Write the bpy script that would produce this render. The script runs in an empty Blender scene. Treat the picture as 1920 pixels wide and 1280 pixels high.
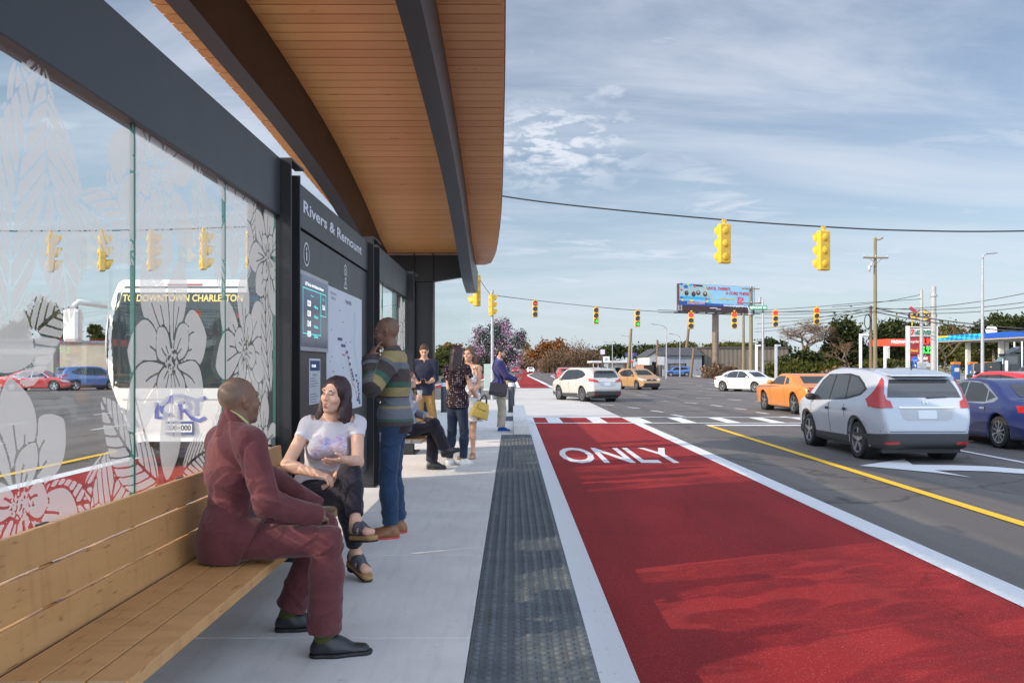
import bpy, bmesh, math, random
import numpy as np
from mathutils import Vector, Matrix
from mathutils.geometry import delaunay_2d_cdt
from mathutils.bvhtree import BVHTree
random.seed(7)
scene = bpy.context.scene
COL = scene.collection
R = math.radians
PI = math.pi
EYE = 1.4          # camera height above the platform, z = 0 there
RD = -0.33         # road level
F = 1590.0         # focal length in photo pixels

def gp(x, y, z=RD):
    """point on the level z seen at photo pixel (x, y)"""
    Y = (EYE - z) * F / (y - 686.0)
    return Vector(((x - 960.0) * Y / F, Y, z))
def at(x, y, Y):
    return Vector(((x - 960.0) * Y / F, Y, EYE - (y - 686.0) * Y / F))

# ------------------------------------------------------------ materials
class NT:
    def __init__(s, name):
        s.m = bpy.data.materials.new(name); s.m.use_nodes = True
        s.t = s.m.node_tree; s.t.nodes.clear()
        s.out = s.n('ShaderNodeOutputMaterial')
    def n(s, k, **kw):
        o = s.t.nodes.new(k)
        for a, v in kw.items(): setattr(o, a, v)
        return o
    def l(s, a, b): s.t.links.new(a, b)
    def math(s, op, a, b=None, clamp=False):
        o = s.n('ShaderNodeMath', operation=op, use_clamp=clamp)
        for i, v in enumerate((a, b)):
            if v is None: continue
            if hasattr(v, 'links'): s.l(v, o.inputs[i])
            else: o.inputs[i].default_value = v
        return o.outputs[0]
    def noise(s, vec, scale, detail=4, rough=.55, out='Fac'):
        o = s.n('ShaderNodeTexNoise'); o.inputs['Scale'].default_value = scale
        o.inputs['Detail'].default_value = detail; o.inputs['Roughness'].default_value = rough
        if vec is not None: s.l(vec, o.inputs['Vector'])
        return o.outputs[out]
    def ramp(s, fac, stops, interp='LINEAR'):
        o = s.n('ShaderNodeValToRGB'); cr = o.color_ramp; cr.interpolation = interp
        while len(cr.elements) < len(stops): cr.elements.new(.5)
        for e, (p, c) in zip(cr.elements, stops):
            e.position = p; e.color = (*c, 1) if len(c) == 3 else c
        s.l(fac, o.inputs['Fac']); return o.outputs['Color']
    def mix(s, fac, a, b, kind='MIX'):
        o = s.n('ShaderNodeMix', data_type='RGBA', blend_type=kind)
        for k, v in ((0, fac), (6, a), (7, b)):
            if hasattr(v, 'links'): s.l(v, o.inputs[k])
            elif k == 0: o.inputs[0].default_value = v
            else: o.inputs[k].default_value = (*v, 1)
        return o.outputs[2]
    def mapv(s, vec, sc=(1, 1, 1), rot=(0, 0, 0), loc=(0, 0, 0)):
        o = s.n('ShaderNodeMapping'); o.inputs['Scale'].default_value = sc
        o.inputs['Rotation'].default_value = rot; o.inputs['Location'].default_value = loc
        s.l(vec, o.inputs['Vector']); return o.outputs['Vector']
    def obj(s): return s.n('ShaderNodeTexCoord').outputs['Object']
    def pbr(s, col, rough=.5, metal=0, spec=.5, bump=None, bstr=.3, bdist=.01, coat=0, sheen=0, emis=None, estr=0, sss=0):
        b = s.n('ShaderNodeBsdfPrincipled'); s.b = b
        def put(k, v):
            if hasattr(v, 'links'): s.l(v, b.inputs[k])
            else: b.inputs[k].default_value = (*v, 1) if isinstance(v, tuple) and len(v) == 3 else v
        put('Base Color', col); put('Roughness', rough); put('Metallic', metal)
        put('Specular IOR Level', spec); put('Coat Weight', coat); put('Sheen Weight', sheen)
        if sss:
            b.inputs['Subsurface Weight'].default_value = sss
            b.inputs['Subsurface Radius'].default_value = (1, .35, .2); b.inputs['Subsurface Scale'].default_value = .012
        if emis is not None: put('Emission Color', emis); put('Emission Strength', estr)
        if bump is not None:
            n = s.n('ShaderNodeBump'); n.inputs['Strength'].default_value = bstr; n.inputs['Distance'].default_value = bdist
            s.l(bump, n.inputs['Height']); s.l(n.outputs['Normal'], b.inputs['Normal'])
        s.l(b.outputs[0], s.out.inputs['Surface']); return b

MATS = {}
def M(name, col, rough=.5, metal=0, var=.12, scale=4., bump=0, bscale=None, spec=.5, coat=0, sheen=0, bdist=.01, sss=0, col2=None, stretch=(1, 1, 1), detail=4):
    if name in MATS: return MATS[name]
    t = NT(name); v = t.mapv(t.obj(), stretch)
    nz = t.noise(v, scale, detail)
    c2 = col2 or tuple(min(1, c * (1 + var)) for c in col)
    c1 = tuple(c * (1 - var) for c in col) if col2 is None else col
    f = t.ramp(nz, [(.3, (0, 0, 0)), (.7, (1, 1, 1))])
    c = t.mix(f, c1, c2)
    rr = t.math('ADD', t.math('MULTIPLY', nz, .16), rough - .08)
    bz = t.noise(v, bscale or scale * 8, 3) if bump else None
    t.pbr(c, rr, metal, spec, bz, bump, bdist, coat, sheen, sss=sss)
    MATS[name] = t.m; return t.m
def flat(name, col, rough=.5, metal=0, spec=.5, coat=0, emis=0):
    if name in MATS: return MATS[name]
    t = NT(name); t.pbr(col, rough, metal, spec, coat=coat, emis=col if emis else None, estr=emis)
    MATS[name] = t.m; return t.m

# ------------------------------------------------------------ objects
def thing(name, label, cat, loc=(0, 0, 0), group=None, rz=0):
    o = bpy.data.objects.new(name, None); COL.objects.link(o)
    o.empty_display_size = .2; o.location = loc; o.rotation_euler = (0, 0, rz)
    o['label'] = label; o['category'] = cat
    if group: o['group'] = group
    return o
def tag(o, label, cat, group=None):
    o['label'] = label; o['category'] = cat
    if group: o['group'] = group
    return o
def structure(o, label=None):
    o['kind'] = 'structure'
    if label: o['label'] = label; o['category'] = o.name.split('.')[0].replace('_', ' ')
    return o
def copy_tree(o, parent=None):
    c = o.copy(); COL.objects.link(c)
    if parent: c.parent = parent
    for ch in list(o.children): copy_tree(ch, c)
    return c
def origin_of(o):
    v = Vector((0, 0, 0))
    while o is not None: v += Vector(o.location); o = o.parent
    return v

class MB:
    """collects shapes in world space, then links them as ONE mesh object"""
    def __init__(s): s.v = []; s.f = []; s.mi = []; s.cur = 0
    def add(s, vs, fs):
        o = len(s.v); s.v += [tuple(v) for v in vs]
        s.f += [tuple(i + o for i in f) for f in fs]; s.mi += [s.cur] * len(fs); return s
    def mat(s, i): s.cur = i; return s
    def box(s, lo, hi):
        x0, y0, z0 = lo; x1, y1, z1 = hi
        return s.add([(x0, y0, z0), (x1, y0, z0), (x1, y1, z0), (x0, y1, z0), (x0, y0, z1), (x1, y0, z1), (x1, y1, z1), (x0, y1, z1)],
                     [(0, 3, 2, 1), (4, 5, 6, 7), (0, 1, 5, 4), (1, 2, 6, 5), (2, 3, 7, 6), (3, 0, 4, 7)])
    def obox(s, c, size, rot=None):
        m = rot if rot is not None else Matrix.Identity(3); c = Vector(c); h = Vector(size) / 2
        vs = [c + m @ Vector((h.x * a, h.y * b, h.z * d)) for d in (-1, 1) for a, b in ((-1, -1), (1, -1), (1, 1), (-1, 1))]
        return s.add(vs, [(0, 3, 2, 1), (4, 5, 6, 7), (0, 1, 5, 4), (1, 2, 6, 5), (2, 3, 7, 6), (3, 0, 4, 7)])
    def cyl(s, a, b, r, r2=None, n=12, cap=True):
        a = Vector(a); b = Vector(b); r2 = r if r2 is None else r2
        d = (b - a).normalized(); u = d.orthogonal().normalized(); w = d.cross(u)
        vs = []
        for p, q in ((a, r), (b, r2)):
            for i in range(n):
                t = 2 * PI * i / n; vs.append(p + (u * math.cos(t) + w * math.sin(t)) * q)
        fs = [(i, (i + 1) % n, n + (i + 1) % n, n + i) for i in range(n)]
        if cap: fs += [tuple(range(n - 1, -1, -1)), tuple(range(n, 2 * n))]
        return s.add(vs, fs)
    def tube(s, pts, r, n=6, rs=None):
        pts = [Vector(p) for p in pts]; vs = []; fs = []; u = None
        for i, p in enumerate(pts):
            d = (pts[min(i + 1, len(pts) - 1)] - pts[max(i - 1, 0)]).normalized()
            if u is None: u = d.orthogonal().normalized()
            u = (u - d * u.dot(d)).normalized(); w = d.cross(u); q = rs[i] if rs else r
            for k in range(n):
                t = 2 * PI * k / n; vs.append(p + (u * math.cos(t) + w * math.sin(t)) * q)
        for i in range(len(pts) - 1):
            for k in range(n):
                a = i * n + k; b = i * n + (k + 1) % n
                fs.append((a, b, b + n, a + n))
        fs.append(tuple(range(n - 1, -1, -1))); fs.append(tuple(range(len(vs) - n, len(vs))))
        return s.add(vs, fs)
    def prism(s, poly, fn0, fn1):
        """poly: 2-D outline, fn0/fn1 map (a, b) to the two end faces"""
        n = len(poly); vs = [fn0(*p) for p in poly] + [fn1(*p) for p in poly]
        fs = [tuple(range(n - 1, -1, -1)), tuple(range(n, 2 * n))]
        fs += [(i, (i + 1) % n, n + (i + 1) % n, n + i) for i in range(n)]
        return s.add(vs, fs)
    def sheet(s, poly, z=None):
        vs = [(p[0], p[1], p[2] if z is None else z) for p in poly]
        return s.add(vs, [tuple(range(len(vs)))])
    def ell(s, c, r, n=16, m=10, rot=None):
        c = Vector(c); vs = []; fs = []
        for j in range(m + 1):
            for i in range(n):
                a = 2 * PI * i / n; b = PI * j / m
                p = Vector((r[0] * math.sin(b) * math.cos(a), r[1] * math.sin(b) * math.sin(a), r[2] * math.cos(b)))
                vs.append(c + (rot @ p if rot is not None else p))
        for j in range(m):
            for i in range(n):
                fs.append((j * n + i, (j + 1) * n + i, (j + 1) * n + (i + 1) % n, j * n + (i + 1) % n))
        return s.add(vs, fs)
    def lathe(s, prof, c, n=24, ax=None):
        """prof: (radius, along) pairs turned round axis matrix ax (columns u, w, axis)"""
        c = Vector(c); ax = ax if ax is not None else Matrix.Identity(3); vs = []; fs = []
        for r, h in prof:
            for i in range(n):
                a = 2 * PI * i / n; vs.append(c + ax @ Vector((r * math.cos(a), r * math.sin(a), h)))
        for j in range(len(prof) - 1):
            for i in range(n):
                fs.append((j * n + i, j * n + (i + 1) % n, (j + 1) * n + (i + 1) % n, (j + 1) * n + i))
        return s.add(vs, fs)
    def build(s, name, mat, parent=None, smooth=False, bevel=0, org=None, fix=True):
        me = bpy.data.meshes.new(name)
        o = origin_of(parent) if parent is not None else Vector(org or (0, 0, 0))
        me.from_pydata([(v[0] - o.x, v[1] - o.y, v[2] - o.z) for v in s.v], [], s.f)
        mats = mat if isinstance(mat, (list, tuple)) else [mat]
        for m in mats: me.materials.append(m)
        if len(mats) > 1: me.polygons.foreach_set('material_index', s.mi)
        if fix:
            bm = bmesh.new(); bm.from_mesh(me); bmesh.ops.recalc_face_normals(bm, faces=bm.faces); bm.to_mesh(me); bm.free()
        if smooth is True: me.polygons.foreach_set('use_smooth', [True] * len(me.polygons))
        elif smooth: me.shade_smooth() if False else me.polygons.foreach_set('use_smooth', [True] * len(me.polygons)); 
        if smooth and smooth is not True: me.set_sharp_from_angle(angle=R(smooth))
        me.update()
        ob = bpy.data.objects.new(name, me); COL.objects.link(ob)
        if parent is not None: ob.parent = parent
        else: ob.location = o
        if bevel:
            b = ob.modifiers.new('bevel', 'BEVEL'); b.width = bevel; b.segments = 2; b.limit_method = 'ANGLE'; b.angle_limit = R(40)
        return ob

TXT = {}
def text(body, size=1., align='CENTER', bold=0., res=3):
    """lettering as flat faces in the x-y plane: (verts, faces)"""
    key = (body, size, align, bold)
    if key in TXT: return TXT[key]
    cu = bpy.data.curves.new('lettering', 'FONT'); cu.body = body; cu.size = size; cu.align_x = align; cu.align_y = 'CENTER'
    cu.offset = bold; cu.resolution_u = res
    ob = bpy.data.objects.new('lettering', cu); COL.objects.link(ob)
    dg = bpy.context.evaluated_depsgraph_get(); me = bpy.data.meshes.new_from_object(ob.evaluated_get(dg))
    vs = [tuple(v.co) for v in me.vertices]; fs = [tuple(p.vertices) for p in me.polygons]
    bpy.data.objects.remove(ob); bpy.data.curves.remove(cu); bpy.data.meshes.remove(me)
    TXT[key] = (vs, fs); return vs, fs
def put_text(mb, body, c, ux, uy, size, align='CENTER', bold=0., sx=1.):
    vs, fs = text(body, 1., align, bold / size)
    c = Vector(c); ux = Vector(ux); uy = Vector(uy)
    mb.add([c + ux * (v[0] * size * sx) + uy * (v[1] * size) for v in vs], fs); return mb

# ------------------------------------------------------------ camera, sun, sky
cam = bpy.data.cameras.new('camera'); cam.sensor_width = 36; cam.lens = 36 * F / 1920
cam.shift_y = 46 / 1920; cam.clip_end = 6000; cam.clip_start = .05
camo = bpy.data.objects.new('camera', cam); COL.objects.link(camo)
camo.location = (0, 0, EYE); camo.rotation_euler = (R(90), 0, 0); scene.camera = camo
SUN_H = Vector((.915, .403)); TAN_X = .51
sdir = Vector((SUN_H.x, SUN_H.y, -TAN_X * SUN_H.x)).normalized()   # the way the light travels
elev = math.asin(-sdir.z)
sun = bpy.data.lights.new('sun', 'SUN'); sun.energy = 3.9; sun.angle = R(.55); sun.color = (1, .82, .63)
suno = bpy.data.objects.new('sun', sun); COL.objects.link(suno); suno.location = (-40, -20, 40)
suno.rotation_euler = sdir.to_track_quat('-Z', 'Y').to_euler()
w = bpy.data.worlds.new('World'); scene.world = w; w.use_nodes = True
wt = w.node_tree; wt.nodes.clear()
def wn(k, **kw):
    o = wt.nodes.new(k)
    for a, v in kw.items(): setattr(o, a, v)
    return o
wo = wn('ShaderNodeOutputWorld'); bg = wn('ShaderNodeBackground'); wt.links.new(bg.outputs[0], wo.inputs[0])
sky = wn('ShaderNodeTexSky', sky_type='NISHITA', sun_disc=False)
sky.sun_elevation = elev; sky.sun_rotation = math.atan2(-SUN_H.x, -SUN_H.y) % (2 * PI)
sky.altitude = 0; sky.air_density = 1.0; sky.dust_density = .6; sky.ozone_density = 2.0
tc = wn('ShaderNodeTexCoord'); sep = wn('ShaderNodeSeparateXYZ'); wt.links.new(tc.outputs['Generated'], sep.inputs[0])
def wm(op, a, b=None, clamp=False):
    o = wn('ShaderNodeMath', operation=op, use_clamp=clamp)
    for i, v in enumerate((a, b)):
        if v is None: continue
        if hasattr(v, 'links'): wt.links.new(v, o.inputs[i])
        else: o.inputs[i].default_value = v
    return o.outputs[0]
zz = wm('ADD', wm('MAXIMUM', sep.outputs[2], 0.), .16)
px = wm('DIVIDE', sep.outputs[0], zz); py = wm('DIVIDE', sep.outputs[1], zz)
cmb = wn('ShaderNodeCombineXYZ'); wt.links.new(px, cmb.inputs[0]); wt.links.new(py, cmb.inputs[1])
def cloud(sc, rot, scale, lo, hi, detail=9, dist=.6, loc=(0, 0, 0)):
    mp = wn('ShaderNodeMapping'); mp.inputs['Scale'].default_value = sc; mp.inputs['Rotation'].default_value = (0, 0, rot); mp.inputs['Location'].default_value = loc
    wt.links.new(cmb.outputs[0], mp.inputs[0])
    nz = wn('ShaderNodeTexNoise'); nz.inputs['Scale'].default_value = scale; nz.inputs['Detail'].default_value = detail
    nz.inputs['Roughness'].default_value = .6; nz.inputs['Distortion'].default_value = dist
    wt.links.new(mp.outputs[0], nz.inputs['Vector'])
    mr = wn('ShaderNodeMapRange', interpolation_type='SMOOTHSTEP'); mr.inputs[1].default_value = lo; mr.inputs[2].default_value = hi
    wt.links.new(nz.outputs['Fac'], mr.inputs[0]); return mr.outputs[0]
veil = cloud((.55, 1.5, 1), R(20), 1.1, .36, .72)
streak = cloud((.35, 2.4, 1), R(-12), 1.5, .50, .72, 10, 1.2, (3, 1, 0))
puff = cloud((1, 1.6, 1), R(8), 2.2, .56, .70, 10, .4, (1.7, .4, 0))
m1 = wm('MAXIMUM', wm('MULTIPLY', veil, .68), wm('MULTIPLY', streak, .42))
mask = wm('MAXIMUM', m1, wm('MULTIPLY', puff, .75))
hz = wm('MULTIPLY', wm('POWER', wm('SUBTRACT', 1., wm('MAXIMUM', sep.outputs[2], 0.), True), 7.), .72)
# two clouds with a place of their own: a bright tuft low over the roof edge and long streaks near the horizon
ay = wm('MAXIMUM', sep.outputs[1], .05); su = wm('DIVIDE', sep.outputs[0], ay); sv = wm('DIVIDE', sep.outputs[2], ay)
def spot(u, v, ru, rv, skew=0.):
    du = wm('DIVIDE', wm('SUBTRACT', su, u), ru); dv = wm('DIVIDE', wm('SUBTRACT', wm('ADD', sv, wm('MULTIPLY', su, skew)), v), rv)
    return wm('POWER', 2.718, wm('MULTIPLY', wm('ADD', wm('MULTIPLY', du, du), wm('MULTIPLY', dv, dv)), -1.))
tuft = cloud((5., 5., 1), .3, 2.4, .38, .62, 10, .3, (.3, 2., 0)); rag = cloud((2.2, 5., 1), .1, 2., .36, .66, 9, .5, (4., 1., 0))
for a_, k_, n_ in ((spot(.05, .265, .10, .05), 1.25, tuft), (spot(.18, .135, .26, .0065, .02), 1.05, rag), (spot(.20, .098, .16, .010, -.08), .7, rag), (spot(.55, .19, .2, .03, -.12), .45, rag), (spot(.25, .33, .10, .035, .5), .6, rag)):
    mask = wm('MAXIMUM', mask, wm('MULTIPLY', wm('MULTIPLY', a_, k_), n_))
mask = wm('ADD', wm('MULTIPLY', mask, .9), .10)
# the sky's own blue is paled, as thin high cloud does
mx = wn('ShaderNodeMix', data_type='RGBA'); wt.links.new(mask, mx.inputs[0]); wt.links.new(sky.outputs[0], mx.inputs[6])
mx.inputs[7].default_value = (6.6, 7.0, 7.9, 1)
mh = wn('ShaderNodeMix', data_type='RGBA'); wt.links.new(hz, mh.inputs[0]); wt.links.new(mx.outputs[2], mh.inputs[6]); mh.inputs[7].default_value = (5.3, 6.35, 7.5, 1)
hs = wn('ShaderNodeHueSaturation'); hs.inputs['Saturation'].default_value = .96; wt.links.new(mh.outputs[2], hs.inputs['Color'])
# sky dimmed ahead and brightened unseen behind the camera, to lift the shade
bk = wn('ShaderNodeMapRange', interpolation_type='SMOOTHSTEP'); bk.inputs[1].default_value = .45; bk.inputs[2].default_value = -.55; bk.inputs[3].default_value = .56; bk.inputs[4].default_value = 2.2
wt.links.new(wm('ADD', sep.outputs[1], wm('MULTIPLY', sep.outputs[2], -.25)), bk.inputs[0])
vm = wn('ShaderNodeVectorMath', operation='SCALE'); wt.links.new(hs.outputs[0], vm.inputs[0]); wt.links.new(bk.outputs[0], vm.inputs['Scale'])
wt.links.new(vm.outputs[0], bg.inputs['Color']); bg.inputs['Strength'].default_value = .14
vs_ = scene.view_settings; vs_.view_transform = 'Standard'; vs_.look = 'None'; vs_.gamma = 1; vs_.exposure = .6
scene.cycles.max_bounces = 8; scene.cycles.transparent_max_bounces = 16; scene.cycles.diffuse_bounces = 4

# ============================================================ ground, roads, platform
def asphalt_mat():
    t = NT('asphalt'); o = t.obj()
    fine = t.noise(o, 90, 2); mid = t.noise(o, 9, 4); big = t.noise(t.mapv(o, (1, .16, 1)), .45, 5); blot = t.noise(o, .12, 3)
    c = t.mix(t.ramp(big, [(.35, (0, 0, 0)), (.7, (1, 1, 1))]), (.082, .076, .072), (.118, .107, .098))
    c = t.mix(t.math('MULTIPLY', t.ramp(blot, [(.45, (0, 0, 0)), (.6, (1, 1, 1))]), .45), c, (.125, .111, .10))
    c = t.mix(t.ramp(fine, [(.35, (0, 0, 0)), (.75, (.55, .55, .55))]), c, (.20, .185, .17))
    path = t.noise(t.mapv(o, (1.1, .018, 1)), .9, 4); c = t.mix(t.ramp(path, [(.42, (0, 0, 0)), (.62, (.6, .6, .6))]), c, (.062, .058, .056))
    pv = t.n('ShaderNodeTexVoronoi', distance='CHEBYCHEV'); pv.inputs['Scale'].default_value = .13; t.l(t.mapv(o, (1, .45, 1)), pv.inputs['Vector']); sx_ = t.n('ShaderNodeSeparateXYZ'); t.l(pv.outputs['Color'], sx_.inputs[0]); c = t.mix(t.ramp(sx_.outputs[0], [(.80, (0, 0, 0)), (.81, (.45, .45, .45))]), c, (.070, .066, .064))
    v = t.n('ShaderNodeTexVoronoi', feature='DISTANCE_TO_EDGE'); v.inputs['Scale'].default_value = .22
    wv = t.n('ShaderNodeVectorMath', operation='ADD'); t.l(o, wv.inputs[0]); t.l(t.noise(o, .8, 4, out='Color'), wv.inputs[1]); t.l(wv.outputs[0], v.inputs['Vector'])
    c = t.mix(t.ramp(v.outputs['Distance'], [(.0, (.8, .8, .8)), (.010, (0, 0, 0))]), c, (.030, .029, .028))
    t.pbr(c, t.math('ADD', t.math('MULTIPLY', mid, .2), .68), spec=.35, bump=fine, bstr=.5, bdist=.006)
    return t.m
def paint_mat(name, col, wear=.62, base=(.15, .14, .13), grit=.25):
    t = NT(name); o = t.obj()
    n = t.noise(o, 28, 6, .7); n2 = t.noise(o, 1.3, 4); fine = t.noise(o, 120, 2)
    c = t.mix(t.math('MULTIPLY', n2, .35), col, tuple(x * .72 for x in col))
    f = t.ramp(n, [(wear, (0, 0, 0)), (wear + .1, (.7, .7, .7))])
    c = t.mix(f, c, base)
    t.pbr(c, .62, spec=.35, bump=fine, bstr=grit, bdist=.004); return t.m
def red_mat():
    t = NT('red_lane_surface'); o = t.obj()
    fine = t.noise(o, 70, 2, .5); n2 = t.noise(t.mapv(o, (1, .35, 1)), .9, 5); sp = t.n('ShaderNodeTexVoronoi'); sp.inputs['Scale'].default_value = 46; t.l(o, sp.inputs['Vector'])
    c = t.mix(t.ramp(n2, [(.3, (0, 0, 0)), (.72, (1, 1, 1))]), (.215, .015, .017), (.33, .028, .027))
    c = t.mix(t.ramp(fine, [(.3, (.5, .5, .5)), (.62, (0, 0, 0))]), c, (.17, .012, .014))
    c = t.mix(t.ramp(sp.outputs['Distance'], [(.13, (.6, .6, .6)), (.24, (0, 0, 0))]), c, (.42, .13, .12))
    wp = t.noise(t.mapv(o, (1.3, .03, 1)), 1.0, 4); c = t.mix(t.ramp(wp, [(.44, (0, 0, 0)), (.64, (.45, .45, .45))]), c, (.13, .020, .021))
    st_ = t.noise(o, 2.6, 5, .7); c = t.mix(t.ramp(st_, [(.60, (0, 0, 0)), (.70, (.30, .30, .30))]), c, (.12, .03, .03))
    v = t.n('ShaderNodeTexVoronoi', feature='DISTANCE_TO_EDGE'); v.inputs['Scale'].default_value = .3
    wv = t.n('ShaderNodeVectorMath', operation='ADD'); t.l(t.mapv(o, (1, .6, 1)), wv.inputs[0]); t.l(t.noise(o, 1.1, 4, out='Color'), wv.inputs[1]); t.l(wv.outputs[0], v.inputs['Vector'])
    c = t.mix(t.ramp(v.outputs['Distance'], [(.0, (.5, .5, .5)), (.004, (0, 0, 0))]), c, (.07, .01, .01))
    t.pbr(c, .8, spec=.12, bump=fine, bstr=.6, bdist=.006); return t.m
def concrete_mat(name, c1, c2, sc=1.6, spec=.35, stain=.5):
    t = NT(name); o = t.obj()
    n = t.noise(o, sc, 8, .62); n2 = t.noise(t.mapv(o, (6, .6, 1)), 3, 4); f = t.noise(o, 160, 2)
    c = t.mix(t.ramp(n, [(.32, (0, 0, 0)), (.68, (1, 1, 1))]), c1, c2)
    c = t.mix(t.math('MULTIPLY', t.ramp(n2, [(.5, (0, 0, 0)), (.8, (1, 1, 1))]), stain * .4), c, tuple(x * .7 for x in c1))
    n3 = t.noise(o, 11, 3)
    c = t.mix(t.ramp(n3, [(.66, (0, 0, 0)), (.74, (stain * .5,) * 3)]), c, tuple(x * .62 for x in c1))
    t.pbr(c, .72, spec=spec, bump=f, bstr=.25, bdist=.003); return t.m
ASPH = asphalt_mat(); WHITE = paint_mat('white_road_paint', (.60, .61, .62), .60); YEL = paint_mat('yellow_road_paint', (.68, .42, .02), .59)
RED = red_mat(); CONC = concrete_mat('platform_concrete', (.52, .51, .49), (.62, .605, .58), stain=.95); CONC2 = concrete_mat('roadway_concrete', (.38, .375, .355), (.46, .45, .425), .7, stain=.8)
GRASS = M('verge_grass', (.07, .085, .03), .9, var=.3, scale=.5, col2=(.16, .13, .06), bump=.8, bscale=30)
SAND = M('median_soil', (.30, .20, .10), .95, scale=1.2, col2=(.22, .18, .08), bump=.6)
STEEL = M('charcoal_steel', (.030, .033, .038), .42, .0, var=.12, scale=2.5, spec=.45)
STEEL2 = M('dark_steel', (.014, .0145, .016), .45, .0, var=.15, scale=2.5, spec=.4)

Z1, Z2, Z3, Z4 = RD - .012, RD - .008, RD - .004, RD
structure(MB().sheet([(-900, -120, RD - .016), (900, -120, RD - .016), (900, 2400, RD - .016), (-900, 2400, RD - .016)]).build('ground', GRASS, fix=False))
rd = MB(); rd.sheet([(-26, -60), (30, -60), (30, 29), (300, 29), (300, 69), (44, 72), (36, 84), (31, 131), (28.5, 165), (27, 560), (24, 1500), (-30, 1500), (-24, 560), (-24, 70), (-300, 70), (-300, 29), (-26, 29)], Z1)
structure(rd.build('road', ASPH, fix=False))
# concrete roadway of the crossing
structure(MB().sheet([(-4.2, 27.0), (3.72, 28.75), (3.72, 40), (3.45, 66.3), (.3, 66.3), (.1, 44), (-4.2, 44)], Z2).build('concrete_roadway', CONC2, fix=False))
structure(MB().sheet([(.69, -12), (3.68, -12), (3.68, 28.6), (.69, 28.6)], Z3).build('bus_lane', RED, fix=False))
far = [(972.5, 726.5), (1037, 726.5), (1012, 714.5), (990, 704.3), (991, 702.3), (1001, 699.3), (1015, 698), (1015, 696.6), (993, 697), (986, 694.2), (979, 691), (976, 690.6), (977, 693.5), (983, 696.6), (980, 699), (972, 701.2), (963, 703.6)]
structure(MB().sheet([gp(*p) for p in far], Z3).build('bus_lane', RED, fix=False))
structure(MB().sheet([(-7.0, -12), (-4.0, -12), (-4.0, 28.6), (-7.0, 28.6)], Z3).build('bus_lane', RED, fix=False))
structure(MB().sheet([(-6.9, 67), (-3.9, 67), (-3.7, 145), (-2.0, 220), (-3.6, 222), (-6.4, 150)], Z3).build('bus_lane', RED, fix=False))
structure(MB().sheet([(-3.3, 72), (-.2, 72), (-.2, 125), (-1.0, 180), (-3.2, 120)], Z3).build('median', SAND, fix=False))

def stroke(mb, pts, wd, z=Z4, closed=False):
    pts = [Vector((p[0], p[1])) for p in pts]; L = []; Rr = []
    for i, p in enumerate(pts):
        d = (pts[min(i + 1, len(pts) - 1)] - pts[max(i - 1, 0)]).normalized(); n = Vector((-d.y, d.x)) * wd / 2
        L.append(p + n); Rr.append(p - n)
    o = [(v.x, v.y, z) for v in L] + [(v.x, v.y, z) for v in Rr]; n = len(pts)
    mb.add(o, [(i, n + i, n + i + 1, i + 1) for i in range(n - 1)]); return mb
mk = MB()
for x, wd in ((.575, .25), (3.82, .29)): stroke(mk, [(x, -12), (x, 28.6)], wd)
stroke(mk, [(-7.14, -12), (-7.14, 28.6)], .28); stroke(mk, [(-3.93, -12), (-3.93, 28.6)], .12)
stroke(mk, [gp(963, 703.5), gp(972, 726.5)], .3); stroke(mk, [gp(1037, 726.5), gp(1012, 714.3), gp(990, 704.3), gp(990.5, 702.2), gp(1001, 699.2), gp(1015, 698)], .4)
stroke(mk, [(-6.95, 67), (-6.45, 150)], .3); stroke(mk, [(-3.8, 67), (-3.6, 145)], .3)
structure(mk.build('lane_line', WHITE, fix=False))
mk = MB()
for y in (25.75, 28.55): stroke(mk, [(.45, y), (15, y)], .24, Z4 + .004)
for k in range(11): stroke(mk, [(1.34 + 1.36 * k, 25.9), (1.34 + 1.36 * k, 28.4)], .45, Z4 + .0015 + .0005 * (k % 2))
structure(mk.build('crosswalk', WHITE, fix=False))
structure(stroke(MB(), [(5.7, 24.85), (12.6, 24.85)], .5).build('stop_line', WHITE, fix=False))
structure(stroke(MB(), [(5.58, -12), (5.62, 10), (5.74, 24.6)], .165).build('yellow_line', YEL, fix=False))
structure(stroke(MB(), [(-8.05, -12), (-8.05, 28)], .18).build('yellow_line', YEL, fix=False))
mk = MB(); stroke(mk, [(9.2, -12), (9.2, 24)], .13); stroke(mk, [(12.6, -12), (12.6, 24)], .13)
for x in (-11.4, -14.8):
    for k in range(9): stroke(mk, [(x, 2 + 7 * k), (x, 5 + 7 * k)], .13)
structure(mk.build('lane_line', WHITE, fix=False))
mk = MB(); A = lambda x, y: gp(1480 + x / 4.266, 660 + y / 4.266)
mk.sheet([A(*p) for p in [(560, 906), (918, 853), (985, 898), (1160, 942), (1458, 999), (1150, 960)]], Z4)
up = [(985, 898), (1300, 902), (1600, 912), (1877, 935), (2100, 960)]; dn = [(1160, 942), (1350, 944), (1600, 951), (1877, 971), (2100, 998)]
n = len(up); mk.add([(*A(*p).xy, Z4) for p in up] + [(*A(*p).xy, Z4) for p in dn], [(i, n + i, n + i + 1, i + 1) for i in range(n - 1)])
structure(mk.build('turn_arrow', WHITE, fix=False))
mk = MB(); B = lambda x, y: gp(1000 + x / 3.84, 660 + y / 3.84)
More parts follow.
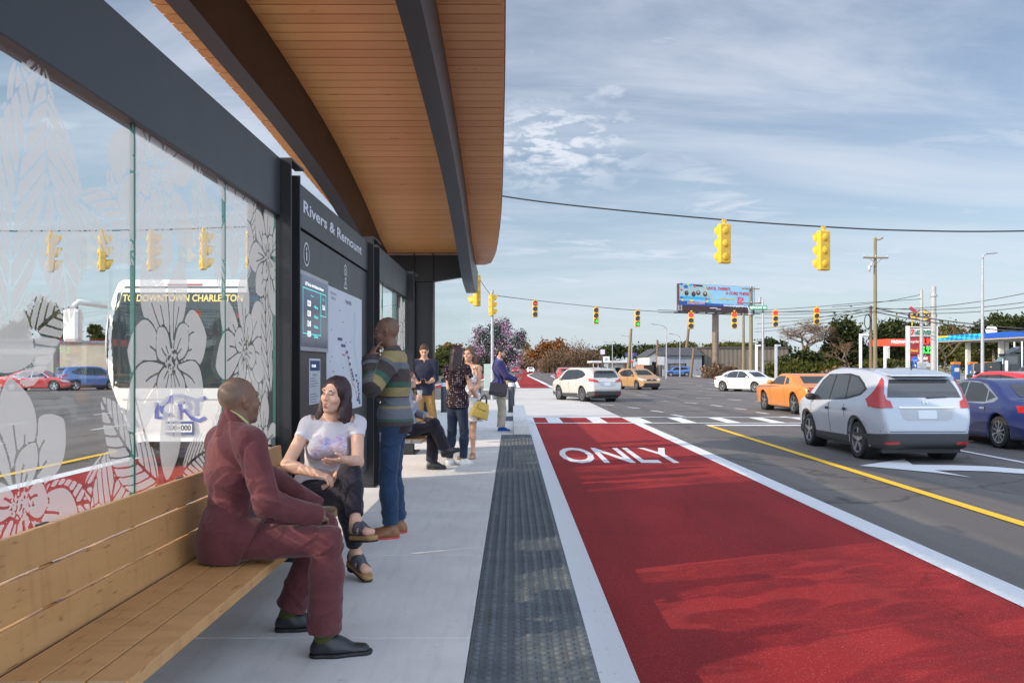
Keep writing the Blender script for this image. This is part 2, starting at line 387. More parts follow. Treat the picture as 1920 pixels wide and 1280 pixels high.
for x0, y0, x1, y1, wd in [(480, 375, 580, 382, .16), (680, 396, 765, 404, .16), (845, 420, 935, 431, .16), (1000, 449, 1080, 462, .16), (1085, 362, 1180, 370, .16), (1280, 380, 1360, 390, .16), (1450, 404, 1535, 413, .16), (1605, 431, 1695, 444, .16), (1785, 463, 1960, 482, .3),
        (740, 308, 820, 310, .16), (870, 346, 970, 352, .16), (955, 317, 1035, 319, .16), (1170, 328, 1280, 333, .16), (1240, 308, 1380, 312, .16), (1400, 340, 1500, 347, .16), (1600, 354, 1660, 359, .16), (1110, 277, 1220, 280, .16), (1170, 240, 1220, 243, .2), (780, 294, 860, 296, .2), (1045, 222, 1150, 223, .5), (1270, 219, 1320, 222, .4), (1250, 264, 1330, 268, .2), (900, 206, 960, 208, .3)]:
    stroke(mk, [B(x0, y0), B(x1, y1)], wd)
for x0, y0, x1, y1 in [(1033, 704, 1052, 699.5), (1033, 704, 1045, 710), (1060, 695, 1090, 694)]: stroke(mk, [gp(x0, y0), gp(x1, y1)], .3)
structure(mk.build('guide_marks', WHITE, fix=False))
mk = MB(); wx = .0
# the word on the lane, letters stretched along the travel direction
put_text(mk, 'ONLY', (2.17, 16.25, Z4), (1, 0, 0), (0, 1, 0), 1.0, bold=.016, sx=.98)
xs = [v[0] for v in mk.v]; ys = [v[1] for v in mk.v]; x0, x1, y0, y1 = min(xs), max(xs), min(ys), max(ys)
mk.v = [(.93 + (v[0] - x0) / (x1 - x0) * 2.30, 15.15 + (v[1] - y0) / (y1 - y0) * 2.85, Z4) for v in mk.v]
structure(mk.build('lane_lettering', WHITE, fix=False), 'white word ONLY painted across the red bus lane')
# verge and pavement at the far right corner
cb = [(27.2, 560), (28.6, 165), (31, 131), (36, 84), (44, 72.2), (300, 69.2)]
mk = MB(); stroke(mk, [(x + .9, y) if i < 4 else (x, y + .9) for i, (x, y) in enumerate(cb)], 1.9, RD + .12); sd = [(x, y) for x, y in cb]
n = len(cb); mk.add([(x, y, RD + .12) for x, y in cb] + [(x, y, RD - .05) for x, y in cb], [(i, i + 1, n + i + 1, n + i) for i in range(n - 1)])
structure(mk.build('pavement', CONC2, fix=False))
structure(MB().sheet([(48, 76), (300, 73), (300, 180), (60, 180), (52, 100)], RD - .006).build('forecourt', M('forecourt_concrete', (.26, .25, .24), .8, scale=.4), fix=False))
structure(MB().sheet([(-300, 71), (-25, 71), (-25, 400), (-300, 400)], RD - .006).build('parking_lot', M('lot_asphalt', (.11, .105, .1), .85, scale=.4), fix=False))
structure(MB().box((-27.5, -60, RD - .1), (-26, 28, RD + .13)).build('pavement', CONC2))

# ------------------------------------------------------------ platform
pf = MB(); edges = [-6.0]
y = 4.37 - 1.92 * 5
while y < 26.5: edges.append(y); y += 1.92
edges.append(27.0)
for a, b in zip(edges, edges[1:]): pf.box((-3.30, a + .004, -.12), (-.214, b - .004, 0))
for a, b in zip(edges, edges[1:]):
    if b > 17.3: pf.box((-.211, max(a, 17.32) + .004, -.12), (.393, b - .004, 0))
pf.box((-3.93, -6, RD - .02), (.391, 27.0, -.123))
pf.box((-.209, -6, -.121), (.389, 17.3, -.012)); pf.box((-3.92, -6, -.121), (-3.303, 27, -.004))
structure(pf.build('platform', CONC, bevel=.006))
TAC = M('tactile_grey', (.085, .096, .103), .78, var=.25, scale=5, col2=(.118, .133, .142), spec=.2, bump=.3, bscale=90)
tp = MB()
def domes(x0, x1, y0, y1, pitch=.067, r=.0205, h=.0105):
    nx = round((x1 - x0) / pitch); ny = int((y1 - y0) / pitch)
    for j in range(ny):
        for i in range(nx):
            cx = x0 + (i + .5) * (x1 - x0) / nx; cy = y0 + (j + .5) * pitch
            nseg = 8 if cy < 9 else 6
            vs = []
            for rr, hh in ((r, 0), (r * .8, h * .75), (r * .45, h)):
                for k in range(nseg): t = 2 * PI * k / nseg; vs.append((cx + rr * math.cos(t), cy + rr * math.sin(t), hh))
            fs = [(q * nseg + k, q * nseg + (k + 1) % nseg, (q + 1) * nseg + (k + 1) % nseg, (q + 1) * nseg + k) for q in range(2) for k in range(nseg)]
            fs.append(tuple(range(2 * nseg, 3 * nseg))); tp.add(vs, fs)
            if cy < 8:   # the fine raised grid between the domes
                for d in (-.02, 0, .02):
                    tp.box((cx + .0235, cy + d - .006, 0), (cx + .0425, cy + d + .006, .0018)) if i < nx - 1 else None
y = 3.655 - .61 * 6
while y < 17.25:
    tp.box((-.209, y + .0025, -.011), (.393, min(y + .61, 17.3) - .0025, 0)); y += .61
domes(-.209, .393, 3.3, 17.28)
structure(tp.build('tactile_paving', TAC, fix=False))
tp = MB(); tp.box((-.33, 21.6, .0), (.06, 23.6, .006))
for k in range(6): tp.box((-.33, 21.65 + .33 * k, .0061), (.06, 21.85 + .33 * k, .012))
structure(tp.build('tactile_paving', TAC, fix=False))
pk = MB(); pk.prism([(17.32, 0), (17.32, .2), (26, .2), (26.6, .0)], lambda a, b: (.03, a, b + .001), lambda a, b: (.362, a, b + .001))
tag(pk.build('kerb_wall', CONC, bevel=.012, org=(.2, 17.3, 0)), 'low pale concrete kerb wall at the end of the tactile strip', 'kerb wall')

# ============================================================ bus shelter
def cr(pts, n=8):
    """smooth curve through points (Catmull-Rom)"""
    P = [np.array(p, float) for p in pts]; P = [2 * P[0] - P[1]] + P + [2 * P[-1] - P[-2]]; out = []
    for i in range(1, len(P) - 2):
        for k in range(n):
            t = k / n; a, b, c, d = P[i - 1:i + 3]
            out.append(.5 * ((2 * b) + (c - a) * t + (2 * a - 5 * b + 4 * c - d) * t * t + (3 * b - a - 3 * c + d) * t ** 3))
    out.append(P[-2]); return np.array(out)
rc = cr([(-2, 4.05), (0, 4.48), (3, 4.86), (6, 4.99), (8.33, 4.9), (10.52, 4.70), (12.1, 4.47), (13.67, 4.16), (14.45, 3.97), (15.22, 3.76), (16, 3.60), (17.35, 3.465), (18.6, 3.40)])
roofz = lambda y: float(np.interp(y, rc[:, 0], rc[:, 1]))
le = cr([(-2, -3.4), (2, -3.55), (6, -3.56), (8.1, -3.49), (9.75, -3.40), (11.65, -3.28), (12.5, -3.20), (14.2, -2.98), (16, -2.62), (17.35, -2.2)])
re_ = cr([(-2, -.12), (4, -.06), (8.1, -.071), (11, -.11), (14, -.176), (15.5, -.26), (16.5, -.34), (17.2, -.44), (17.35, -.56)])
Lx = lambda y: float(np.interp(y, le[:, 0], le[:, 1])); Rx = lambda y: float(np.interp(y, re_[:, 0], re_[:, 1]))
def plank_mat():
    t = NT('roof_planks'); o = t.obj(); g = t.n('ShaderNodeNewGeometry').outputs['Random Per Island']
    w_ = t.n('ShaderNodeVectorMath', operation='ADD'); t.l(o, w_.inputs[0]); cx = t.n('ShaderNodeCombineXYZ'); t.l(t.math('MULTIPLY', g, 37.), cx.inputs[0]); t.l(cx.outputs[0], w_.inputs[1])
    gr = t.noise(t.mapv(w_.outputs[0], (1.0, 22, 22)), 2.2, 6, .6); kn = t.noise(t.mapv(w_.outputs[0], (1, 3.2, 3)), 3.1, 2)
    c = t.mix(gr, (.74, .38, .12), (.88, .50, .19)); c = t.mix(t.math('MULTIPLY', g, .6), c, (.66, .31, .10))
    c = t.mix(t.ramp(kn, [(.70, (0, 0, 0)), (.80, (.75, .75, .75))]), c, (.20, .07, .028))
    t.pbr(c, .5, spec=.4, bump=gr, bstr=.12, bdist=.003, coat=.12); return t.m
PLANK = plank_mat()
sh = thing('bus_shelter', 'open bus shelter with dark steel posts, glass screen and arched timber-lined roof', 'bus shelter', (-1.75, 6, 0))
s = MB(); yy = 17.35; i = 0
while yy > -1.5:
    d = .2; y0 = yy - d * .97; z1, z0 = roofz(yy), roofz(y0); sl = (z1 - z0) / (yy - y0)
    a, b = yy - .011, y0 + .011
    xa0, xa1, xb0, xb1 = Lx(a), Rx(a), Lx(b), Rx(b)
    za, zb = z1, z0
    s.add([(xb0, b, zb), (xb1, b, zb), (xa1, a, za), (xa0, a, za), (xb0, b, zb + .022), (xb1, b, zb + .022), (xa1, a, za + .022), (xa0, a, za + .022)],
          [(0, 3, 2, 1), (4, 5, 6, 7), (0, 1, 5, 4), (1, 2, 6, 5), (2, 3, 7, 6), (3, 0, 4, 7)])
    yy = y0
s.build('timber_soffit', PLANK, sh)
s = MB(); ys = list(np.arange(17.36, -1.6, -.4)); n = len(ys)
for t0, t1 in ((.024, .11),):
    vs = []
    for q in ys: vs += [(Lx(q) - .012, q, roofz(q) + t0), (Rx(q) + .012, q, roofz(q) + t0), (Rx(q) + .012, q, roofz(q) + t1), (Lx(q) - .012, q, roofz(q) + t1)]
    fs = []
    for i in range(n - 1):
        for k in range(4): fs.append((i * 4 + k, i * 4 + (k + 1) % 4, (i + 1) * 4 + (k + 1) % 4, (i + 1) * 4 + k))
    fs += [(0, 1, 2, 3), tuple(4 * (n - 1) + k for k in (3, 2, 1, 0))]; s.add(vs, fs)
s.build('roof_deck', STEEL2, sh)
def beam(x0f, x1f, y0, y1, dep, name='curved_beam', m=STEEL):
    s = MB(); ys = list(np.arange(y0, y1, .25)) + [y1]; vs = []; fs = []
    for q in ys:
        zt = roofz(q) - .006; zb = zt - dep(q)
        vs += [(x0f(q), q, zt), (x1f(q), q, zt), (x1f(q), q, zb), (x0f(q), q, zb)]
    for i in range(len(ys) - 1):
        for k in range(4): fs.append((i * 4 + k, i * 4 + (k + 1) % 4, i * 4 + 4 + (k + 1) % 4, i * 4 + 4 + k))
    n = len(ys); fs += [(3, 2, 1, 0), tuple(4 * (n - 1) + k for k in range(4))]
    s.add(vs, fs); return s.build(name, m, sh, smooth=35)
b1 = lambda y: float(np.interp(y, [6, 8, 12, 16], [-2.58, -2.56, -2.45, -2.38]))
beam(lambda y: b1(y) - .19, b1, -1, 16.1, lambda y: .67)
beam(lambda y: -.93, lambda y: -.73, -1, 18.1, lambda y: float(np.interp(y, [6, 14, 17.3, 18.1], [.67, .66, .58, .45])))
# back frame: headers, posts
def header(y0, y1): return MB().box((-1.755, y0, 2.478), (-1.66, y1, 2.89)).build('header_beam', STEEL, sh, bevel=.006)
header(-.9, 6.08); header(10.42, 13.4)
def post(y0, y1, xr0=-1.585, xr1=-1.62, z=2.895):
    s = MB(); s.box((-1.9, y0, .0), (xr0, y0 + .022, z)); s.box((-1.9, y1 - .022, 0), (xr1, y1, z - .04))
    s.box((-1.72, y0 + .0225, 0), (-1.69, y1 - .0225, z - .02)); s.box((-1.95, y0 - .03, .0005), (xr0 + .03, y1 + .03, .014))
    s.build('post', STEEL2, sh, bevel=.003)
    s = MB(); s.box((xr0 - .07, y0 + .03, z - .012), (xr0 - .0, y1 - .03, z + .002)); s.build('post_cap', STEEL, sh)
MB().box((-1.74, -.5, .02), (-1.665, 6.07, .47)).build('sun_block_panel', STEEL2, sh, bevel=.004)  # panel added below the glass to block sun coming under the bench
MB().box((-1.74, 5.94, .471), (-1.70, 6.08, .90)).build('sun_block_plate', STEEL2, sh)  # added plate, stops a sliver of sun between bench end and post
post(6.085, 6.5); post(9.80, 10.4, -1.60); post(13.42, 14.1, -1.56); post(-.95, -.55)
# end frame that carries the far end of the roof
s = MB(); s.box((-1.88, 16.2, 0), (-1.86, 16.52, 3.56)); s.box((-1.52, 16.2, 0), (-1.50, 16.52, 3.56)); s.box((-1.859, 16.34, 0), (-1.521, 16.37, 3.54)); s.box((-1.97, 16.1, .0005), (-1.42, 16.62, .016))
s.build('post', STEEL2, sh, bevel=.003)
s = MB(); s.prism([(-2.95, 3.35), (-2.95, 3.52), (-.75, 3.52), (-.75, 3.14), (-1.495, 3.02), (-2.2, 3.02)], lambda a, b: (a, 16.25, b), lambda a, b: (a, 16.45, b)); s.build('end_beam', STEEL2, sh, bevel=.004)
s = MB(); s.box((-2.95, 16.24, 3.521), (-.75, 16.5, 3.56)); s.build('end_trim', M('pale_trim', (.30, .24, .19), .5), sh)
# ------------------------------------------------------------ glass with a printed film
def glass_mat(name, tint=(.95, .975, .97), ior=.35, extra=.02):
    t = NT(name); tr = t.n('ShaderNodeBsdfTransparent'); tr.inputs[0].default_value = (*tint, 1)
    gl = t.n('ShaderNodeBsdfGlossy'); gl.inputs['Roughness'].default_value = .0; gl.inputs['Color'].default_value = (.95, .97, .97, 1)
    lw = t.n('ShaderNodeLayerWeight'); lw.inputs[0].default_value = .5; mx = t.n('ShaderNodeMixShader')
    t.l(t.math('ADD', t.math('MULTIPLY', t.math('POWER', lw.outputs['Facing'], 4.), ior), extra, True), mx.inputs[0]); t.l(tr.outputs[0], mx.inputs[1]); t.l(gl.outputs[0], mx.inputs[2]); t.l(mx.outputs[0], t.out.inputs[0]); return t.m
GLASS = glass_mat('clear_glass'); EDGE = flat('green_glass_edge', (.02, .085, .066), .2)
def film_mat():
    t = NT('white_printed_film'); tr = t.n('ShaderNodeBsdfTransparent'); d = t.n('ShaderNodeBsdfDiffuse'); tl = t.n('ShaderNodeBsdfTranslucent')
    d.inputs[0].default_value = (.56, .56, .57, 1); tl.inputs[0].default_value = (.34, .34, .355, 1)
    a = t.n('ShaderNodeAddShader'); t.l(d.outputs[0], a.inputs[0]); t.l(tl.outputs[0], a.inputs[1])
    m1 = t.n('ShaderNodeMixShader'); m1.inputs[0].default_value = .5; t.l(d.outputs[0], m1.inputs[1]); t.l(tl.outputs[0], m1.inputs[2])
    mx = t.n('ShaderNodeMixShader'); mx.inputs[0].default_value = .64; t.l(tr.outputs[0], mx.inputs[1]); t.l(m1.outputs[0], mx.inputs[2]); t.l(mx.outputs[0], t.out.inputs[0]); return t.m
FILM = film_mat()
class Decal:
    """white botanical print: shapes painted one over the other on a fine grid, turned into outlines"""
    def __init__(s, u0, u1, v0, v1, h=.0075):
        s.u = np.arange(u0, u1 + h, h); s.v = np.arange(v0, v1 + h, h); s.U, s.V = np.meshgrid(s.u, s.v, indexing='ij')
        s.G = np.full(s.U.shape, -.05); s.rng = np.random.RandomState(5)
    def put(s, d, ink, gap=.007):
        """d: distance (negative inside); ink: value, positive where printed"""
        m = d < gap; s.G[m] = np.minimum(ink, -d)[m]
    def loc(s, cu, cv, ang):
        x = s.U - cu; y = s.V - cv; c, n = math.cos(ang), math.sin(ang); return x * c + y * n, -x * n + y * c
    def lens(s, x, y, L, W, pw=1.0, bend=0.):
        t = np.clip(x / L, 0, 1); y = y - bend * np.sin(t * PI) * L
        half = W * np.sin(PI * t ** pw) ** .75 + 1e-6
        inside = half - np.abs(y); d = -inside * .8
        d = np.where(x < 0, np.hypot(x, y), d); d = np.where(x > L, np.hypot(x - L, y), d); return d, y, half
    def leaf(s, cu, cv, ang, L, W, nv=9, bend=.06, line=.007):
        x, y = s.loc(cu, cv, ang); d, yy, half = s.lens(x, y, L, W, .85, bend)
        rib = np.abs(yy) - line * 1.15
        ph = (x - np.abs(yy) * 1.15 - .35 * yy * yy / W) / L * nv
        f = np.abs(ph - np.round(ph)) * L / nv * .66 - line * .75
        s.put(d, np.minimum(rib, f))
    def petal(s, cu, cv, ang, L, W, pw=1.25, bend=0., fold=True):
        x, y = s.loc(cu, cv, ang); d, yy, half = s.lens(x, y, L, W, pw, bend); ink = np.full(d.shape, .05)
        if fold:
            for a, b in ((.25, .62), (-.3, .5)):
                ln = np.abs(yy - a * half * np.sin(np.clip(x / L, 0, 1) * PI)) - .0052
                ink = np.where((x > .12 * L) & (x < b * L), np.minimum(ink, ln), ink)
        s.put(d, ink, .011)
    def flower(s, cu, cv, rr, ang=0, n=7):
        for k in range(n):
            a = ang + 2 * PI * k / n + s.rng.uniform(-.2, .2); s.petal(cu + .1 * rr * math.cos(a), cv + .1 * rr * math.sin(a), a, rr * s.rng.uniform(.9, 1.15), rr * s.rng.uniform(.25, .36), 1.35, s.rng.uniform(-.08, .08))
        for k in range(4):
            a = ang + .5 + 2 * PI * k / 4 + s.rng.uniform(-.3, .3); s.petal(cu, cv, a, rr * s.rng.uniform(.45, .6), rr * .17, 1.4, s.rng.uniform(-.1, .1))
        x, y = s.loc(cu, cv, ang); s.put(np.hypot(x, y * 1.3) - rr * .17, np.full(x.shape, -.05), 0)
        for k in range(60):
            a = s.rng.uniform(0, 2 * PI); q = rr * .16 * math.sqrt(s.rng.uniform(0, 1)); x, y = s.loc(cu + q * math.cos(a), cv + q * math.sin(a) * .8, s.rng.uniform(0, PI))
            s.put(np.hypot(x / 2.2, y) - .0065, np.full(x.shape, .03), .002)
    def mesh(s, name, parent, xpl, y0, y1):
        """marching squares between y0 and y1, as a flat sheet on the glass"""
        iu = np.where((s.u >= y0 - 1e-6) & (s.u <= y1 + 1e-6))[0]; a0, a1 = iu[0], iu[-1]
        G = s.G; vs = []; fs = []; idx = {}
        def vert(p):
            k = (round(p[0] * 20000), round(p[1] * 20000))
            if k not in idx: idx[k] = len(vs); vs.append((xpl, p[0], p[1]))
            return idx[k]
        B = G > 0; full = B[:-1, :-1] & B[1:, :-1] & B[1:, 1:] & B[:-1, 1:]; anyb = B[:-1, :-1] | B[1:, :-1] | B[1:, 1:] | B[:-1, 1:]
        for i in range(a0, a1):
            j = 0; nv = full.shape[1]
            while j < nv:
                if full[i, j]:
                    k = j
                    while k < nv and full[i, k]: k += 1
                    fs.append([vert((s.u[i], s.v[j])), vert((s.u[i + 1], s.v[j])), vert((s.u[i + 1], s.v[k])), vert((s.u[i], s.v[k]))]); j = k
                elif anyb[i, j]:
                    c = [(i, j), (i + 1, j), (i + 1, j + 1), (i, j + 1)]; poly = []
                    for q in range(4):
                        p, r = c[q], c[(q + 1) % 4]; gp_, gr = G[p], G[r]
                        if gp_ > 0: poly.append((s.u[p[0]], s.v[p[1]]))
                        if (gp_ > 0) != (gr > 0):
                            t = gp_ / (gp_ - gr); poly.append((s.u[p[0]] + (s.u[r[0]] - s.u[p[0]]) * t, s.v[p[1]] + (s.v[r[1]] - s.v[p[1]]) * t))
                    if len(poly) >= 3: fs.append([vert(p) for p in poly])
                    j += 1
                else: j += 1
        fs = [f for f in (list(dict.fromkeys(f)) for f in fs) if len(f) > 2]
        return MB().add(vs, fs).build(name, FILM, parent, fix=False)
GX = -1.70
def decal_for(u0, u1, seed):
    D = Decal(u0, u1, .36, 2.49); D.rng = np.random.RandomState(seed); r = D.rng
    return D
def screen(panes, D, z0=.35, z1=2.50):
    for a, b in panes:
        p = MB().box((GX - .006, a + .004, z0), (GX + .006, b - .004, z1)).build('glass_pane', GLASS, sh)
        
        for y_ in (a + .0005, b - .0055): MB().box((GX - .010, y_, z0), (GX + .010, y_ + .005, z1)).build('glass_edge', EDGE, p)
        D.mesh('printed_film', p, GX + .0085, a + .005, b - .005)
D = decal_for(1.3, 6.1, 3)
GY = lambda x: 1.7 * F / (960 - x)
for (u, v, a, L, W) in [(2.3, .95, .15, .6, .13), (2.9, .8, .1, .55, .12), (3.35, .92, -.1, .5, .12), (4.35, .86, .12, .5, .12), (4.85, .9, -.1, .5, .12), (5.4, .84, .1, .55, .12), (1.7, .9, .0, .6, .13), (2.2, 2.3, -.6, .8, .2), (1.7, 1.9, .3, .8, .2), (3.3, 1.7, 1.9, .75, .18), (3.55, 2.25, -.8, .6, .15), (2.6, 1.15, 1.9, .7, .17), (4.75, 2.35, -1.2, .6, .14), (2.95, .62, 1.9, 1.0, .2), (3.5, .5, 1.2, .75, .17), (4.75, .4, 1.35, .8, .15), (5.5, .45, 1.9, .7, .15), (5.75, .6, 1.5, 1.0, .15), (3.9, 1.95, 1.1, .6, .16), (4.75, 1.95, 1.9, .6, .14), (5.4, 1.95, 1.3, .7, .14),
        (2.75, 1.3, .6, .6, .15), (5.0, 1.15, .8, .7, .15), (4.05, .85, 2.5, .7, .15), (2.3, .7, 1.2, 1., .2), (1.8, 1.4, 1.4, 1., .2), (5.95, 1.4, 1.7, 1., .14), (3.05, 2.5, -1.9, .9, .2), (2.9, 2.45, -1.2, .95, .22)]:
    D.leaf(u, v, a, L, W, 9)
for (u, v, r, a) in [(2.5, 1.75, .5, .3), (2.92, .92, .38, .8), (4.22, 1.42, .48, .25), (5.38, 1.50, .45, .7), (4.05, 2.3, .42, 1.2), (5.2, 2.35, .36, .2), (5.75, .85, .34, .3), (3.4, .45, .36, .6), (1.9, .8, .5, .6), (5.88, 2.15, .36, .5)]:
    D.flower(u, v, r, a)
D.leaf(2.85, 1.55, 1.35, .95, .17, 10); D.leaf(3.3, 2.05, -.35, .55, .13, 7); D.leaf(5.95, 1.2, 1.75, .75, .12, 8)
screen([(-.5, 1.4)], Decal(-.6, 1.5, .36, 2.49, .05)); screen([(1.4, 2.6), (2.6, 3.80), (3.80, 5.0), (5.0, 6.07)], D)
D = decal_for(10.4, 13.4, 8)
for k in range(9): D.leaf(10.4 + .36 * k, .5 + .3 * (k % 4), 1.2 + .3 * (k % 3), .9, .18)
for (u, v, r, a) in [(10.8, 1.0, .45, .3), (11.7, .7, .42, .8), (12.4, 1.3, .5, .2), (13.1, .8, .45, .5), (13.1, 2.0, .45, .9), (10.7, 2.2, .4, .5)]: D.flower(u, v, r, a)
screen([(10.42, 11.1), (11.1, 12.25), (12.25, 13.4)], D)
# clear wind screen at the far end
p = MB().box((-1.49, 16.34, .15), (-.81, 16.352, 3.0)).build('glass_pane', glass_mat('side_glass', ior=.12, extra=.005), sh)

# ============================================================ information board
ib = thing('information_board', 'tall dark stop-name board reading Rivers & Remount, with a screen and a route map', 'information board', (-1.72, 8.1, 0))
MB().box((-1.80, 6.503, .20), (-1.672, 9.79, 2.475)).build('panel', STEEL, ib, bevel=.004)
hd = MB().box((-1.80, 6.503, 2.49), (-1.66, 9.79, 2.83)).build('header', STEEL, ib, bevel=.004)
LET = flat('pale_lettering', (.62, .64, .68), .5)
t = MB(); put_text(t, 'Rivers & Remount', (-1.657, 8.05, 2.665), (0, 1, 0), (0, 0, 1), .135, bold=.003)
ya = [v[1] for v in t.v]; y0, y1 = min(ya), max(ya); t.v = [(v[0], 6.74 + (v[1] - y0) / (y1 - y0) * 2.6, v[2]) for v in t.v]
t.build('lettering', LET, hd, fix=False)
XB = -1.669
def ring(mb, c, ro, ri, ry=1., n=32):
    vs = []
    for q in (ro, ri):
        for k in range(n): a = 2 * PI * k / n; vs.append((XB, c[0] + q * ry * math.cos(a), c[1] + q * math.sin(a)))
    mb.add(vs, [(k, (k + 1) % n, n + (k + 1) % n, n + k) for k in range(n)])
t = MB(); ring(t, (6.89, 2.306), .097, .083); t.box((XB, 6.875, 2.255), (XB + .001, 6.905, 2.325)); ring(t, (6.89, 2.35), .016, .0, n=12)
t.build('information_symbol', LET, ib, fix=False)
t = MB(); ring(t, (8.5, 2.34), .075, .06); ring(t, (8.5, 2.34), .035, .02)
for sg in (-1, 1): t.add([(XB, 8.5 + sg * .06, 2.30), (XB, 8.5 + sg * .045, 2.30), (XB, 8.5 - sg * .005 + sg * .0, 2.215), (XB, 8.5 + sg * .012, 2.205)], [(0, 1, 2, 3)])
t.add([(XB, 8.42, 2.185), (XB, 8.58, 2.185), (XB, 8.57, 2.172), (XB, 8.43, 2.172)], [(0, 1, 2, 3)])
for sg in (-1, 1): t.add([(XB, 8.5 + sg * .04, 2.235), (XB, 8.5 + sg * .055, 2.235), (XB, 8.5 + sg * .08, 2.185), (XB, 8.5 + sg * .066, 2.185)], [(0, 1, 2, 3)])
t.build('stop_symbol', LET, ib, fix=False)
sc = MB().box((-1.671, 6.575, 1.52), (-1.645, 7.595, 2.155)).build('screen_frame', M('screen_frame', (.36, .38, .41), .4, .3), ib, bevel=.004)
face = MB().box((-1.6445, 6.61, 1.555), (-1.6425, 7.56, 2.12)).build('departure_screen', flat('screen_navy', (.016, .020, .055), .15, emis=.5), sc)
XS = -1.641; TEAL = flat('screen_teal', (.08, .55, .50), .5, emis=.8); SW = flat('screen_white', (.8, .82, .85), .5, emis=.7)
for body, y, z, sz, bo, sx in [('LCRT Bus Line - North Charleston to Downtown', 7.06, 2.058, .034, .0012, .95)] + [(q, 6.86, 1.905 - .082 * k, .062, .0025, .9) for k, q in enumerate(('12:20', '12:30', '12:40', '12:50'))] + [('12:16', 7.39, 1.905, .055, .002, .85)]:
    put_text(MB(), body, (XS, y, z), (0, 1, 0), (0, 0, 1), sz, bold=bo, sx=sx).build('screen_lettering', SW, sc, fix=False)
t = MB()
for (a, b, c, d) in [(6.66, 1.66, 7.28, 2.02), (7.28, 1.83, 7.48, 2.02)]:
    for p, q in (((a, b), (c, b)), ((a, d), (c, d)), ((a, b), (a, d)), ((c, b), (c, d))):
        t.box((XS - .0005, min(p[0], q[0]) - .003, min(p[1], q[1]) - .003), (XS, max(p[0], q[0]) + .003, max(p[1], q[1]) + .003))
for k, a in enumerate(('4 Minutes', '15 Minutes', '24 Minutes', '35 Minutes')): put_text(t, a, (XS + .0003, 7.10, 1.89 - .082 * k), (0, 1, 0), (0, 0, 1), .036, bold=.001, sx=.95)
put_text(t, 'Departures', (XS + .0003, 6.97, 1.975), (0, 1, 0), (0, 0, 1), .026); put_text(t, 'Express', (XS + .0003, 7.385, 1.975), (0, 1, 0), (0, 0, 1), .024)
t.build('screen_box_lines', TEAL, sc, fix=False)
mp = MB().box((-1.671, 7.62, .957), (-1.664, 9.39, 2.13)).build('route_map', M('map_paper', (.56, .60, .66), .5, var=.05, scale=1.5), ib)
XM = -1.6625; NAVY = flat('map_navy', (.04, .05, .16), .5); t = MB()
put_text(t, 'Project Map', (XM, 8.62, 2.045), (0, 1, 0), (0, 0, 1), .062); put_text(t, 'LCRT Lowcountry', (XM, 7.9, 2.075), (0, 1, 0), (0, 0, 1), .034); put_text(t, 'Rapid Transit', (XM, 7.9, 2.03), (0, 1, 0), (0, 0, 1), .034)
stops = [(8.2, 1.66), (8.36, 1.60), (8.55, 1.54), (8.64, 1.485), (8.7, 1.42), (8.78, 1.36), (8.82, 1.325), (8.86, 1.295), (8.90, 1.26), (9.05, 1.30), (9.08, 1.245), (9.17, 1.21), (9.16, 1.175), (9.19, 1.14), (9.21, 1.10), (9.20, 1.065), (9.12, 1.04), (9.22, 1.03), (9.25, 1.00)]
for k, (a, b) in enumerate(stops): MB().box((XM - .0005, a - (.11 if k < 2 else .045), b - .014), (XM, a + (.11 if k < 2 else .045), b + .014)).build('stop_mark', NAVY, mp)
for k in range(40):
    a, b = random.uniform(7.7, 9.3), random.uniform(1.0, 1.95)
    if random.random() < .3: t.box((XM - .0005, a, b), (XM - .0002, a + random.uniform(.03, .08), b + .008))
t.build('map_lettering', NAVY, mp, fix=False)
t = MB(); rd_ = [(8.3, 1.52), (8.42, 1.50), (8.52, 1.55), (8.62, 1.45), (8.72, 1.32), (8.84, 1.22), (8.98, 1.18), (9.05, 1.10), (9.13, 1.04)]
for p, q in zip(rd_, rd_[1:]):
    d = Vector((q[0] - p[0], q[1] - p[1])).normalized(); nn = Vector((-d.y, d.x)) * .006
    t.add([(XM - .0003, p[0] + nn.x, p[1] + nn.y), (XM - .0003, q[0] + nn.x, q[1] + nn.y), (XM - .0003, q[0] - nn.x, q[1] - nn.y), (XM - .0003, p[0] - nn.x, p[1] - nn.y)], [(0, 1, 2, 3)])
t.build('route_line', flat('map_red', (.5, .09, .09), .5), mp, fix=False)
t = MB(); rv = [(8.95, 1.97), (9.0, 1.8), (8.93, 1.65), (9.02, 1.5), (9.1, 1.4), (9.2, 1.3), (9.3, 1.15), (9.34, .98)]
for p, q in zip(rv, rv[1:]): t.add([(XM - .0008, p[0] - .03, p[1]), (XM - .0008, p[0] + .03, p[1]), (XM - .0008, q[0] + .03, q[1]), (XM - .0008, q[0] - .03, q[1])], [(0, 1, 2, 3)])
t.build('river', flat('map_water', (.36, .55, .62), .5), mp, fix=False)
nt = MB().box((-1.671, 6.98, 1.08), (-1.666, 7.37, 1.463)).build('notice_sheet', flat('notice_paper', (.62, .66, .72), .5), ib)
t = MB(); t.box((-1.6655, 7.0, 1.36), (-1.6648, 7.35, 1.445)); put_text(t, 'OPERATING HOURS', (-1.6646, 7.17, 1.325), (0, 1, 0), (0, 0, 1), .02)
for k in range(10): t.box((-1.6655, 7.01, 1.295 - .022 * k), (-1.665, 7.01 + .15 + .13 * ((k * 7) % 5) / 4, 1.299 - .022 * k)) if k not in (4, 5) else None
t.build('notice_print', flat('notice_blue', (.012, .05, .17), .5), nt, fix=False)
t = MB(); put_text(t, 'WELCOME', (-1.6640, 7.12, 1.40), (0, 1, 0), (0, 0, 1), .03, bold=.001); t.build('notice_title', SW, nt, fix=False)

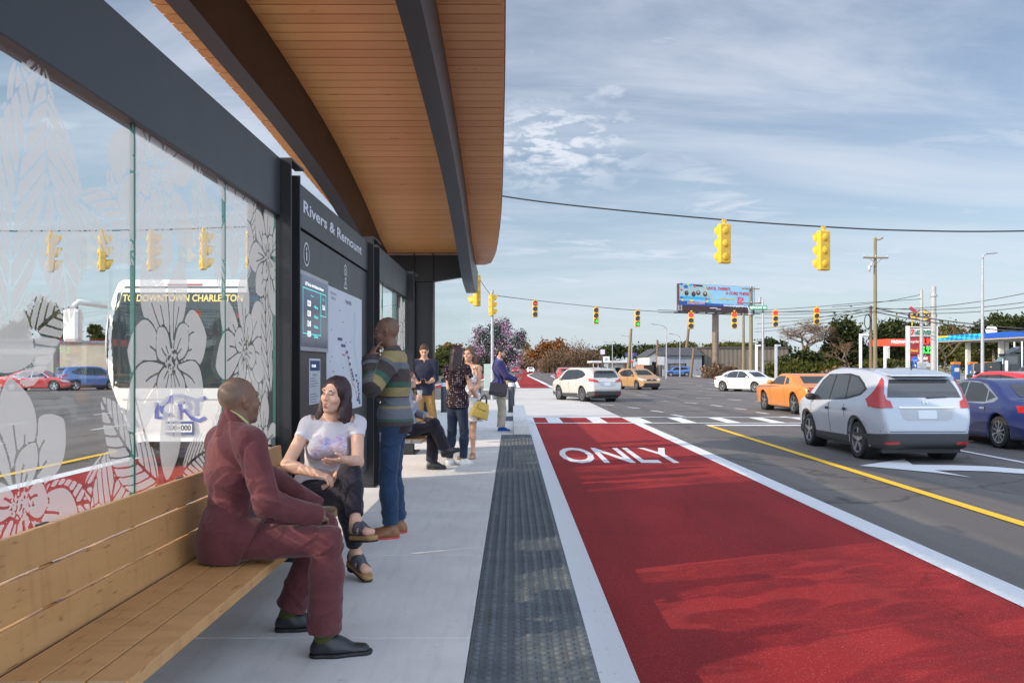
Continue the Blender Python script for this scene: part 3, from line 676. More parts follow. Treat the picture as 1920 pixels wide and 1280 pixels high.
# ============================================================ benches
def wood_mat(name, c1, c2, dark):
    t = NT(name); o = t.obj(); g = t.n('ShaderNodeNewGeometry').outputs['Random Per Island']
    w_ = t.n('ShaderNodeVectorMath', operation='ADD'); t.l(o, w_.inputs[0]); cx = t.n('ShaderNodeCombineXYZ')
    t.l(t.math('MULTIPLY', g, 31.), cx.inputs[1]); t.l(t.math('MULTIPLY', g, 7.), cx.inputs[0]); t.l(cx.outputs[0], w_.inputs[1]); v = w_.outputs[0]
    gr = t.noise(t.mapv(v, (16, .9, 16)), 2.0, 7, .62); br = t.noise(t.mapv(v, (1, .5, 1)), 2.4, 4); fl = t.noise(t.mapv(v, (26, 3.2, 26)), 2.6, 3); cu = t.noise(t.mapv(v, (2, 9, 2), (0, 0, .3)), 1.6, 3)
    c = t.mix(gr, c1, c2); c = t.mix(t.math('MULTIPLY', br, .55), c, tuple(x * .74 for x in c1))
    c = t.mix(t.ramp(cu, [(.52, (0, 0, 0)), (.70, (.5, .5, .5))]), c, tuple(x * .7 for x in c1))
    c = t.mix(t.ramp(fl, [(.635, (0, 0, 0)), (.70, (.75, .75, .75))]), c, dark); c = t.mix(t.math('MULTIPLY', g, .5), c, tuple(x * .78 for x in c1))
    t.pbr(c, .5, spec=.4, bump=gr, bstr=.1, bdist=.002, coat=.1); return t.m
WOOD = wood_mat('bench_timber', (.47, .245, .088), (.64, .37, .155), (.17, .065, .02)); CAP = M('bench_end_metal', (.30, .33, .37), .4, .4)
def bench(y0, y1, label, lean=.03):
    b = thing('bench', label, 'bench', (-1.4, (y0 + y1) / 2, 0), 'timber benches along the shelter')
    for x0, x1 in ((-1.285, -1.16), (-1.425, -1.292), (-1.565, -1.432)):
        q = MB().box((x0, y0, .405), (x1, y1, .45)).build('seat_slat', WOOD, b, bevel=.004)
        MB().box((x0 + .006, y0 - .005, .408), (x1 - .006, y0 - .0004, .447)).build('end_cap', CAP, q)
    for k, (z0, z1) in enumerate(((.435, .565), (.575, .705), (.715, .845))):
        xo = -1.595 - .012 * k; s = MB(); rot = Matrix.Rotation(R(-5), 3, 'Y'); ya = y0 - (.6 if y0 < 4 else 0); s.obox((xo - .012, (ya + y1) / 2, (z0 + z1) / 2), (.032, y1 - ya, z1 - z0), rot); s.build('back_slat', WOOD, b, bevel=.004)
    n = 2 if y1 - y0 < 3 else 3
    for k in range(n):
        y = y0 + .45 + (y1 - y0 - .9) * k / (n - 1); s = MB()
        s.box((-1.64, y - .025, .37), (-1.22, y + .025, .404)); s.box((-1.66, y - .025, .30), (-1.60, y + .025, .3695))
        s.obox((-1.648, y, .61), (.02, .06, .47), Matrix.Rotation(R(-5), 3, 'Y')); s.build('support', STEEL2, b, bevel=.003)
    return b
bench(2.56, 5.95, 'long pale timber bench carrying the burgundy-suited man and the woman in white T-shirt')
bench(10.9, 13.3, 'pale timber slat bench behind the information board, with the grey-jacketed person on its end')

# ============================================================ people: smooth bodies grown from a skeleton
V = lambda *a: Vector(a)
def sdf_prim(p, P, e=0.):
    """distance of points P (3 arrays) to primitive p grown by e"""
    k = p[0]
    if k in ('cone', 'flat'):
        a, b, ra, rb = p[1], p[2], p[3] + e, p[4] + e
        ab = b - a; L2 = max(ab.length_squared, 1e-9)
        X, Y, Z = P[0] - a.x, P[1] - a.y, P[2] - a.z
        t = np.clip((X * ab.x + Y * ab.y + Z * ab.z) / L2, 0, 1)
        X, Y, Z = X - t * ab.x, Y - t * ab.y, Z - t * ab.z; r = ra + (rb - ra) * t
        if k == 'cone': return np.sqrt(X * X + Y * Y + Z * Z) - r
        s = p[5]; fs = p[6]; q = X * s.x + Y * s.y + Z * s.z
        o2 = np.maximum(X * X + Y * Y + Z * Z - q * q, 0); r2 = r * fs + e * (1 - fs)
        k0 = np.sqrt((q / r) ** 2 + o2 / r2 ** 2) + 1e-6; k1 = np.sqrt((q / r ** 2) ** 2 + o2 / r2 ** 4) + 1e-6
        return k0 * (k0 - 1) / k1
    c, r, m = p[1], p[2], p[3]
    X, Y, Z = P[0] - c.x, P[1] - c.y, P[2] - c.z; q = []
    for i in range(3):
        ax = m.col[i]; q.append(X * ax.x + Y * ax.y + Z * ax.z)
    r = [x + e for x in r]
    k0 = np.sqrt(sum((q[i] / r[i]) ** 2 for i in range(3))) + 1e-6; k1 = np.sqrt(sum((q[i] / r[i] ** 2) ** 2 for i in range(3))) + 1e-6
    return k0 * (k0 - 1) / k1
def prim_box(p, e):
    if p[0] in ('cone', 'flat'):
        r = max(p[3], p[4]) + e; a, b = p[1], p[2]
        return [min(a[i], b[i]) - r for i in range(3)], [max(a[i], b[i]) + r for i in range(3)]
    r = max(p[2]) + e; return [p[1][i] - r for i in range(3)], [p[1][i] + r for i in range(3)]
def wrinkle(P, amp, f=9., seed=0., ax=(1, 1, 1)):
    """ridged folds running slantwise, the ridges bent by a slow warp"""
    x, y, z = P[0] * ax[0], P[1] * ax[1], P[2] * ax[2]
    w = np.sin(x * f * .33 + 1.3 * seed) + np.sin(y * f * .37 - seed) + np.sin(z * f * .29 + 2 * seed)
    r1 = 1 - np.abs(np.sin(.5 * f * (.55 * x + .9 * z + .3 * y) + 1.1 * w + seed)); r2 = 1 - np.abs(np.sin(.5 * f * 1.35 * (y - .75 * z + .4 * x) + .9 * w - seed))
    m = .5 + .5 * np.sin(f * .23 * (x - y + 1.3 * z) + seed * 2 + w * .6)
    return -amp * ((r1 ** 3) * m + (r2 ** 3) * (1 - m) - .25) * 1.5
class Surf:
    def __init__(s, prims, h=.007, e=0., pad=.03):
        s.h = h; B = [prim_box(p, e + pad) for p in prims]
        s.lo = np.array([min(b[0][i] for b in B) for i in range(3)]); hi = np.array([max(b[1][i] for b in B) for i in range(3)])
        n = np.ceil((hi - s.lo) / h).astype(int) + 1; s.ax = [s.lo[i] + h * np.arange(n[i]) for i in range(3)]
        s.F = np.full(n, .5, np.float32)
        for p in prims: s.add(p, e)
    def blk(s, lo, hi):
        sl = []
        for i in range(3):
            a = int(np.clip(np.floor((lo[i] - s.lo[i]) / s.h), 0, len(s.ax[i]))); b = int(np.clip(np.ceil((hi[i] - s.lo[i]) / s.h) + 1, 0, len(s.ax[i]))); sl.append(slice(a, b))
        P = np.meshgrid(*[s.ax[i][sl[i]].astype(np.float32) for i in range(3)], indexing='ij', sparse=True)
        return tuple(sl), P
    def add(s, p, e=0., sub=False):
        k = p[-1]; sl, P = s.blk(*prim_box(p, e + k + .03))
        if min(s.F[sl].shape) == 0: return
        d = sdf_prim(p, P, e); G = s.F[sl]
        if sub:
            d = -d; hh = np.clip(.5 - .5 * (G - d) / k, 0, 1); s.F[sl] = G * (1 - hh) + d * hh + k * hh * (1 - hh)
        else:
            hh = np.clip(.5 + .5 * (G - d) / k, 0, 1); s.F[sl] = G * (1 - hh) + d * hh - k * hh * (1 - hh)
    def cut(s, p, n, r=None, ar=None):
        """remove what lies on the n side of p (only within r of p when given)"""
        n = Vector(n).normalized(); p = Vector(p)
        sl, P = s.blk(*((p - Vector((r,) * 3), p + Vector((r,) * 3)) if r else (s.lo - 1, s.lo + 99)))
        d = (P[0] - p.x) * n.x + (P[1] - p.y) * n.y + (P[2] - p.z) * n.z
        if r: 
            q2 = (P[0] - p.x) ** 2 + (P[1] - p.y) ** 2 + (P[2] - p.z) ** 2; m = q2 < r * r
            if ar: m &= q2 - d * d < ar * ar
            s.F[sl] = np.where(m, np.maximum(s.F[sl], d), s.F[sl])
        else: s.F[sl] = np.maximum(s.F[sl], d)
    def fold(s, amp, f=9., seed=0., centre=None, rad=None, ax=(1, 1, 1)):
        sl, P = s.blk(*((Vector(centre) - Vector((2 * rad,) * 3), Vector(centre) + Vector((2 * rad,) * 3)) if centre is not None else (s.lo - 1, s.lo + 99)))
        w = wrinkle(P, amp, f, seed, ax)
        if centre is not None: w = w * np.exp(-((P[0] - centre[0]) ** 2 + (P[1] - centre[1]) ** 2 + (P[2] - centre[2]) ** 2) / rad ** 2)
        s.F[sl] = s.F[sl] + w
    def mesh(s):
        F = s.F; S = F < 0; nx, ny, nz = F.shape
        C = [S[a:nx - 1 + a, b:ny - 1 + b, c:nz - 1 + c] for a in (0, 1) for b in (0, 1) for c in (0, 1)]
        cnt = sum(c.astype(np.int8) for c in C); act = (cnt > 0) & (cnt < 8); I = np.argwhere(act)
        idx = -np.ones(act.shape, np.int32); idx[act] = np.arange(len(I))
        off = np.array([(a, b, c) for a in (0, 1) for b in (0, 1) for c in (0, 1)])
        val = np.stack([F[I[:, 0] + o[0], I[:, 1] + o[1], I[:, 2] + o[2]] for o in off], 1)
        acc = np.zeros((len(I), 3)); num = np.zeros(len(I))
        for i in range(8):
            for j in range(i + 1, 8):
                if np.abs(off[i] - off[j]).sum() != 1: continue
                m = (val[:, i] < 0) != (val[:, j] < 0); t = val[:, i] / np.where(val[:, i] == val[:, j], 1, val[:, i] - val[:, j])
                acc += np.where(m[:, None], off[i] + t[:, None] * (off[j] - off[i]), 0); num += m
        v = (I + acc / np.maximum(num, 1)[:, None]) * s.h + s.lo
        fs = []
        for ax in range(3):
            o1, o2 = (ax + 1) % 3, (ax + 2) % 3
            sa = [slice(None)] * 3; sb = [slice(None)] * 3; sa[ax] = slice(0, -1); sb[ax] = slice(1, None)
            A, B = S[tuple(sa)], S[tuple(sb)]; E = np.argwhere(A != B)
            E = E[(E[:, o1] > 0) & (E[:, o2] > 0) & (E[:, o1] < F.shape[o1] - 1) & (E[:, o2] < F.shape[o2] - 1)]
            if not len(E): continue
            inside = A[E[:, 0], E[:, 1], E[:, 2]]; q = []
            for d1, d2 in ((-1, -1), (0, -1), (0, 0), (-1, 0)):
                c = E.copy(); c[:, o1] += d1; c[:, o2] += d2; q.append(idx[c[:, 0], c[:, 1], c[:, 2]])
            q = np.stack(q, 1); q[~inside] = q[~inside][:, ::-1]; fs.append(q)
        return v, np.concatenate(fs)
    def build(s, name, mat, parent=None, org=None, attr=None, smooth_it=1):
        v, f = s.mesh(); o = np.array(origin_of(parent) if parent is not None else (org or (0, 0, 0)))
        if smooth_it:   # light relaxation
            e = np.concatenate([f[:, [0, 1]], f[:, [1, 2]], f[:, [2, 3]], f[:, [3, 0]]])
            for _ in range(smooth_it):
                acc = np.zeros_like(v); n = np.zeros(len(v)); np.add.at(acc, e[:, 0], v[e[:, 1]]); np.add.at(n, e[:, 0], 1)
                np.add.at(acc, e[:, 1], v[e[:, 0]]); np.add.at(n, e[:, 1], 1); v = v * .5 + acc / np.maximum(n, 1)[:, None] * .5
        me = bpy.data.meshes.new(name); me.vertices.add(len(v)); me.vertices.foreach_set('co', (v - o).astype(np.float32).ravel())
        me.loops.add(f.size); me.loops.foreach_set('vertex_index', f.astype(np.int32).ravel())
        me.polygons.add(len(f)); me.polygons.foreach_set('loop_start', np.arange(0, f.size, 4, dtype=np.int32)); me.update(calc_edges=True); me.validate()
        me.polygons.foreach_set('use_smooth', [True] * len(me.polygons)); me.materials.append(mat)
        if attr is not None and len(me.vertices) == len(v):
            a = me.attributes.new('band', 'FLOAT', 'POINT'); a.data.foreach_set('value', attr(v).astype(np.float32))
        ob = bpy.data.objects.new(name, me); COL.objects.link(ob)
        if parent is not None: ob.parent = parent
        else: ob.location = Vector(o)
        return ob

def ik(a, c, l1, l2, pole):
    """elbow or knee between a and c, bending towards pole"""
    d = c - a; L = min(d.length, (l1 + l2) * .999); u = d.normalized(); x = (l1 * l1 - l2 * l2 + L * L) / (2 * L); h = math.sqrt(max(l1 * l1 - x * x, 0))
    w = Vector(pole); w = (w - u * w.dot(u)).normalized(); return a + u * x + w * h
def frame(f, up=(0, 0, 1)):
    f = Vector(f).normalized(); r = f.cross(Vector(up)).normalized(); u = r.cross(f); return r, f, u
def mrot(r, f, u): return Matrix((r, f, u)).transposed()
def hand_prims(w, d, n, t, s=1., curl=.35, spread=0., curls=None, thumb=.5):
    d = Vector(d).normalized(); n = Vector(n); n = (n - d * n.dot(d)).normalized(); t = Vector(t); t = (t - d * t.dot(d) - n * t.dot(n)).normalized()
    k = w + d * .088 * s; P = [('flat', w + d * .006 * s, w + d * .03 * s, .027 * s, .034 * s, t, .55, .012), ('flat', w + d * .03 * s, k - d * .006, .035 * s, .039 * s, t, .36, .012)]
    for i, (o, L) in enumerate(((.030, .070), (.010, .079), (-.011, .073), (-.030, .057))):
        c = (curls[i] if curls else curl) * (1 + .08 * i); p = k + t * o * s - d * (.006 * abs(o) / .03) * s; dr = (d + t * spread * o * 12).normalized(); r = .0088 * s
        for j, q in enumerate((.45, .31, .24)):
            a = c * (.9, 1.25, .8)[j]; dr = (dr * math.cos(a) + n * math.sin(a)).normalized()
            # keep turning in the same plane
            nn = (n - dr * n.dot(dr)); nn = nn.normalized() if nn.length > .05 else -d
            e = p + dr * L * q * s; P.append(('cone', p, e, r, r * .9, .005)); p = e; r *= .9
            n_loc = nn
    b = w + d * .022 * s + t * .024 * s; m = b + (d * .62 + t * .62 + n * thumb).normalized() * .042 * s; e = m + (d * .85 + t * .25 + n * thumb * .8).normalized() * .03 * s
    P += [('cone', b, m, .0135 * s, .0105 * s, .010), ('cone', m, e, .0100 * s, .0082 * s, .004)]
    return P
def head_prims(c, f, up, s=1., fem=False):
    r, f, u = frame(f, up); Q = lambda x, y, z: c + (r * x + f * y + u * z) * s; m = mrot(r, f, u); E = lambda p, q, k: ('ell', Q(*p), [a * s for a in q], m, k)
    j = .9 if fem else 1.
    A = [E((0, -.014, .030), (.0735, .094, .091), .02), E((0, .018, -.028), (.060 * j + .003, .072, .090), .02), E((0, .040, -.082), (.043 * j, .043, .030), .02),
         E((-.040, .052, -.022), (.026, .026, .026), .015), E((.040, .052, -.022), (.026, .026, .026), .015),
         ('cone', Q(-.038, .072, .034), Q(.038, .072, .034), .0125 * s, .0125 * s, .012), ('cone', Q(0, .082, .022), Q(0, .1035, -.022), .0085 * s, .0125 * s, .008),
         E((-.0125, .092, -.027), (.0085, .010, .0075), .006), E((.0125, .092, -.027), (.0085, .010, .0075), .006),
         ('cone', Q(-.020, .079, -.057), Q(.020, .079, -.057), .0085 * s, .0085 * s, .008), ('cone', Q(-.016, .079, -.069), Q(.016, .079, -.069), .0085 * s, .0085 * s, .008), E((0, .070, -.098), (.02, .017, .016), .014)]
    for sg in (-1, 1):
        A += [E((sg * .074, -.008, -.004), (.011, .017, .031), .006), E((sg * .080, -.014, .008), (.007, .016, .021), .005)]
    S = [E((-.0315, .094, .012), (.017, .016, .0115), .012), E((.0315, .094, .012), (.017, .016, .0115), .012), E((-.081, -.002, .0), (.006, .008, .014), .006), E((.081, -.002, .0), (.006, .008, .014), .006)]
    return A, S, Q, m
def skin(name, c, c2): return M(name, c, .60, scale=9, col2=c2, bump=.12, bscale=220, bdist=.001, sss=.06, spec=.4)
EYEW = flat('eye_white', (.22, .20, .19), .3); IRIS = flat('dark_iris', (.015, .010, .008), .15)
def person(spec):
    """spec: joints in world space, garments as functions; returns the person"""
    g = spec.get; s = g('s', 1.); h = g('h', .007); fem = g('fem', False); J = spec['J']
    up = Vector((0, 0, 1)); pel, chest, neck, head = J['pelvis'], J['chest'], J['neck'], J['head']
    ps, cs = Vector(J['pelvis_side']).normalized(), Vector(J['chest_side']).normalized()    # towards the person's right
    T = []
    wd = (.152, .118, .150, .158) if not fem else (.158, .108, .132, .140)
    dp = (.72, .74, .72, .64)
    waist = pel.lerp(chest, .45)
    ms = (ps + cs).normalized()
    T += [('flat', pel - up * .02, pel + (waist - pel) * .4, wd[0] * s, wd[0] * .93 * s, ps, dp[0], .05), ('flat', waist, pel.lerp(chest, .72), wd[1] * s, wd[1] * 1.08 * s, ms, dp[1], .06),
          ('flat', chest - (neck - chest) * .05, chest.lerp(neck, .35), wd[2] * s, wd[2] * s, cs, dp[2], .06)]
    sh = {'R': J['shR'], 'L': J['shL']}
    T += [('cone', sh['R'].lerp(neck, .12), sh['L'].lerp(neck, .12), .052 * s, .052 * s, .05), ('cone', sh['R'] - up * .015, neck.lerp(sh['R'], .2) + up * .022, .045 * s, .048 * s, .04), ('cone', sh['L'] - up * .015, neck.lerp(sh['L'], .2) + up * .022, .045 * s, .048 * s, .04)]
    cf = cs.cross(up) * -1; cf = up.cross(cs)   # forward of the chest
    m3 = mrot(cs, cf, up)
    if fem:
        for sg in (-1, 1): T.append(('ell', chest + cs * .068 * sg * s + cf * .085 * s - up * .015, [.062 * s, .058 * s, .060 * s], m3, .04))
    else:
        for sg in (-1, 1): T.append(('ell', chest + cs * .07 * sg * s + cf * .055 * s + up * .03, [.075 * s, .05 * s, .06 * s], m3, .05))
    N = [('cone', neck + (head - neck) * .02, head - (head - neck).normalized() * .05 * s, (.050 if fem else .060) * s, (.045 if fem else .056) * s, .035)]
    arms, legs, feet, hands = {}, {}, {}, {}
    au, af = (.043, .036) if fem else (.052, .042)
    tw = (.082, .060) if fem else (.084, .063); sw = (.056, .036) if fem else (.058, .041)
    for q in 'RL':
        a, b, c = sh[q], J['el' + q], J['wr' + q]
        arms[q] = [('cone', a, b, (au + .004) * s, af * 1.06 * s, .03), ('cone', b, b.lerp(c, .35), af * 1.06 * s, af * 1.04 * s, .02), ('cone', b.lerp(c, .3), c, af * 1.02 * s, .0265 * s, .02)]
        hs = J['hand' + q]; hands[q] = hand_prims(c, *hs[:3], s=s * (.92 if fem else 1.), **(hs[3] if len(hs) > 3 else {}))
        a, b, c = J['hip' + q], J['kn' + q], J['an' + q]
        bk = (b - a).cross(c - b); 
        legs[q] = [('cone', a, b, tw[0] * s, tw[1] * s, .05), ('cone', b, b.lerp(c, .35), tw[1] * .93 * s, sw[0] * s, .03), ('cone', b.lerp(c, .3), c, sw[0] * s, sw[1] * s, .03)]
        fd = Vector(J['foot' + q]).normalized(); fr = fd.cross(up).normalized() if abs(fd.z) < .9 else Vector((1, 0, 0)); fu = fr.cross(fd)
        feet[q] = [('cone', c - fd * .025 * s - fu * .045 * s, c + fd * .05 * s - fu * .045 * s, .034 * s, .034 * s, .03), ('flat', c + fd * .04 * s - fu * .047 * s, c + fd * .15 * s - fu * .060 * s, .036 * s, .040 * s, fr, .62, .03), ('cone', c, c + fd * .07 * s - fu * .045 * s, sw[1] * s, .026 * s, .03)]
        J['fu' + q] = fu; J['fr' + q] = fr; J['fd' + q] = fd
    hp, hsub, Q, hm = head_prims(head, J['face'], J.get('headup', (0, 0, 1)), s * g('hs', 1.), fem)
    J['pf'] = up.cross(ps); J['Q'] = Q; J['hm'] = hm; J['cf'] = cf
    sk = spec['skin']; allp = T + N + sum(arms.values(), []) + sum(legs.values(), []) + sum(feet.values(), []) + hp + sum(hands.values(), [])
    sl = .007 * s   # the trunk and legs are a little slimmer than the clothes built on them
    thin = [(p[:3] + (p[3] - sl, p[4] - sl) + p[5:]) if p[0] != 'ell' else ('ell', p[1], [x - sl for x in p[2]], p[3], p[4]) for p in T + sum(legs.values(), [])]
    B = Surf(thin + N + sum(arms.values(), []) + sum(feet.values(), []) + hp + sum(hands.values(), []), h, 0.)
    for q in hsub: B.add(q, 0., True)
    org = (pel.x, pel.y, g('floor', 0.))
    # body one continuous skin; under thick clothes it is a little slimmer
    root = B.build('person', sk, None, org, smooth_it=0)
    root['label'] = spec['label']; root['category'] = 'person'
    G = dict(T=T, N=N, arms=arms, legs=legs, feet=feet, hands=hands, J=J, s=s, h=h, root=root, up=up, waist=waist, head=hp)
    face = g('face', True)
    if face:
        for sg in (-1, 1):
            e = MB(); e.mat(0).ell(Q(sg * .0315, .0765, .0115), (.0128 * s, .0118 * s, .0066 * s), 12, 8, hm); gz = Vector(J.get('gaze', J['face'])).normalized()
            e.mat(1).ell(Q(sg * .0315, .0765, .0115) + gz * .0078 * s, (.0076 * s, .0056 * s, .0064 * s), 10, 6, hm); e.build('eye', [EYEW, IRIS], root, smooth=True)
            bz = g('brow', (.006, .028, .030, .0035)); b = MB()
            b.tube([Q(sg * .016, .0865, bz[1] + .001), Q(sg * .032, .0855, bz[2] + .004), Q(sg * .048, .0735, bz[1] - .002)], .003, 6, rs=[bz[3] * s, bz[3] * s, .0018 * s]); b.build('eyebrow', spec['hairmat'], root, smooth=True)
        lc = g('lips')
        if lc is not None:
            o = g('mouth', 0.); b = MB()
            b.tube([Q(-.024, .0775, -.063), Q(-.010, .0885, -.058 + o * .006), Q(0, .0895, -.059 + o * .006), Q(.010, .0885, -.058 + o * .006), Q(.024, .0775, -.063)], .004, 8, rs=[.002 * s, .0048 * s, .0045 * s, .0048 * s, .002 * s])
            b.tube([Q(-.022, .0775, -.064), Q(-.009, .0885, -.070 - o * .010), Q(.009, .0885, -.070 - o * .010), Q(.022, .0775, -.064)], .004, 8, rs=[.002 * s, .0055 * s, .0055 * s, .002 * s]); b.build('lips', lc, root, smooth=True)
            if o:
                b = MB(); b.ell(Q(0, .0855, -.064 - o * .003), (.013 * s, .0055 * s, (.003 + .005 * abs(o)) * s), 12, 8, hm); b.build('mouth', g('mouthmat', IRIS), root, smooth=True)
    for fn in spec['wear']: fn(G)
    return root

# ---- garments -------------------------------------------------------------
def shoes(mat, sole_mat, heel=0., name='shoe', toe=.0, laces=None, e=.006, sole=.012, grow=0.):
    def fn(G):
        J, s = G['J'], G['s']
        for q in 'RL':
            c, fd, fr, fu = J['an' + q], J['fd' + q], J['fr' + q], J['fu' + q]
            P = [('cone', c - fd * .030 * s - fu * .050 * s, c + fd * .05 * s - fu * .050 * s, .036 * s, .036 * s, .03), ('flat', c + fd * .04 * s - fu * .053 * s, c + fd * (.165 + toe) * s - fu * .066 * s, .042 * s, .036 * s, fr, .68, .03),
                 ('cone', c - fu * .005, c + fd * .085 * s - fu * .040 * s, .043 * s, .032 * s, .03)]
            S = Surf(P, min(G['h'], .006), e + grow); S.cut(c + fu * .012 * s, fu - fd * .12, None); S.cut(c - fu * (.082 - sole) * s, -fu)
            ob = S.build(name, mat, G['root'])
            P2 = [('flat', c - fd * .028 * s - fu * .07 * s, c + fd * .06 * s - fu * .07 * s, .037 * s, .039 * s, fr, 1., .03), ('flat', c + fd * .05 * s - fu * .07 * s, c + fd * (.168 + toe) * s - fu * .07 * s, .044 * s, .036 * s, fr, .9, .03)]
            S = Surf(P2, min(G['h'], .006), e + grow + .003); S.cut(c - fu * (.082 - sole - .0005) * s, fu); S.cut(c - fu * (.084 + heel) * s, -fu)
            if heel: 
                mid = c + fd * .03 * s - fu * .08 * s
                sl, Pm = S.blk(S.lo - 1, S.lo + 99); d = (Pm[0] - mid.x) * fd.x + (Pm[1] - mid.y) * fd.y + (Pm[2] - mid.z) * fd.z; z = (Pm[0] - mid.x) * fu.x + (Pm[1] - mid.y) * fu.y + (Pm[2] - mid.z) * fu.z
                S.F = np.where((d > 0) & (z < -.012 * s), np.maximum(S.F, .002), S.F)
            S.build('sole', sole_mat, ob)
            if laces:
                b = MB()
                for k in range(4):
                    p = c + fd * (.045 + .017 * k) * s - fu * (-.018 + .0125 * k) * s; b.tube([p - fr * .014 * s, p + fu * .003, p + fr * .014 * s], .0022 * s, 5)
                b.build('laces', laces, ob)
    return fn
def trousers(mat, e=.012, end=.94, amp=.004, name='trousers', cuff=None, flare=0., top=.10, rise=0.):
    def fn(G):
        J, s = G['J'], G['s']; P = [p for p in G['T'][:1]]
        up = (G['waist'] - J['pelvis']).normalized()
        for q in 'RL':
            a, b, c = J['hip' + q], J['kn' + q], J['an' + q]; L = G['legs'][q]; f = b.lerp(c, end)
            P += [L[0], ('cone', b, b.lerp(c, .35), L[1][3], L[1][4] + .004 + flare * .4, .03), ('cone', b.lerp(c, .3), f + (c - b).normalized() * .05, L[2][3] + .004 + flare * .4, L[2][4] + .010 + flare, .03)]
        S = Surf(P, G['h'], e); S.cut(J['pelvis'] + up * top * s, up, .27)
        for i, q in enumerate('RL'):
            a, b, c = J['hip' + q], J['kn' + q], J['an' + q]
            S.fold(amp * 1.3, 44, i + 1., tuple(b), .12); S.fold(amp * 1.5, 50, i + 3., tuple(b.lerp(c, .85)), .13); S.fold(amp * 1.3, 36, i + 5., tuple(a.lerp(b, .25)), .17)
            f = b.lerp(c, end); S.cut(f, c - b, .13)
        ob = S.build(name, mat, G['root'])
        if cuff:
            for q in 'RL':
                b, c = J['kn' + q], J['an' + q]; f = b.lerp(c, end)
                S = Surf([('cone', b.lerp(c, end - .09), f, G['legs'][q][2][4] + .02 + flare, G['legs'][q][2][4] + .02 + flare, .02)], G['h'], e); S.cut(f, c - b); S.cut(b.lerp(c, end - .07), b - c); S.build('cuff', cuff, ob)
    return fn
def top(mat, name, e=.012, sleeve=1.0, amp=.004, hem=-.06, neck_cut=.03, loose=0., band=None, collar=None, open_neck=None, hip=True, freq=26., cap=0., extra=None, sleeve_grow=0., shoulder_cut=None, front_hem=None):
    """a shirt, jacket or jumper; sleeve 0..2: 1 = elbow, 2 = wrist"""
    def fn(G):
        J, s, up = G['J'], G['s'], G['up']; P = list(G['T']); pel = J['pelvis']; ax = (J['chest'] - pel).normalized()
        if hip: P.append(('flat', pel + up * .03, pel + ax * hem * s - ax * .05 * s, (.158 + loose) * s, (.166 + loose) * s, Vector(J['pelvis_side']).normalized(), .72, .05))
        ends = []
        for q in 'RL':
            a, b, c = J['sh' + q], J['el' + q], J['wr' + q]; A = G['arms'][q]
            if sleeve <= 1:
                f = a.lerp(b, sleeve); P.append(('cone', a, f + (b - a).normalized() * .04, A[0][3] + .004 + sleeve_grow, A[0][3] + .004 + cap + sleeve_grow, .03)); ends.append((f, b - a))
            else:
                f = b.lerp(c, sleeve - 1); P += [('cone', a, b, A[0][3] + .004 + sleeve_grow, A[0][4] + .006 + sleeve_grow, .03), ('cone', b, f + (c - b).normalized() * .04, A[1][3] + .006 + sleeve_grow, (A[2][4] + .010 + cap + sleeve_grow if sleeve > 1.5 else A[1][4] + .008), .02)]; ends.append((f, c - b))
        if extra: P += extra(G)
        S = Surf(P, G['h'], e)
        S.fold(amp * .55, freq, 2.); S.fold(amp * 1.2, freq * 1.6, 4., tuple(G['waist']), .16, (1, 1, 1.8))
        for i, q in enumerate('RL'):
            S.fold(amp * 1.3, freq * 2., i + 1., tuple(J['el' + q]), .10); S.fold(amp, freq * 1.6, i + 6., tuple(J['sh' + q] - up * .08), .11)
        S.cut(pel + ax * hem * s, -ax)
        if front_hem: S.cut(pel + J['pf'] * front_hem, J['pf'] + Vector((0, 0, -.55)), .30)
        for f, d in ends: S.cut(f, d, .13, .074 if sleeve > .5 else .066)
        nk = J['neck']; nd = (J['head'] - nk).normalized()
        S.cut(nk + nd * neck_cut * s, nd + J['cf'] * -.0, .14)
        if shoulder_cut: S.cut(J['chest'] + up * shoulder_cut * s, up)
        if open_neck: S.add(('ell', nk + J['cf'] * open_neck[0] * s + up * open_neck[1] * s, [open_neck[2] * s, open_neck[2] * s, open_neck[3] * s], Matrix.Identity(3), .008), 0., True)
        ob = S.build(name, mat, G['root'], attr=(lambda v: band(G, v)) if band else None)
        if collar:
            c = Surf([('cone', nk - nd * .03 * s, nk + nd * .045 * s, (G['N'][0][3] + .010), (G['N'][0][3] + .003), .02)], G['h'], .009); c.cut(nk + nd * .048 * s, nd + J['cf'] * .45); c.cut(nk - nd * .03, -nd)
            c.add(('cone', nk + J['cf'] * .075 * s - up * .03, nk + J['cf'] * .07 * s + up * .08, .012, .028, .01), 0., True); c.build('collar', collar, ob)
    return fn
def hair(prims, mat, amp=.003, freq=60., name='hair', cuts=(), sub=(), h=None):
    """prims(Q, m) in head space"""
    def fn(G):
        Q, m, s = G['J']['Q'], G['J']['hm'], G['s']; S = Surf(prims(Q, m, s), h or min(G['h'], .006), 0.)
        for p in (sub(Q, m, s) if sub else ()): S.add(p, 0., True)
        S.fold(amp, freq, 1., None, None, (1, 1, .25)); S.build(name, mat, G['root'])
    return fn
def E_(Q, m, s): return lambda p, q, k=.01: ('ell', Q(*p), [a * s for a in q], m, k)
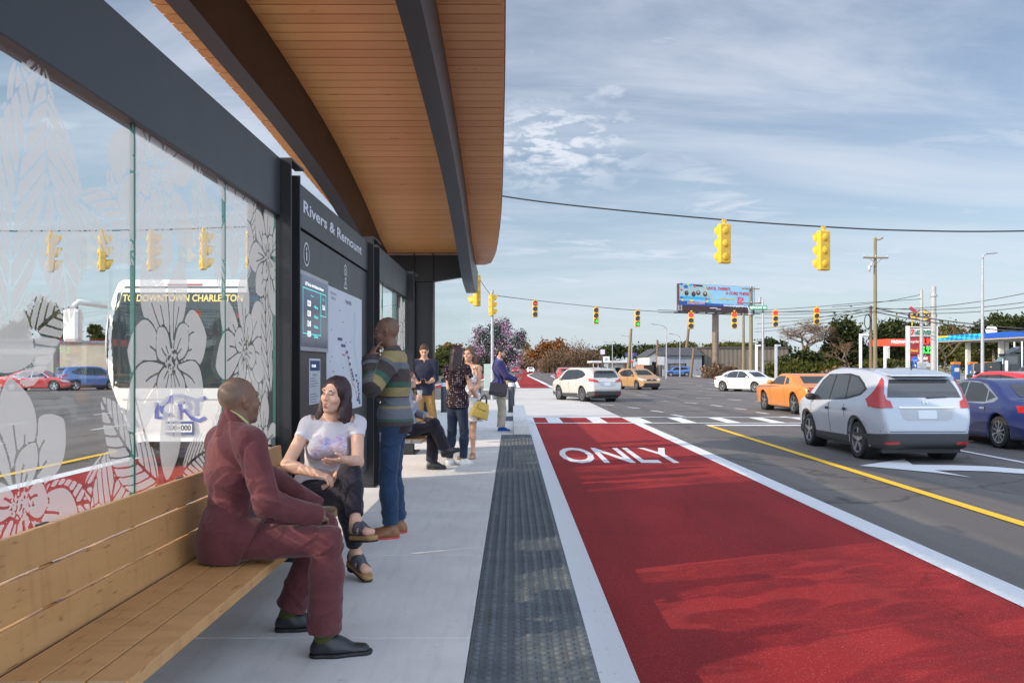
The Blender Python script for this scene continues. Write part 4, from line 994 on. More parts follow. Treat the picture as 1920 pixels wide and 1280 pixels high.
def cloth(name, c, c2=None, sc=14, rough=.85, weave=420, b=.35, sheen=.15, fold=.26):
    """woven cloth: fine weave plus soft creases"""
    if name in MATS: return MATS[name]
    t = NT(name); o = t.obj(); n = t.noise(o, sc, 4); wv = t.noise(o, weave, 2); col = t.mix(t.ramp(n, [(.3, (0, 0, 0)), (.7, (1, 1, 1))]), c, c2 or tuple(x * 1.22 for x in c))
    q = t.n('ShaderNodeTexNoise'); q.inputs['Scale'].default_value = 4.2; q.inputs['Detail'].default_value = 3; q.inputs['Distortion'].default_value = 1.6; t.l(t.mapv(o, (1, 1, 1.7), (.5, .4, .2)), q.inputs['Vector'])
    r = t.math('ABSOLUTE', t.math('SUBTRACT', q.outputs['Fac'], .5)); r = t.math('POWER', t.math('SUBTRACT', 1., t.math('MULTIPLY', r, 5.), True), 2.)
    col = t.mix(t.math('MULTIPLY', wv, .5), col, tuple(x * .7 for x in c)); hgt = t.math('ADD', t.math('MULTIPLY', wv, .03), t.math('MULTIPLY', r, -fold)); t.pbr(col, rough, spec=.2, bump=hgt, bstr=.8, bdist=.012, sheen=sheen); MATS[name] = t.m; return t.m

# ---- materials
SK_D = skin('deep_brown_skin', (.15, .078, .050), (.20, .108, .070)); SK_DD = skin('dark_brown_skin', (.085, .044, .028), (.12, .062, .038))
SK_L = skin('fair_skin', (.52, .30, .21), (.60, .36, .26)); SK_T = skin('tanned_skin', (.50, .27, .175), (.56, .32, .215))
LIPR = flat('red_lips', (.40, .07, .065), .35); LIPD = flat('brown_lips', (.13, .05, .04), .4); LIPP = flat('rose_lips', (.45, .16, .13), .4); TEETH = flat('teeth', (.75, .72, .68), .3)
H_DK = M('dark_plum_hair', (.016, .008, .011), .42, scale=3, col2=(.045, .016, .022), stretch=(30, 30, 2), bump=.6, bscale=60, bdist=.003, spec=.4); H_BL = M('black_hair', (.012, .009, .008), .5, scale=6, col2=(.03, .022, .017), bump=.5, bscale=200, bdist=.002)
H_BR = M('brown_hair', (.07, .032, .015), .45, scale=3, col2=(.17, .085, .04), stretch=(30, 30, 2), bump=.5, bscale=60, bdist=.003); H_SB = M('short_brown_hair', (.05, .027, .014), .6, scale=12, col2=(.10, .055, .03), bump=.6, bscale=200, bdist=.002)
H_STUB = M('shaved_hair', (.115, .068, .047), .65, scale=30, col2=(.155, .098, .070))
SUIT = cloth('burgundy_suiting', (.098, .026, .030), (.135, .038, .042)); SHOEB = M('black_leather', (.014, .016, .019), .42, scale=8, bump=.2, bscale=120, bdist=.001, spec=.5); SOLEB = flat('black_sole', (.010, .010, .011), .6)
OLIVE = cloth('olive_sock', (.052, .058, .012)); LIME = cloth('lime_shirt', (.40, .46, .16)); JEAN = cloth('blue_denim', (.014, .032, .072), (.028, .062, .125), 5, b=.6); JEAN2 = cloth('dark_denim', (.012, .019, .040), (.022, .034, .065), 6)
TAN_L = M('tan_leather', (.17, .066, .028), .45, scale=7, col2=(.25, .105, .045)); REDSOLE = flat('red_sole', (.42, .055, .035), .6); BLACKP = cloth('black_trousers', (.012, .010, .017), (.022, .018, .030), 10)
NAVY_S = cloth('navy_shirt', (.014, .016, .034), (.024, .027, .052)); CHINO = cloth('mustard_chinos', (.27, .15, .045), (.34, .20, .065)); WHITE_C = M('white_canvas', (.62, .60, .56), .8, scale=20); CREAM = flat('cream_rubber', (.6, .56, .5), .6)
BLUE_J = cloth('blue_blazer', (.030, .030, .115), (.048, .046, .160)); BEIGE = cloth('beige_trousers', (.33, .285, .215), (.42, .365, .28)); GREY_J = cloth('grey_jacket', (.24, .245, .29), (.32, .32, .37)); TRAIN = cloth('blue_trainers', (.02, .06, .32)); BLUE_SH = cloth('bright_blue_shirt', (.03, .05, .35))
def tee_mat():
    t = NT('printed_tshirt'); o = t.obj(); sp = t.n('ShaderNodeSeparateXYZ'); t.l(o, sp.inputs[0])
    # colour-wash print on the front of the chest, fading out at its edges
    dx = t.math('SUBTRACT', sp.outputs[0], TEE[0]); dz = t.math('SUBTRACT', sp.outputs[2], TEE[1])
    q = t.math('ADD', t.math('POWER', t.math('DIVIDE', t.math('ABSOLUTE', dx), .17), 2.), t.math('POWER', t.math('DIVIDE', t.math('ABSOLUTE', dz), .115), 2.))
    n = t.noise(o, 15, 4); q = t.math('ADD', q, t.math('MULTIPLY', t.math('SUBTRACT', n, .5), 2.2)); m = t.ramp(q, [(.15, (.82, .82, .82)), (.95, (0, 0, 0))])
    hue = t.noise(t.mapv(o, (1, 1, 2.2)), 9, 5, .7); c = t.ramp(hue, [(.30, (.52, .27, .42)), (.40, (.17, .16, .42)), (.47, (.55, .48, .62)), (.53, (.42, .22, .24)), (.60, (.30, .33, .36)), (.68, (.58, .36, .52))])
    base = t.mix(t.noise(o, 8, 3), (.46, .435, .47), (.55, .52, .56)); c = t.mix(m, base, c); t.pbr(c, .85, spec=.2, bump=t.noise(o, 300, 2), bstr=.2, bdist=.001); return t.m
def dots_mat(name, base, dot, sc, size, alt=None):
    t = NT(name); o = t.obj(); v = t.n('ShaderNodeTexVoronoi'); v.inputs['Scale'].default_value = sc; v.inputs['Randomness'].default_value = .35; t.l(o, v.inputs['Vector'])
    d = t.ramp(v.outputs['Distance'], [(size, (1, 1, 1)), (size + .04, (0, 0, 0))]); c = t.mix(d, base, dot); t.pbr(c, .85, spec=.2); return t.m
BLOUSE = dots_mat('dotted_blouse', (.022, .012, .017), (.42, .33, .35), 34, .22); DRESS = dots_mat('white_dotted_dress', (.66, .64, .66), (.045, .045, .09), 15, .25)
def sweater_mat():
    t = NT('striped_knit'); a = t.n('ShaderNodeAttribute', attribute_name='band').outputs['Fac']; o = t.obj()
    br, ye, gr, gn, dk = (.036, .020, .019), (.37, .29, .115), (.135, .155, .185), (.020, .105, .062), (.022, .014, .014)
    A = [(0, dk), (.035, ye), (.17, gr), (.25, br), (.41, gn), (.475, ye), (.585, dk), (.60, gr), (.70, ye), (.73, gr), (.855, gn), (.885, br), (.955, gr), (.97, dk)]
    B = [(0, ye), (.06, gr), (.13, br), (.28, gn), (.36, ye), (.47, dk), (.485, gr), (.545, ye), (.555, gr), (.61, gn), (.65, br), (.75, dk), (.79, gr), (.84, br)]
    n = t.math('MULTIPLY', t.math('SUBTRACT', t.noise(o, 40, 3), .5), .012); a2 = t.math('ADD', a, n)
    ra = t.ramp(a2, A, 'CONSTANT'); rb = t.ramp(t.math('SUBTRACT', a2, 1.1), B, 'CONSTANT'); c = t.mix(t.math('GREATER_THAN', a, 1.05), ra, rb)
    w = t.n('ShaderNodeTexWave', wave_type='BANDS', bands_direction='Z'); w.inputs['Scale'].default_value = 46; w.inputs['Distortion'].default_value = .8; t.l(o, w.inputs['Vector'])
    f = t.noise(o, 130, 2); c = t.mix(t.math('MULTIPLY', w.outputs['Fac'], .34), c, (.03, .028, .028), 'MIX'); c = t.mix(t.math('MULTIPLY', f, .4), c, (.17, .16, .16)); h = t.math('ADD', w.outputs['Fac'], f)
    t.pbr(c, .95, spec=.1, bump=h, bstr=.5, bdist=.003, sheen=.1); return t.m
def sweater_band(G, v):
    J = G['J']; P = [v[:, 0], v[:, 1], v[:, 2]]
    dt = np.min([sdf_prim(p, P) for p in G['T']], 0); best = np.full(len(v), 9.); u = np.zeros(len(v))
    for q in 'RL':
        for k, (a, b) in enumerate(((J['sh' + q], J['el' + q]), (J['el' + q], J['wr' + q]))):
            ab = np.array(b - a); w = v - np.array(a); t_ = np.clip(w @ ab / (ab @ ab), 0, 1); d = np.linalg.norm(w - t_[:, None] * ab, axis=1) - .05
            m = d < best; best[m] = d[m]; u[m] = (t_ + k)[m] / 2
    zt = J['neck'].z + .035; z0 = J['pelvis'].z - .07; tor = np.clip((zt - v[:, 2]) / (zt - z0), 0, .999)
    arm = (best < dt - .012) & (u > .10)
    return np.where(arm, 1.1 + u * .96, tor)

# ---- the man in the burgundy suit (sits with his back to us)
fc = Vector((.74, .67, 0)); rc_ = Vector((.67, -.74, 0))
def suit_skirt(G):
    J = G['J']; p = J['pelvis']; return [('cone', p + V(.005, -.03, -.01), p + V(.20, -.095, .0), .125, .088, .05), ('cone', p + V(.005, .05, -.01), p + V(.14, .10, .0), .12, .085, .05)]
def cuff_buttons(G):
    b = MB()
    for k in range(3):
        p = V(-.958 + .0 * k, 4.075 + .004 * k, .632) + V(-.022 * k, -.008 * k, .014 * k); b.cyl(p, p + V(.002, -.009, -.002), .008, n=10)
    b.build('cuff_buttons', SHOEB, G['root'])
def shirt_collar(G):
    J = G['J']; nk = J['neck']; nd = (J['head'] - nk).normalized(); r = G['N'][0][3]
    S = Surf([('cone', nk - nd * .03, nk + nd * .08, r + .012, r + .007, .02)], .005, .0); S.cut(nk + nd * .062, nd + J['cf'] * .55); S.cut(nk - nd * .02, -nd); S.add(('cone', nk + J['cf'] * .09 - nd * .05, nk + J['cf'] * .07 + nd * .1, .012, .03, .01), 0., True); S.build('shirt_collar', LIME, G['root'])
    S = Surf([('cone', nk - nd * .06, nk + nd * .07, r + .034, r + .015, .02)], .005, .0); S.cut(nk + nd * .046, nd + J['cf'] * .8); S.cut(nk - nd * .05, -nd); S.add(('cone', nk + J['cf'] * .10 - nd * .12, nk + J['cf'] * .08 + nd * .1, .02, .05, .01), 0., True); S.build('jacket_collar', SUIT, G['root'])
def socks(mat, a=.62, name='sock'):
    def fn(G):
        for q in 'RL':
            b, c = G['J']['kn' + q], G['J']['an' + q]; S = Surf([('cone', b.lerp(c, a), c, G['legs'][q][2][4] + .012, G['legs'][q][2][4] + .004, .02)] + G['feet'][q][:1], .007, .005); S.cut(b.lerp(c, a + .05), b - c); S.build(name, mat, G['root'])
    return fn
person(dict(label='bald man in a burgundy suit sitting on the near bench with his back turned', skin=SK_D, hairmat=H_STUB, h=.0062, lips=LIPD, floor=0.,
    J=dict(pelvis=V(-1.395, 4.17, .56), pelvis_side=(.12, -1, 0), chest=V(-1.385, 4.20, .90), chest_side=rc_, neck=V(-1.375, 4.205, 1.085), head=V(-1.358, 4.235, 1.222), face=(.68, .73, .06), headup=(.08, .05, 1),
        shR=V(-1.255, 4.07, 1.028), shL=V(-1.485, 4.325, 1.022), elR=V(-1.145, 3.965, .755), wrR=V(-.945, 4.14, .66), elL=V(-1.30, 4.55, .80), wrL=V(-1.02, 4.42, .66),
        handR=((-.05, .95, -.2), (-.2, -.15, -1), (-.9, .1, .3), dict(curl=.5)), handL=((.3, -.95, -.1), (.1, .1, -1), (-.9, -.2, .3), dict(curl=.5)),
        hipR=V(-1.345, 4.09, .55), hipL=V(-1.36, 4.27, .55), knR=V(-.885, 4.065, .565), knL=V(-.99, 4.47, .56), anR=V(-.905, 4.10, .085), anL=V(-1.185, 4.50, .085), footR=(1, .22, 0), footL=(1, .22, 0)),
    wear=[trousers(SUIT, e=.008, end=.925, amp=.010, flare=.026), top(SUIT, 'jacket', e=.016, sleeve=1.98, amp=.009, hem=-.115, neck_cut=.03, loose=-.02, extra=suit_skirt, freq=24, sleeve_grow=-.003, cap=.014, front_hem=.13), shirt_collar, socks(OLIVE, .78), shoes(SHOEB, SOLEB, heel=.012, sole=.016, toe=.02), cuff_buttons,
        hair(lambda Q, m, s: [('ell', Q(0, -.022, .036), [.0725 * s, .0905 * s, .088 * s], m, .01)], H_STUB, .0003, name='shaved_hair')]))

# ---- the talking woman in the printed T-shirt
TEE = (.165, .30)
fb = Vector((.30, -.95, 0)); rb = Vector((-.95, -.30, 0))
pel = V(-1.335, 5.72, .565)
TEE = (-1.19 - pel.x, .85)
TSHIRT = tee_mat()
def long_hair(Q, m, s):
    e = E_(Q, m, s); c = lambda a, b, r1, r2, k=.02: ('cone', Q(*a), Q(*b), r1 * s, r2 * s, k)
    return [e((0, -.020, .038), (.088, .104, .098)), c((-.070, -.03, .0), (-.082, -.01, -.14), .036, .028), c((.074, -.03, .0), (.090, -.005, -.17), .040, .034), c((.082, .0, -.06), (.088, .03, -.19), .026, .03), c((-.078, .0, -.06), (-.082, .028, -.135), .022, .022),
            c((0, -.075, .0), (0, -.095, -.15), .07, .055), c((.045, -.065, -.05), (.06, -.07, -.17), .045, .045), c((-.045, -.065, -.05), (-.055, -.07, -.16), .045, .040)]
def face_gap(Q, m, s):
    e = E_(Q, m, s); return [e((-.012, .110, -.012), (.066, .085, .108), .008), e((.0, .07, -.14), (.050, .075, .07), .008)]
def wedges(G):
    CORK = M('cork', (.33, .20, .08), .8, scale=40); BS = M('dark_studded_leather', (.02, .022, .032), .6, scale=70, col2=(.09, .09, .11), bump=.5, bscale=90)
    J = G['J']
    for q in 'RL':
        c, fd, fr, fu = J['an' + q], J['fd' + q], J['fr' + q], J['fu' + q]; o = lambda a, b, r=0.: c + fd * a + fr * r - fu * b
        S = Surf([('flat', o(-.03, .088), o(.17, .088), .036, .042, fr, 1., .02)], .006); S.cut(o(0, .079), fu); S.cut(o(0, .108), -fu); w = S.build('wedge_sole', CORK, G['root'])
        S = Surf([('flat', o(-.03, .115), o(.17, .115), .037, .043, fr, 1., .02)], .006); S.cut(o(0, .1085), fu); S.cut(o(0, .117), -fu); S.build('tread', SOLEB, w)
        S = Surf([('cone', o(-.02, .13), o(-.02, .12), .03, .034, .01)], .006); S.cut(o(0, .117), fu); S.cut(o(0, .150), -fu); S.build('heel', SOLEB, w)
        P = [('flat', o(.03, .055, -.045), o(.13, .068, .045), .02, .02, fd, .5, .01), ('flat', o(.03, .055, .045), o(.13, .068, -.045), .02, .02, fd, .5, .01)]
        S = Surf([p for p in G['feet'][q]], .006, .007); F0 = S.F.copy(); keep = np.full_like(S.F, .5)
        sl, Pm = S.blk(S.lo - 1, S.lo + 99); a = (Pm[0] - c.x) * fd.x + (Pm[1] - c.y) * fd.y + (Pm[2] - c.z) * fd.z; b = (Pm[0] - c.x) * fr.x + (Pm[1] - c.y) * fr.y + (Pm[2] - c.z) * fr.z
        x1 = np.abs(a - .085 - b * .75) - .022; x2 = np.abs(a - .085 + b * .75) - .022; hl = np.maximum(np.abs(a + .045 + 0 * b) - .02, 0 * a - 1.)
        S.F = np.maximum(F0, np.minimum(np.minimum(x1, x2), hl)); S.cut(o(0, .079), -fu); S.build('sandal_strap', BS, G['root'])
person(dict(label='dark-haired woman in printed white T-shirt talking with crossed legs on the near bench', skin=SK_L, hairmat=H_DK, h=.0058, fem=True, lips=LIPR, mouth=.9, floor=0., brow=(.0, .030, .032, .0030), hs=1.0,
    J=dict(pelvis=pel, pelvis_side=(-.62, -.78, 0), chest=V(-1.225, 5.635, .875), chest_side=rb, neck=V(-1.185, 5.615, 1.055), head=V(-1.165, 5.575, 1.205), face=(-.42, -.90, .05), headup=(.10, -.04, 1), gaze=(-.8, -.6, 0),
        shR=V(-1.345, 5.60, 1.005), shL=V(-1.035, 5.665, 1.01), elR=V(-1.445, 5.44, .765), wrR=V(-1.235, 5.33, .725), elL=V(-1.005, 5.52, .775), wrL=V(-1.045, 5.30, .815),
        handR=((.85, -.05, -.22), (-.1, .25, -1), (.1, 1, .1), dict(curl=.62)), handL=((-.80, -.55, -.08), (-.35, .35, .85), (.3, -.55, .75), dict(curl=.16, spread=.3)),
        hipR=V(-1.40, 5.66, .555), hipL=V(-1.28, 5.79, .565), knR=V(-1.06, 5.40, .575), knL=V(-1.035, 5.44, .715), anR=V(-1.035, 5.615, .170), anL=V(-.965, 5.24, .435), footR=(.62, -.72, -.25), footL=(.62, -.72, .14)),
    wear=[trousers(BLACKP, e=.006, end=.86, amp=.004, top=.14), top(TSHIRT, 'tshirt', e=.009, sleeve=.34, amp=.007, hem=-.075, neck_cut=-.005, loose=-.012, open_neck=(.10, .035, .072, .07), freq=30, cap=-.008, sleeve_grow=-.003), wedges,
        hair(long_hair, H_DK, .004, 70, sub=face_gap)]))

# ---- the man in the striped jumper, at the map
nl = V(-.985, 6.99, 1.50)
def stub(Q, m, s): return [('ell', Q(0, -.020, .036), [.0728 * s, .0915 * s, .0885 * s], m, .01)]
person(dict(label='bald man in a striped knit jumper and jeans studying the map, hand on chin', skin=SK_D, hairmat=H_STUB, h=.0062, lips=LIPD, floor=0., hs=1.02,
    J=dict(pelvis=V(-.965, 7.0, .945), pelvis_side=(.05, 1, 0), chest=V(-.965, 6.99, 1.285), chest_side=(.10, 1, 0), neck=V(-.985, 6.99, 1.51), head=V(-1.035, 6.985, 1.675), face=(-1, .06, -.13), headup=(-.12, 0, 1),
        shR=V(-.975, 7.185, 1.455), shL=V(-.965, 6.80, 1.455), elR=V(-1.10, 7.17, 1.19), wrR=V(-1.145, 6.93, 1.235), elL=V(-1.095, 6.655, 1.235), wrL=V(-1.135, 6.79, 1.475),
        handR=((-.1, -1, .1), (1, 0, .3), (0, .2, 1), dict(curl=.5)), handL=((.38, .38, .85), (.75, .55, -.45), (.30, -.75, .2), dict(curls=[.12, .75, .85, .95], thumb=.9)),
        hipR=V(-.97, 7.085, .91), hipL=V(-.975, 6.905, .91), knR=V(-1.0, 7.10, .50), knL=V(-1.01, 6.90, .49), anR=V(-.95, 7.13, .085), anL=V(-.985, 6.91, .085), footR=(-1, -.25, 0), footL=(-1, -.28, 0)),
    wear=[trousers(JEAN, e=.010, end=.93, amp=.009, flare=.004, top=.09), top(sweater_mat(), 'striped_jumper', e=.020, sleeve=1.97, amp=.009, hem=-.03, neck_cut=.045, loose=.008, band=sweater_band, freq=20, sleeve_grow=.01), 
        top(cloth('dark_hem_shirt', (.022, .015, .015)), 'undershirt', e=.010, sleeve=.3, amp=.003, hem=-.085, neck_cut=.05, loose=.004), shoes(TAN_L, REDSOLE, heel=.014, sole=.012, toe=.02, laces=SHOEB), hair(stub, H_STUB, .0003, name='shaved_hair')]))

# ---- helpers for people further off
def stand(x, y, f, H=1.78, lean=(0, 0), fem=False, face=None, wr=None, hands=None, stepR=(0, 0), stepL=(0, 0), elp=None, spread=.085, shw=None):
    s = H / 1.80; f = Vector((*f, 0)).normalized(); r = f.cross(Vector((0, 0, 1))); P = lambda a, b, c: V(x, y, 0) + r * a * s + f * b * s + V(lean[0] * c / 1.8, lean[1] * c / 1.8, c * s)
    sw = shw or (.165 if fem else .195); J = dict(pelvis=P(0, 0, .965), pelvis_side=r, chest=P(0, 0, 1.29), chest_side=r, neck=P(0, -.015, 1.50), head=P(0, .02, 1.672), face=face or f,
        shR=P(sw, -.01, 1.45), shL=P(-sw, -.01, 1.45), hipR=P(.085, 0, .93), hipL=P(-.085, 0, .93))
    for q, sg, st in (('R', 1, stepR), ('L', -1, stepL)):
        J['an' + q] = P(sg * spread + st[0], st[1], .085); J['kn' + q] = ik(J['hip' + q], J['an' + q], .435 * s, .415 * s, f); J['foot' + q] = f + r * sg * .15
        w = wr[q] if wr else (sg * .24, .06, .90); J['wr' + q] = P(*w); J['el' + q] = ik(J['sh' + q], J['wr' + q], .295 * s, .26 * s, (elp[q] if elp else (r * sg * .4 - f * .8 - V(0, 0, .5))))
        hd = hands[q] if hands else ((0, .15, -1), (-sg, 0, 0), (0, 1, 0)); W = lambda v: r * v[0] + f * v[1] + V(0, 0, v[2])
        J['hand' + q] = (W(hd[0]), W(hd[1]), W(hd[2]), hd[3] if len(hd) > 3 else {})
    return J, s, P
def short_hair(Q, m, s):
    e = E_(Q, m, s); return [e((0, -.020, .045), (.080, .098, .088)), e((0, .045, .105), (.055, .045, .026)), e((0, -.06, -.01), (.068, .05, .05))]
def short_gap(Q, m, s):
    e = E_(Q, m, s); return [e((0, .115, .01), (.075, .075, .075), .006), e((.085, .01, -.03), (.022, .04, .05), .006), e((-.085, .01, -.03), (.022, .04, .05), .006)]
def beard(Q, m, s):
    e = E_(Q, m, s); return [e((0, .042, -.082), (.047, .047, .034)), e((-.048, .03, -.06), (.016, .03, .03)), e((.048, .03, -.06), (.016, .03, .03)), ('cone', Q(-.022, .079, -.048), Q(.022, .079, -.048), .008 * s, .008 * s, .006)]
def beard_gap(Q, m, s):
    e = E_(Q, m, s); return [e((0, .098, -.063), (.024, .02, .011), .004)]
# man looking at his phone, against the end post
J, s, P = stand(-1.63, 15.75, (.05, -1), 1.80, face=(.05, -.93, -.42), wr=dict(R=(.10, .27, 1.09), L=(-.10, .27, 1.10)), hands=dict(R=((-.75, .6, .15), (.1, .3, .9), (-.2, .9, .0), dict(curl=.7)), L=((.75, .6, .1), (-.1, .3, .9), (.2, .9, .0), dict(curl=.7))), stepL=(-.13, .0), stepR=(.02, .02))
person(dict(label='man in dark navy shirt and mustard trousers reading his phone by the end post', skin=SK_T, hairmat=H_SB, h=.0085, J=J, s=s, lips=LIPP,
    wear=[trousers(CHINO, e=.016, end=.93, amp=.006, flare=.006), top(NAVY_S, 'shirt', e=.016, sleeve=1.35, amp=.006, hem=-.11, neck_cut=.03, loose=.006, collar=NAVY_S, open_neck=(.07, .03, .03, .07)), shoes(WHITE_C, CREAM), hair(short_hair, H_SB, .003, 60, sub=short_gap), hair(beard, H_SB, .001, 60, 'beard', sub=beard_gap)]))
ph = P(0, .375, 1.115); rt = Matrix.Rotation(R(-35), 3, 'X')
tag(MB().obox(ph, (.072, .145, .009), rt).build('phone', flat('phone_black', (.01, .01, .012), .2), None, bevel=.003, org=ph), 'dark phone held by the man in mustard trousers', 'phone')
# woman in the dotted blouse, seen from behind
J, s, P = stand(-.775, 12.0, (.50, .87), 1.69, fem=True, face=(.62, .78, 0), wr=dict(R=(.20, .24, 1.02), L=(-.10, .26, 1.04)), hands=dict(R=((-.5, .8, .1), (-.6, -.2, .4), (0, .3, 1), dict(curl=.5)), L=((.8, .5, .1), (0, -.5, -.5), (0, .3, 1), dict(curl=.5))), stepR=(0, .04), stepL=(-.02, -.06))
def back_hair(Q, m, s):
    e = E_(Q, m, s); c = lambda a, b, r1, r2, k=.03: ('cone', Q(*a), Q(*b), r1 * s, r2 * s, k)
    return [e((0, -.022, .038), (.086, .103, .096)), c((0, -.06, 0), (0, -.095, -.24), .078, .070), c((-.055, -.04, -.02), (-.07, -.07, -.25), .05, .045), c((.055, -.04, -.02), (.07, -.07, -.24), .05, .045)]
person(dict(label='woman in a dark dotted blouse and navy jeans, long dark hair, back turned', skin=SK_L, hairmat=H_DK, h=.0075, fem=True, J=J, s=s, lips=LIPP,
    wear=[trousers(JEAN2, e=.008, end=.95, amp=.003), top(BLOUSE, 'blouse', e=.014, sleeve=.30, amp=.006, hem=-.10, neck_cut=.02, loose=.004, cap=.012), shoes(WHITE_C, CREAM, e=.009), hair(back_hair, H_DK, .004, 60, sub=face_gap)]))
# smiling woman in the white dress
J, s, P = stand(-.645, 12.85, (-.28, -.96), 1.69, fem=True, face=(-.45, -.88, .02), wr=dict(R=(.05, .25, 1.045), L=(-.07, .25, 1.03)), hands=dict(R=((-.7, .5, -.1), (0, -.6, -.6), (0, .5, .8), dict(curl=.6)), L=((.7, .6, -.1), (0, -.6, -.6), (0, .5, .8), dict(curl=.6))), stepR=(0, .05), stepL=(.03, -.02))
def skirt(G):
    p = G['J']['pelvis']; sd = Vector(G['J']['pelvis_side']).normalized(); return [('flat', p + V(0, 0, .0), p - V(0, 0, .36), .165, .215, sd, .72, .05)]
def strap_hair(Q, m, s):
    e = E_(Q, m, s); c = lambda a, b, r1, r2, k=.02: ('cone', Q(*a), Q(*b), r1 * s, r2 * s, k)
    return [e((0, -.022, .036), (.083, .100, .094)), c((-.068, -.035, 0), (-.075, -.05, -.16), .034, .028), c((.068, -.035, 0), (.075, -.05, -.17), .034, .028), c((0, -.07, 0), (0, -.085, -.18), .065, .05)]
def open_gap(Q, m, s):
    e = E_(Q, m, s); return [e((.0, .105, -.02), (.070, .075, .100), .008), e((.0, .07, -.14), (.055, .075, .07), .008)]
def straps(G):
    J = G['J']; b = MB()
    for sg in (-1, 1):
        c = J['chest']; r = Vector(J['chest_side']); f = J['cf']; b.tube([c + r * sg * .085 + f * .135 + V(0, 0, .04), c + r * sg * .095 + f * .075 + V(0, 0, .15), c + r * sg * .10 + f * .0 + V(0, 0, .205), c + r * sg * .095 - f * .07 + V(0, 0, .16), c + r * sg * .08 - f * .105 + V(0, 0, .04)], .011, 6)
    b.build('straps', DRESS, G['root'], smooth=True)
FLAT = M('nude_leather', (.30, .16, .10), .5)
person(dict(label='smiling woman in a white dotted summer dress facing the dark-haired woman', skin=SK_T, hairmat=H_BR, h=.0075, fem=True, J=J, s=s, lips=LIPP, mouth=.5, mouthmat=TEETH,
    wear=[top(DRESS, 'dress', e=.011, sleeve=.02, amp=.005, hem=-.36, neck_cut=-.05, extra=skirt, shoulder_cut=.055, open_neck=(.10, .02, .06, .10)), straps, shoes(FLAT, FLAT, e=-.002, sole=.006), hair(strap_hair, H_BR, .004, 60, sub=open_gap)]))
# yellow bag on her arm
bc = P(-.25, .17, .80); bs = .74; BAGY = M('mustard_leather', (.42, .27, .025), .45, scale=9, col2=(.52, .36, .05), bump=.4, bscale=50)
bg_ = thing('handbag', 'mustard yellow handbag hanging from the arm of the woman in the white dress', 'handbag', bc)
rr = Matrix.Rotation(R(16), 3, 'Z') @ Matrix.Rotation(R(20), 3, 'Y')
vs = []; 
for z, w_, d_ in ((-.17, .175, .075), (-.165, .185, .085), (.0, .16, .075), (.14, .115, .045), (.155, .108, .035)):
    for a, b in ((-1, -1), (-.6, -1.15), (.6, -1.15), (1, -1), (1, 1), (.6, 1.15), (-.6, 1.15), (-1, 1)): vs.append(bc + rr @ V(a * w_, b * d_, z) * bs)
fs = [(k * 8 + i, k * 8 + (i + 1) % 8, k * 8 + 8 + (i + 1) % 8, k * 8 + 8 + i) for k in range(4) for i in range(8)] + [tuple(range(7, -1, -1)), tuple(range(32, 40))]
MB().add(vs, fs).build('bag_body', BAGY, bg_, bevel=.012, smooth=40)
MB().obox(bc + rr @ V(0, -.095, .07) * bs, (.20 * bs, .012, .13 * bs), rr @ Matrix.Rotation(R(-9), 3, 'X')).build('flap', BAGY, bg_, bevel=.005)
for sg in (-1, 1):
    MB().tube([bc + rr @ V(-.08, sg * .03, .15) * bs, bc + rr @ V(-.06, sg * .035, .26) * bs, bc + rr @ V(-.02, sg * .02, .31) * bs, bc + rr @ V(.03, sg * .035, .26) * bs, bc + rr @ V(.07, sg * .03, .15) * bs], .008, 6).build('handle', M('dark_bag_handle', (.05, .04, .03), .5), bg_, smooth=True)
# man in the blue blazer with a satchel
J, s, P = stand(-.27, 18.1, (1, .12), 1.80, face=(1, .05, -.12), wr=dict(R=(.10, .36, 1.10), L=(-.10, .34, 1.12)), hands=dict(R=((-.3, .9, .15), (-.5, .1, .8), (0, .3, .8), dict(curl=.7)), L=((.3, .9, .15), (.5, .1, .8), (0, .3, .8), dict(curl=.7))), stepR=(0, .02), stepL=(0, .05))
person(dict(label='bearded man in a blue blazer and beige trousers standing sideways by the bollard', skin=SK_T, hairmat=H_BL, h=.0085, J=J, s=s, lips=LIPP,
    wear=[trousers(BEIGE, e=.022, end=.96, amp=.008, flare=.010), top(BLUE_J, 'blazer', e=.020, sleeve=1.95, amp=.006, hem=-.17, neck_cut=.02, loose=.006, collar=BLUE_SH, open_neck=(.08, .0, .03, .07)), shoes(TRAIN, CREAM, sole=.018), hair(short_hair, H_BL, .003, 60, sub=short_gap), hair(beard, H_BL, .001, 60, 'beard', sub=beard_gap)]))
ph = P(-.0, .46, 1.14)
tag(MB().obox(ph, (.135, .07, .009), Matrix.Rotation(R(30), 3, 'Y')).build('phone', flat('phone_black', (.01, .01, .012), .2), None, bevel=.003, org=ph), 'dark phone held by the man in the blue blazer', 'phone')
sb = P(.235, -.05, .905); SAT = M('satchel_leather', (.022, .018, .026), .5, scale=9, bump=.3, bscale=80)
st = thing('satchel', 'dark satchel slung at the hip of the man in the blue blazer', 'bag', sb)
rr = Matrix.Rotation(R(7), 3, 'Z') @ Matrix.Rotation(R(8), 3, 'Y')
MB().obox(sb, (.37, .09, .27), rr).build('bag_body', SAT, st, bevel=.02); MB().obox(sb + rr @ V(0, -.05, .03), (.375, .014, .205), rr).build('flap', SAT, st, bevel=.006)
MB().tube([sb + rr @ V(-.16, .0, .12), P(.17, -.10, 1.15), P(.05, -.16, 1.36), P(-.12, -.09, 1.535), P(-.17, .0, 1.55), P(-.12, .10, 1.50), P(.08, .165, 1.28), P(.19, .08, 1.1), sb + rr @ V(.15, .0, .12)], .012, 6).build('strap', SAT, st, smooth=True)
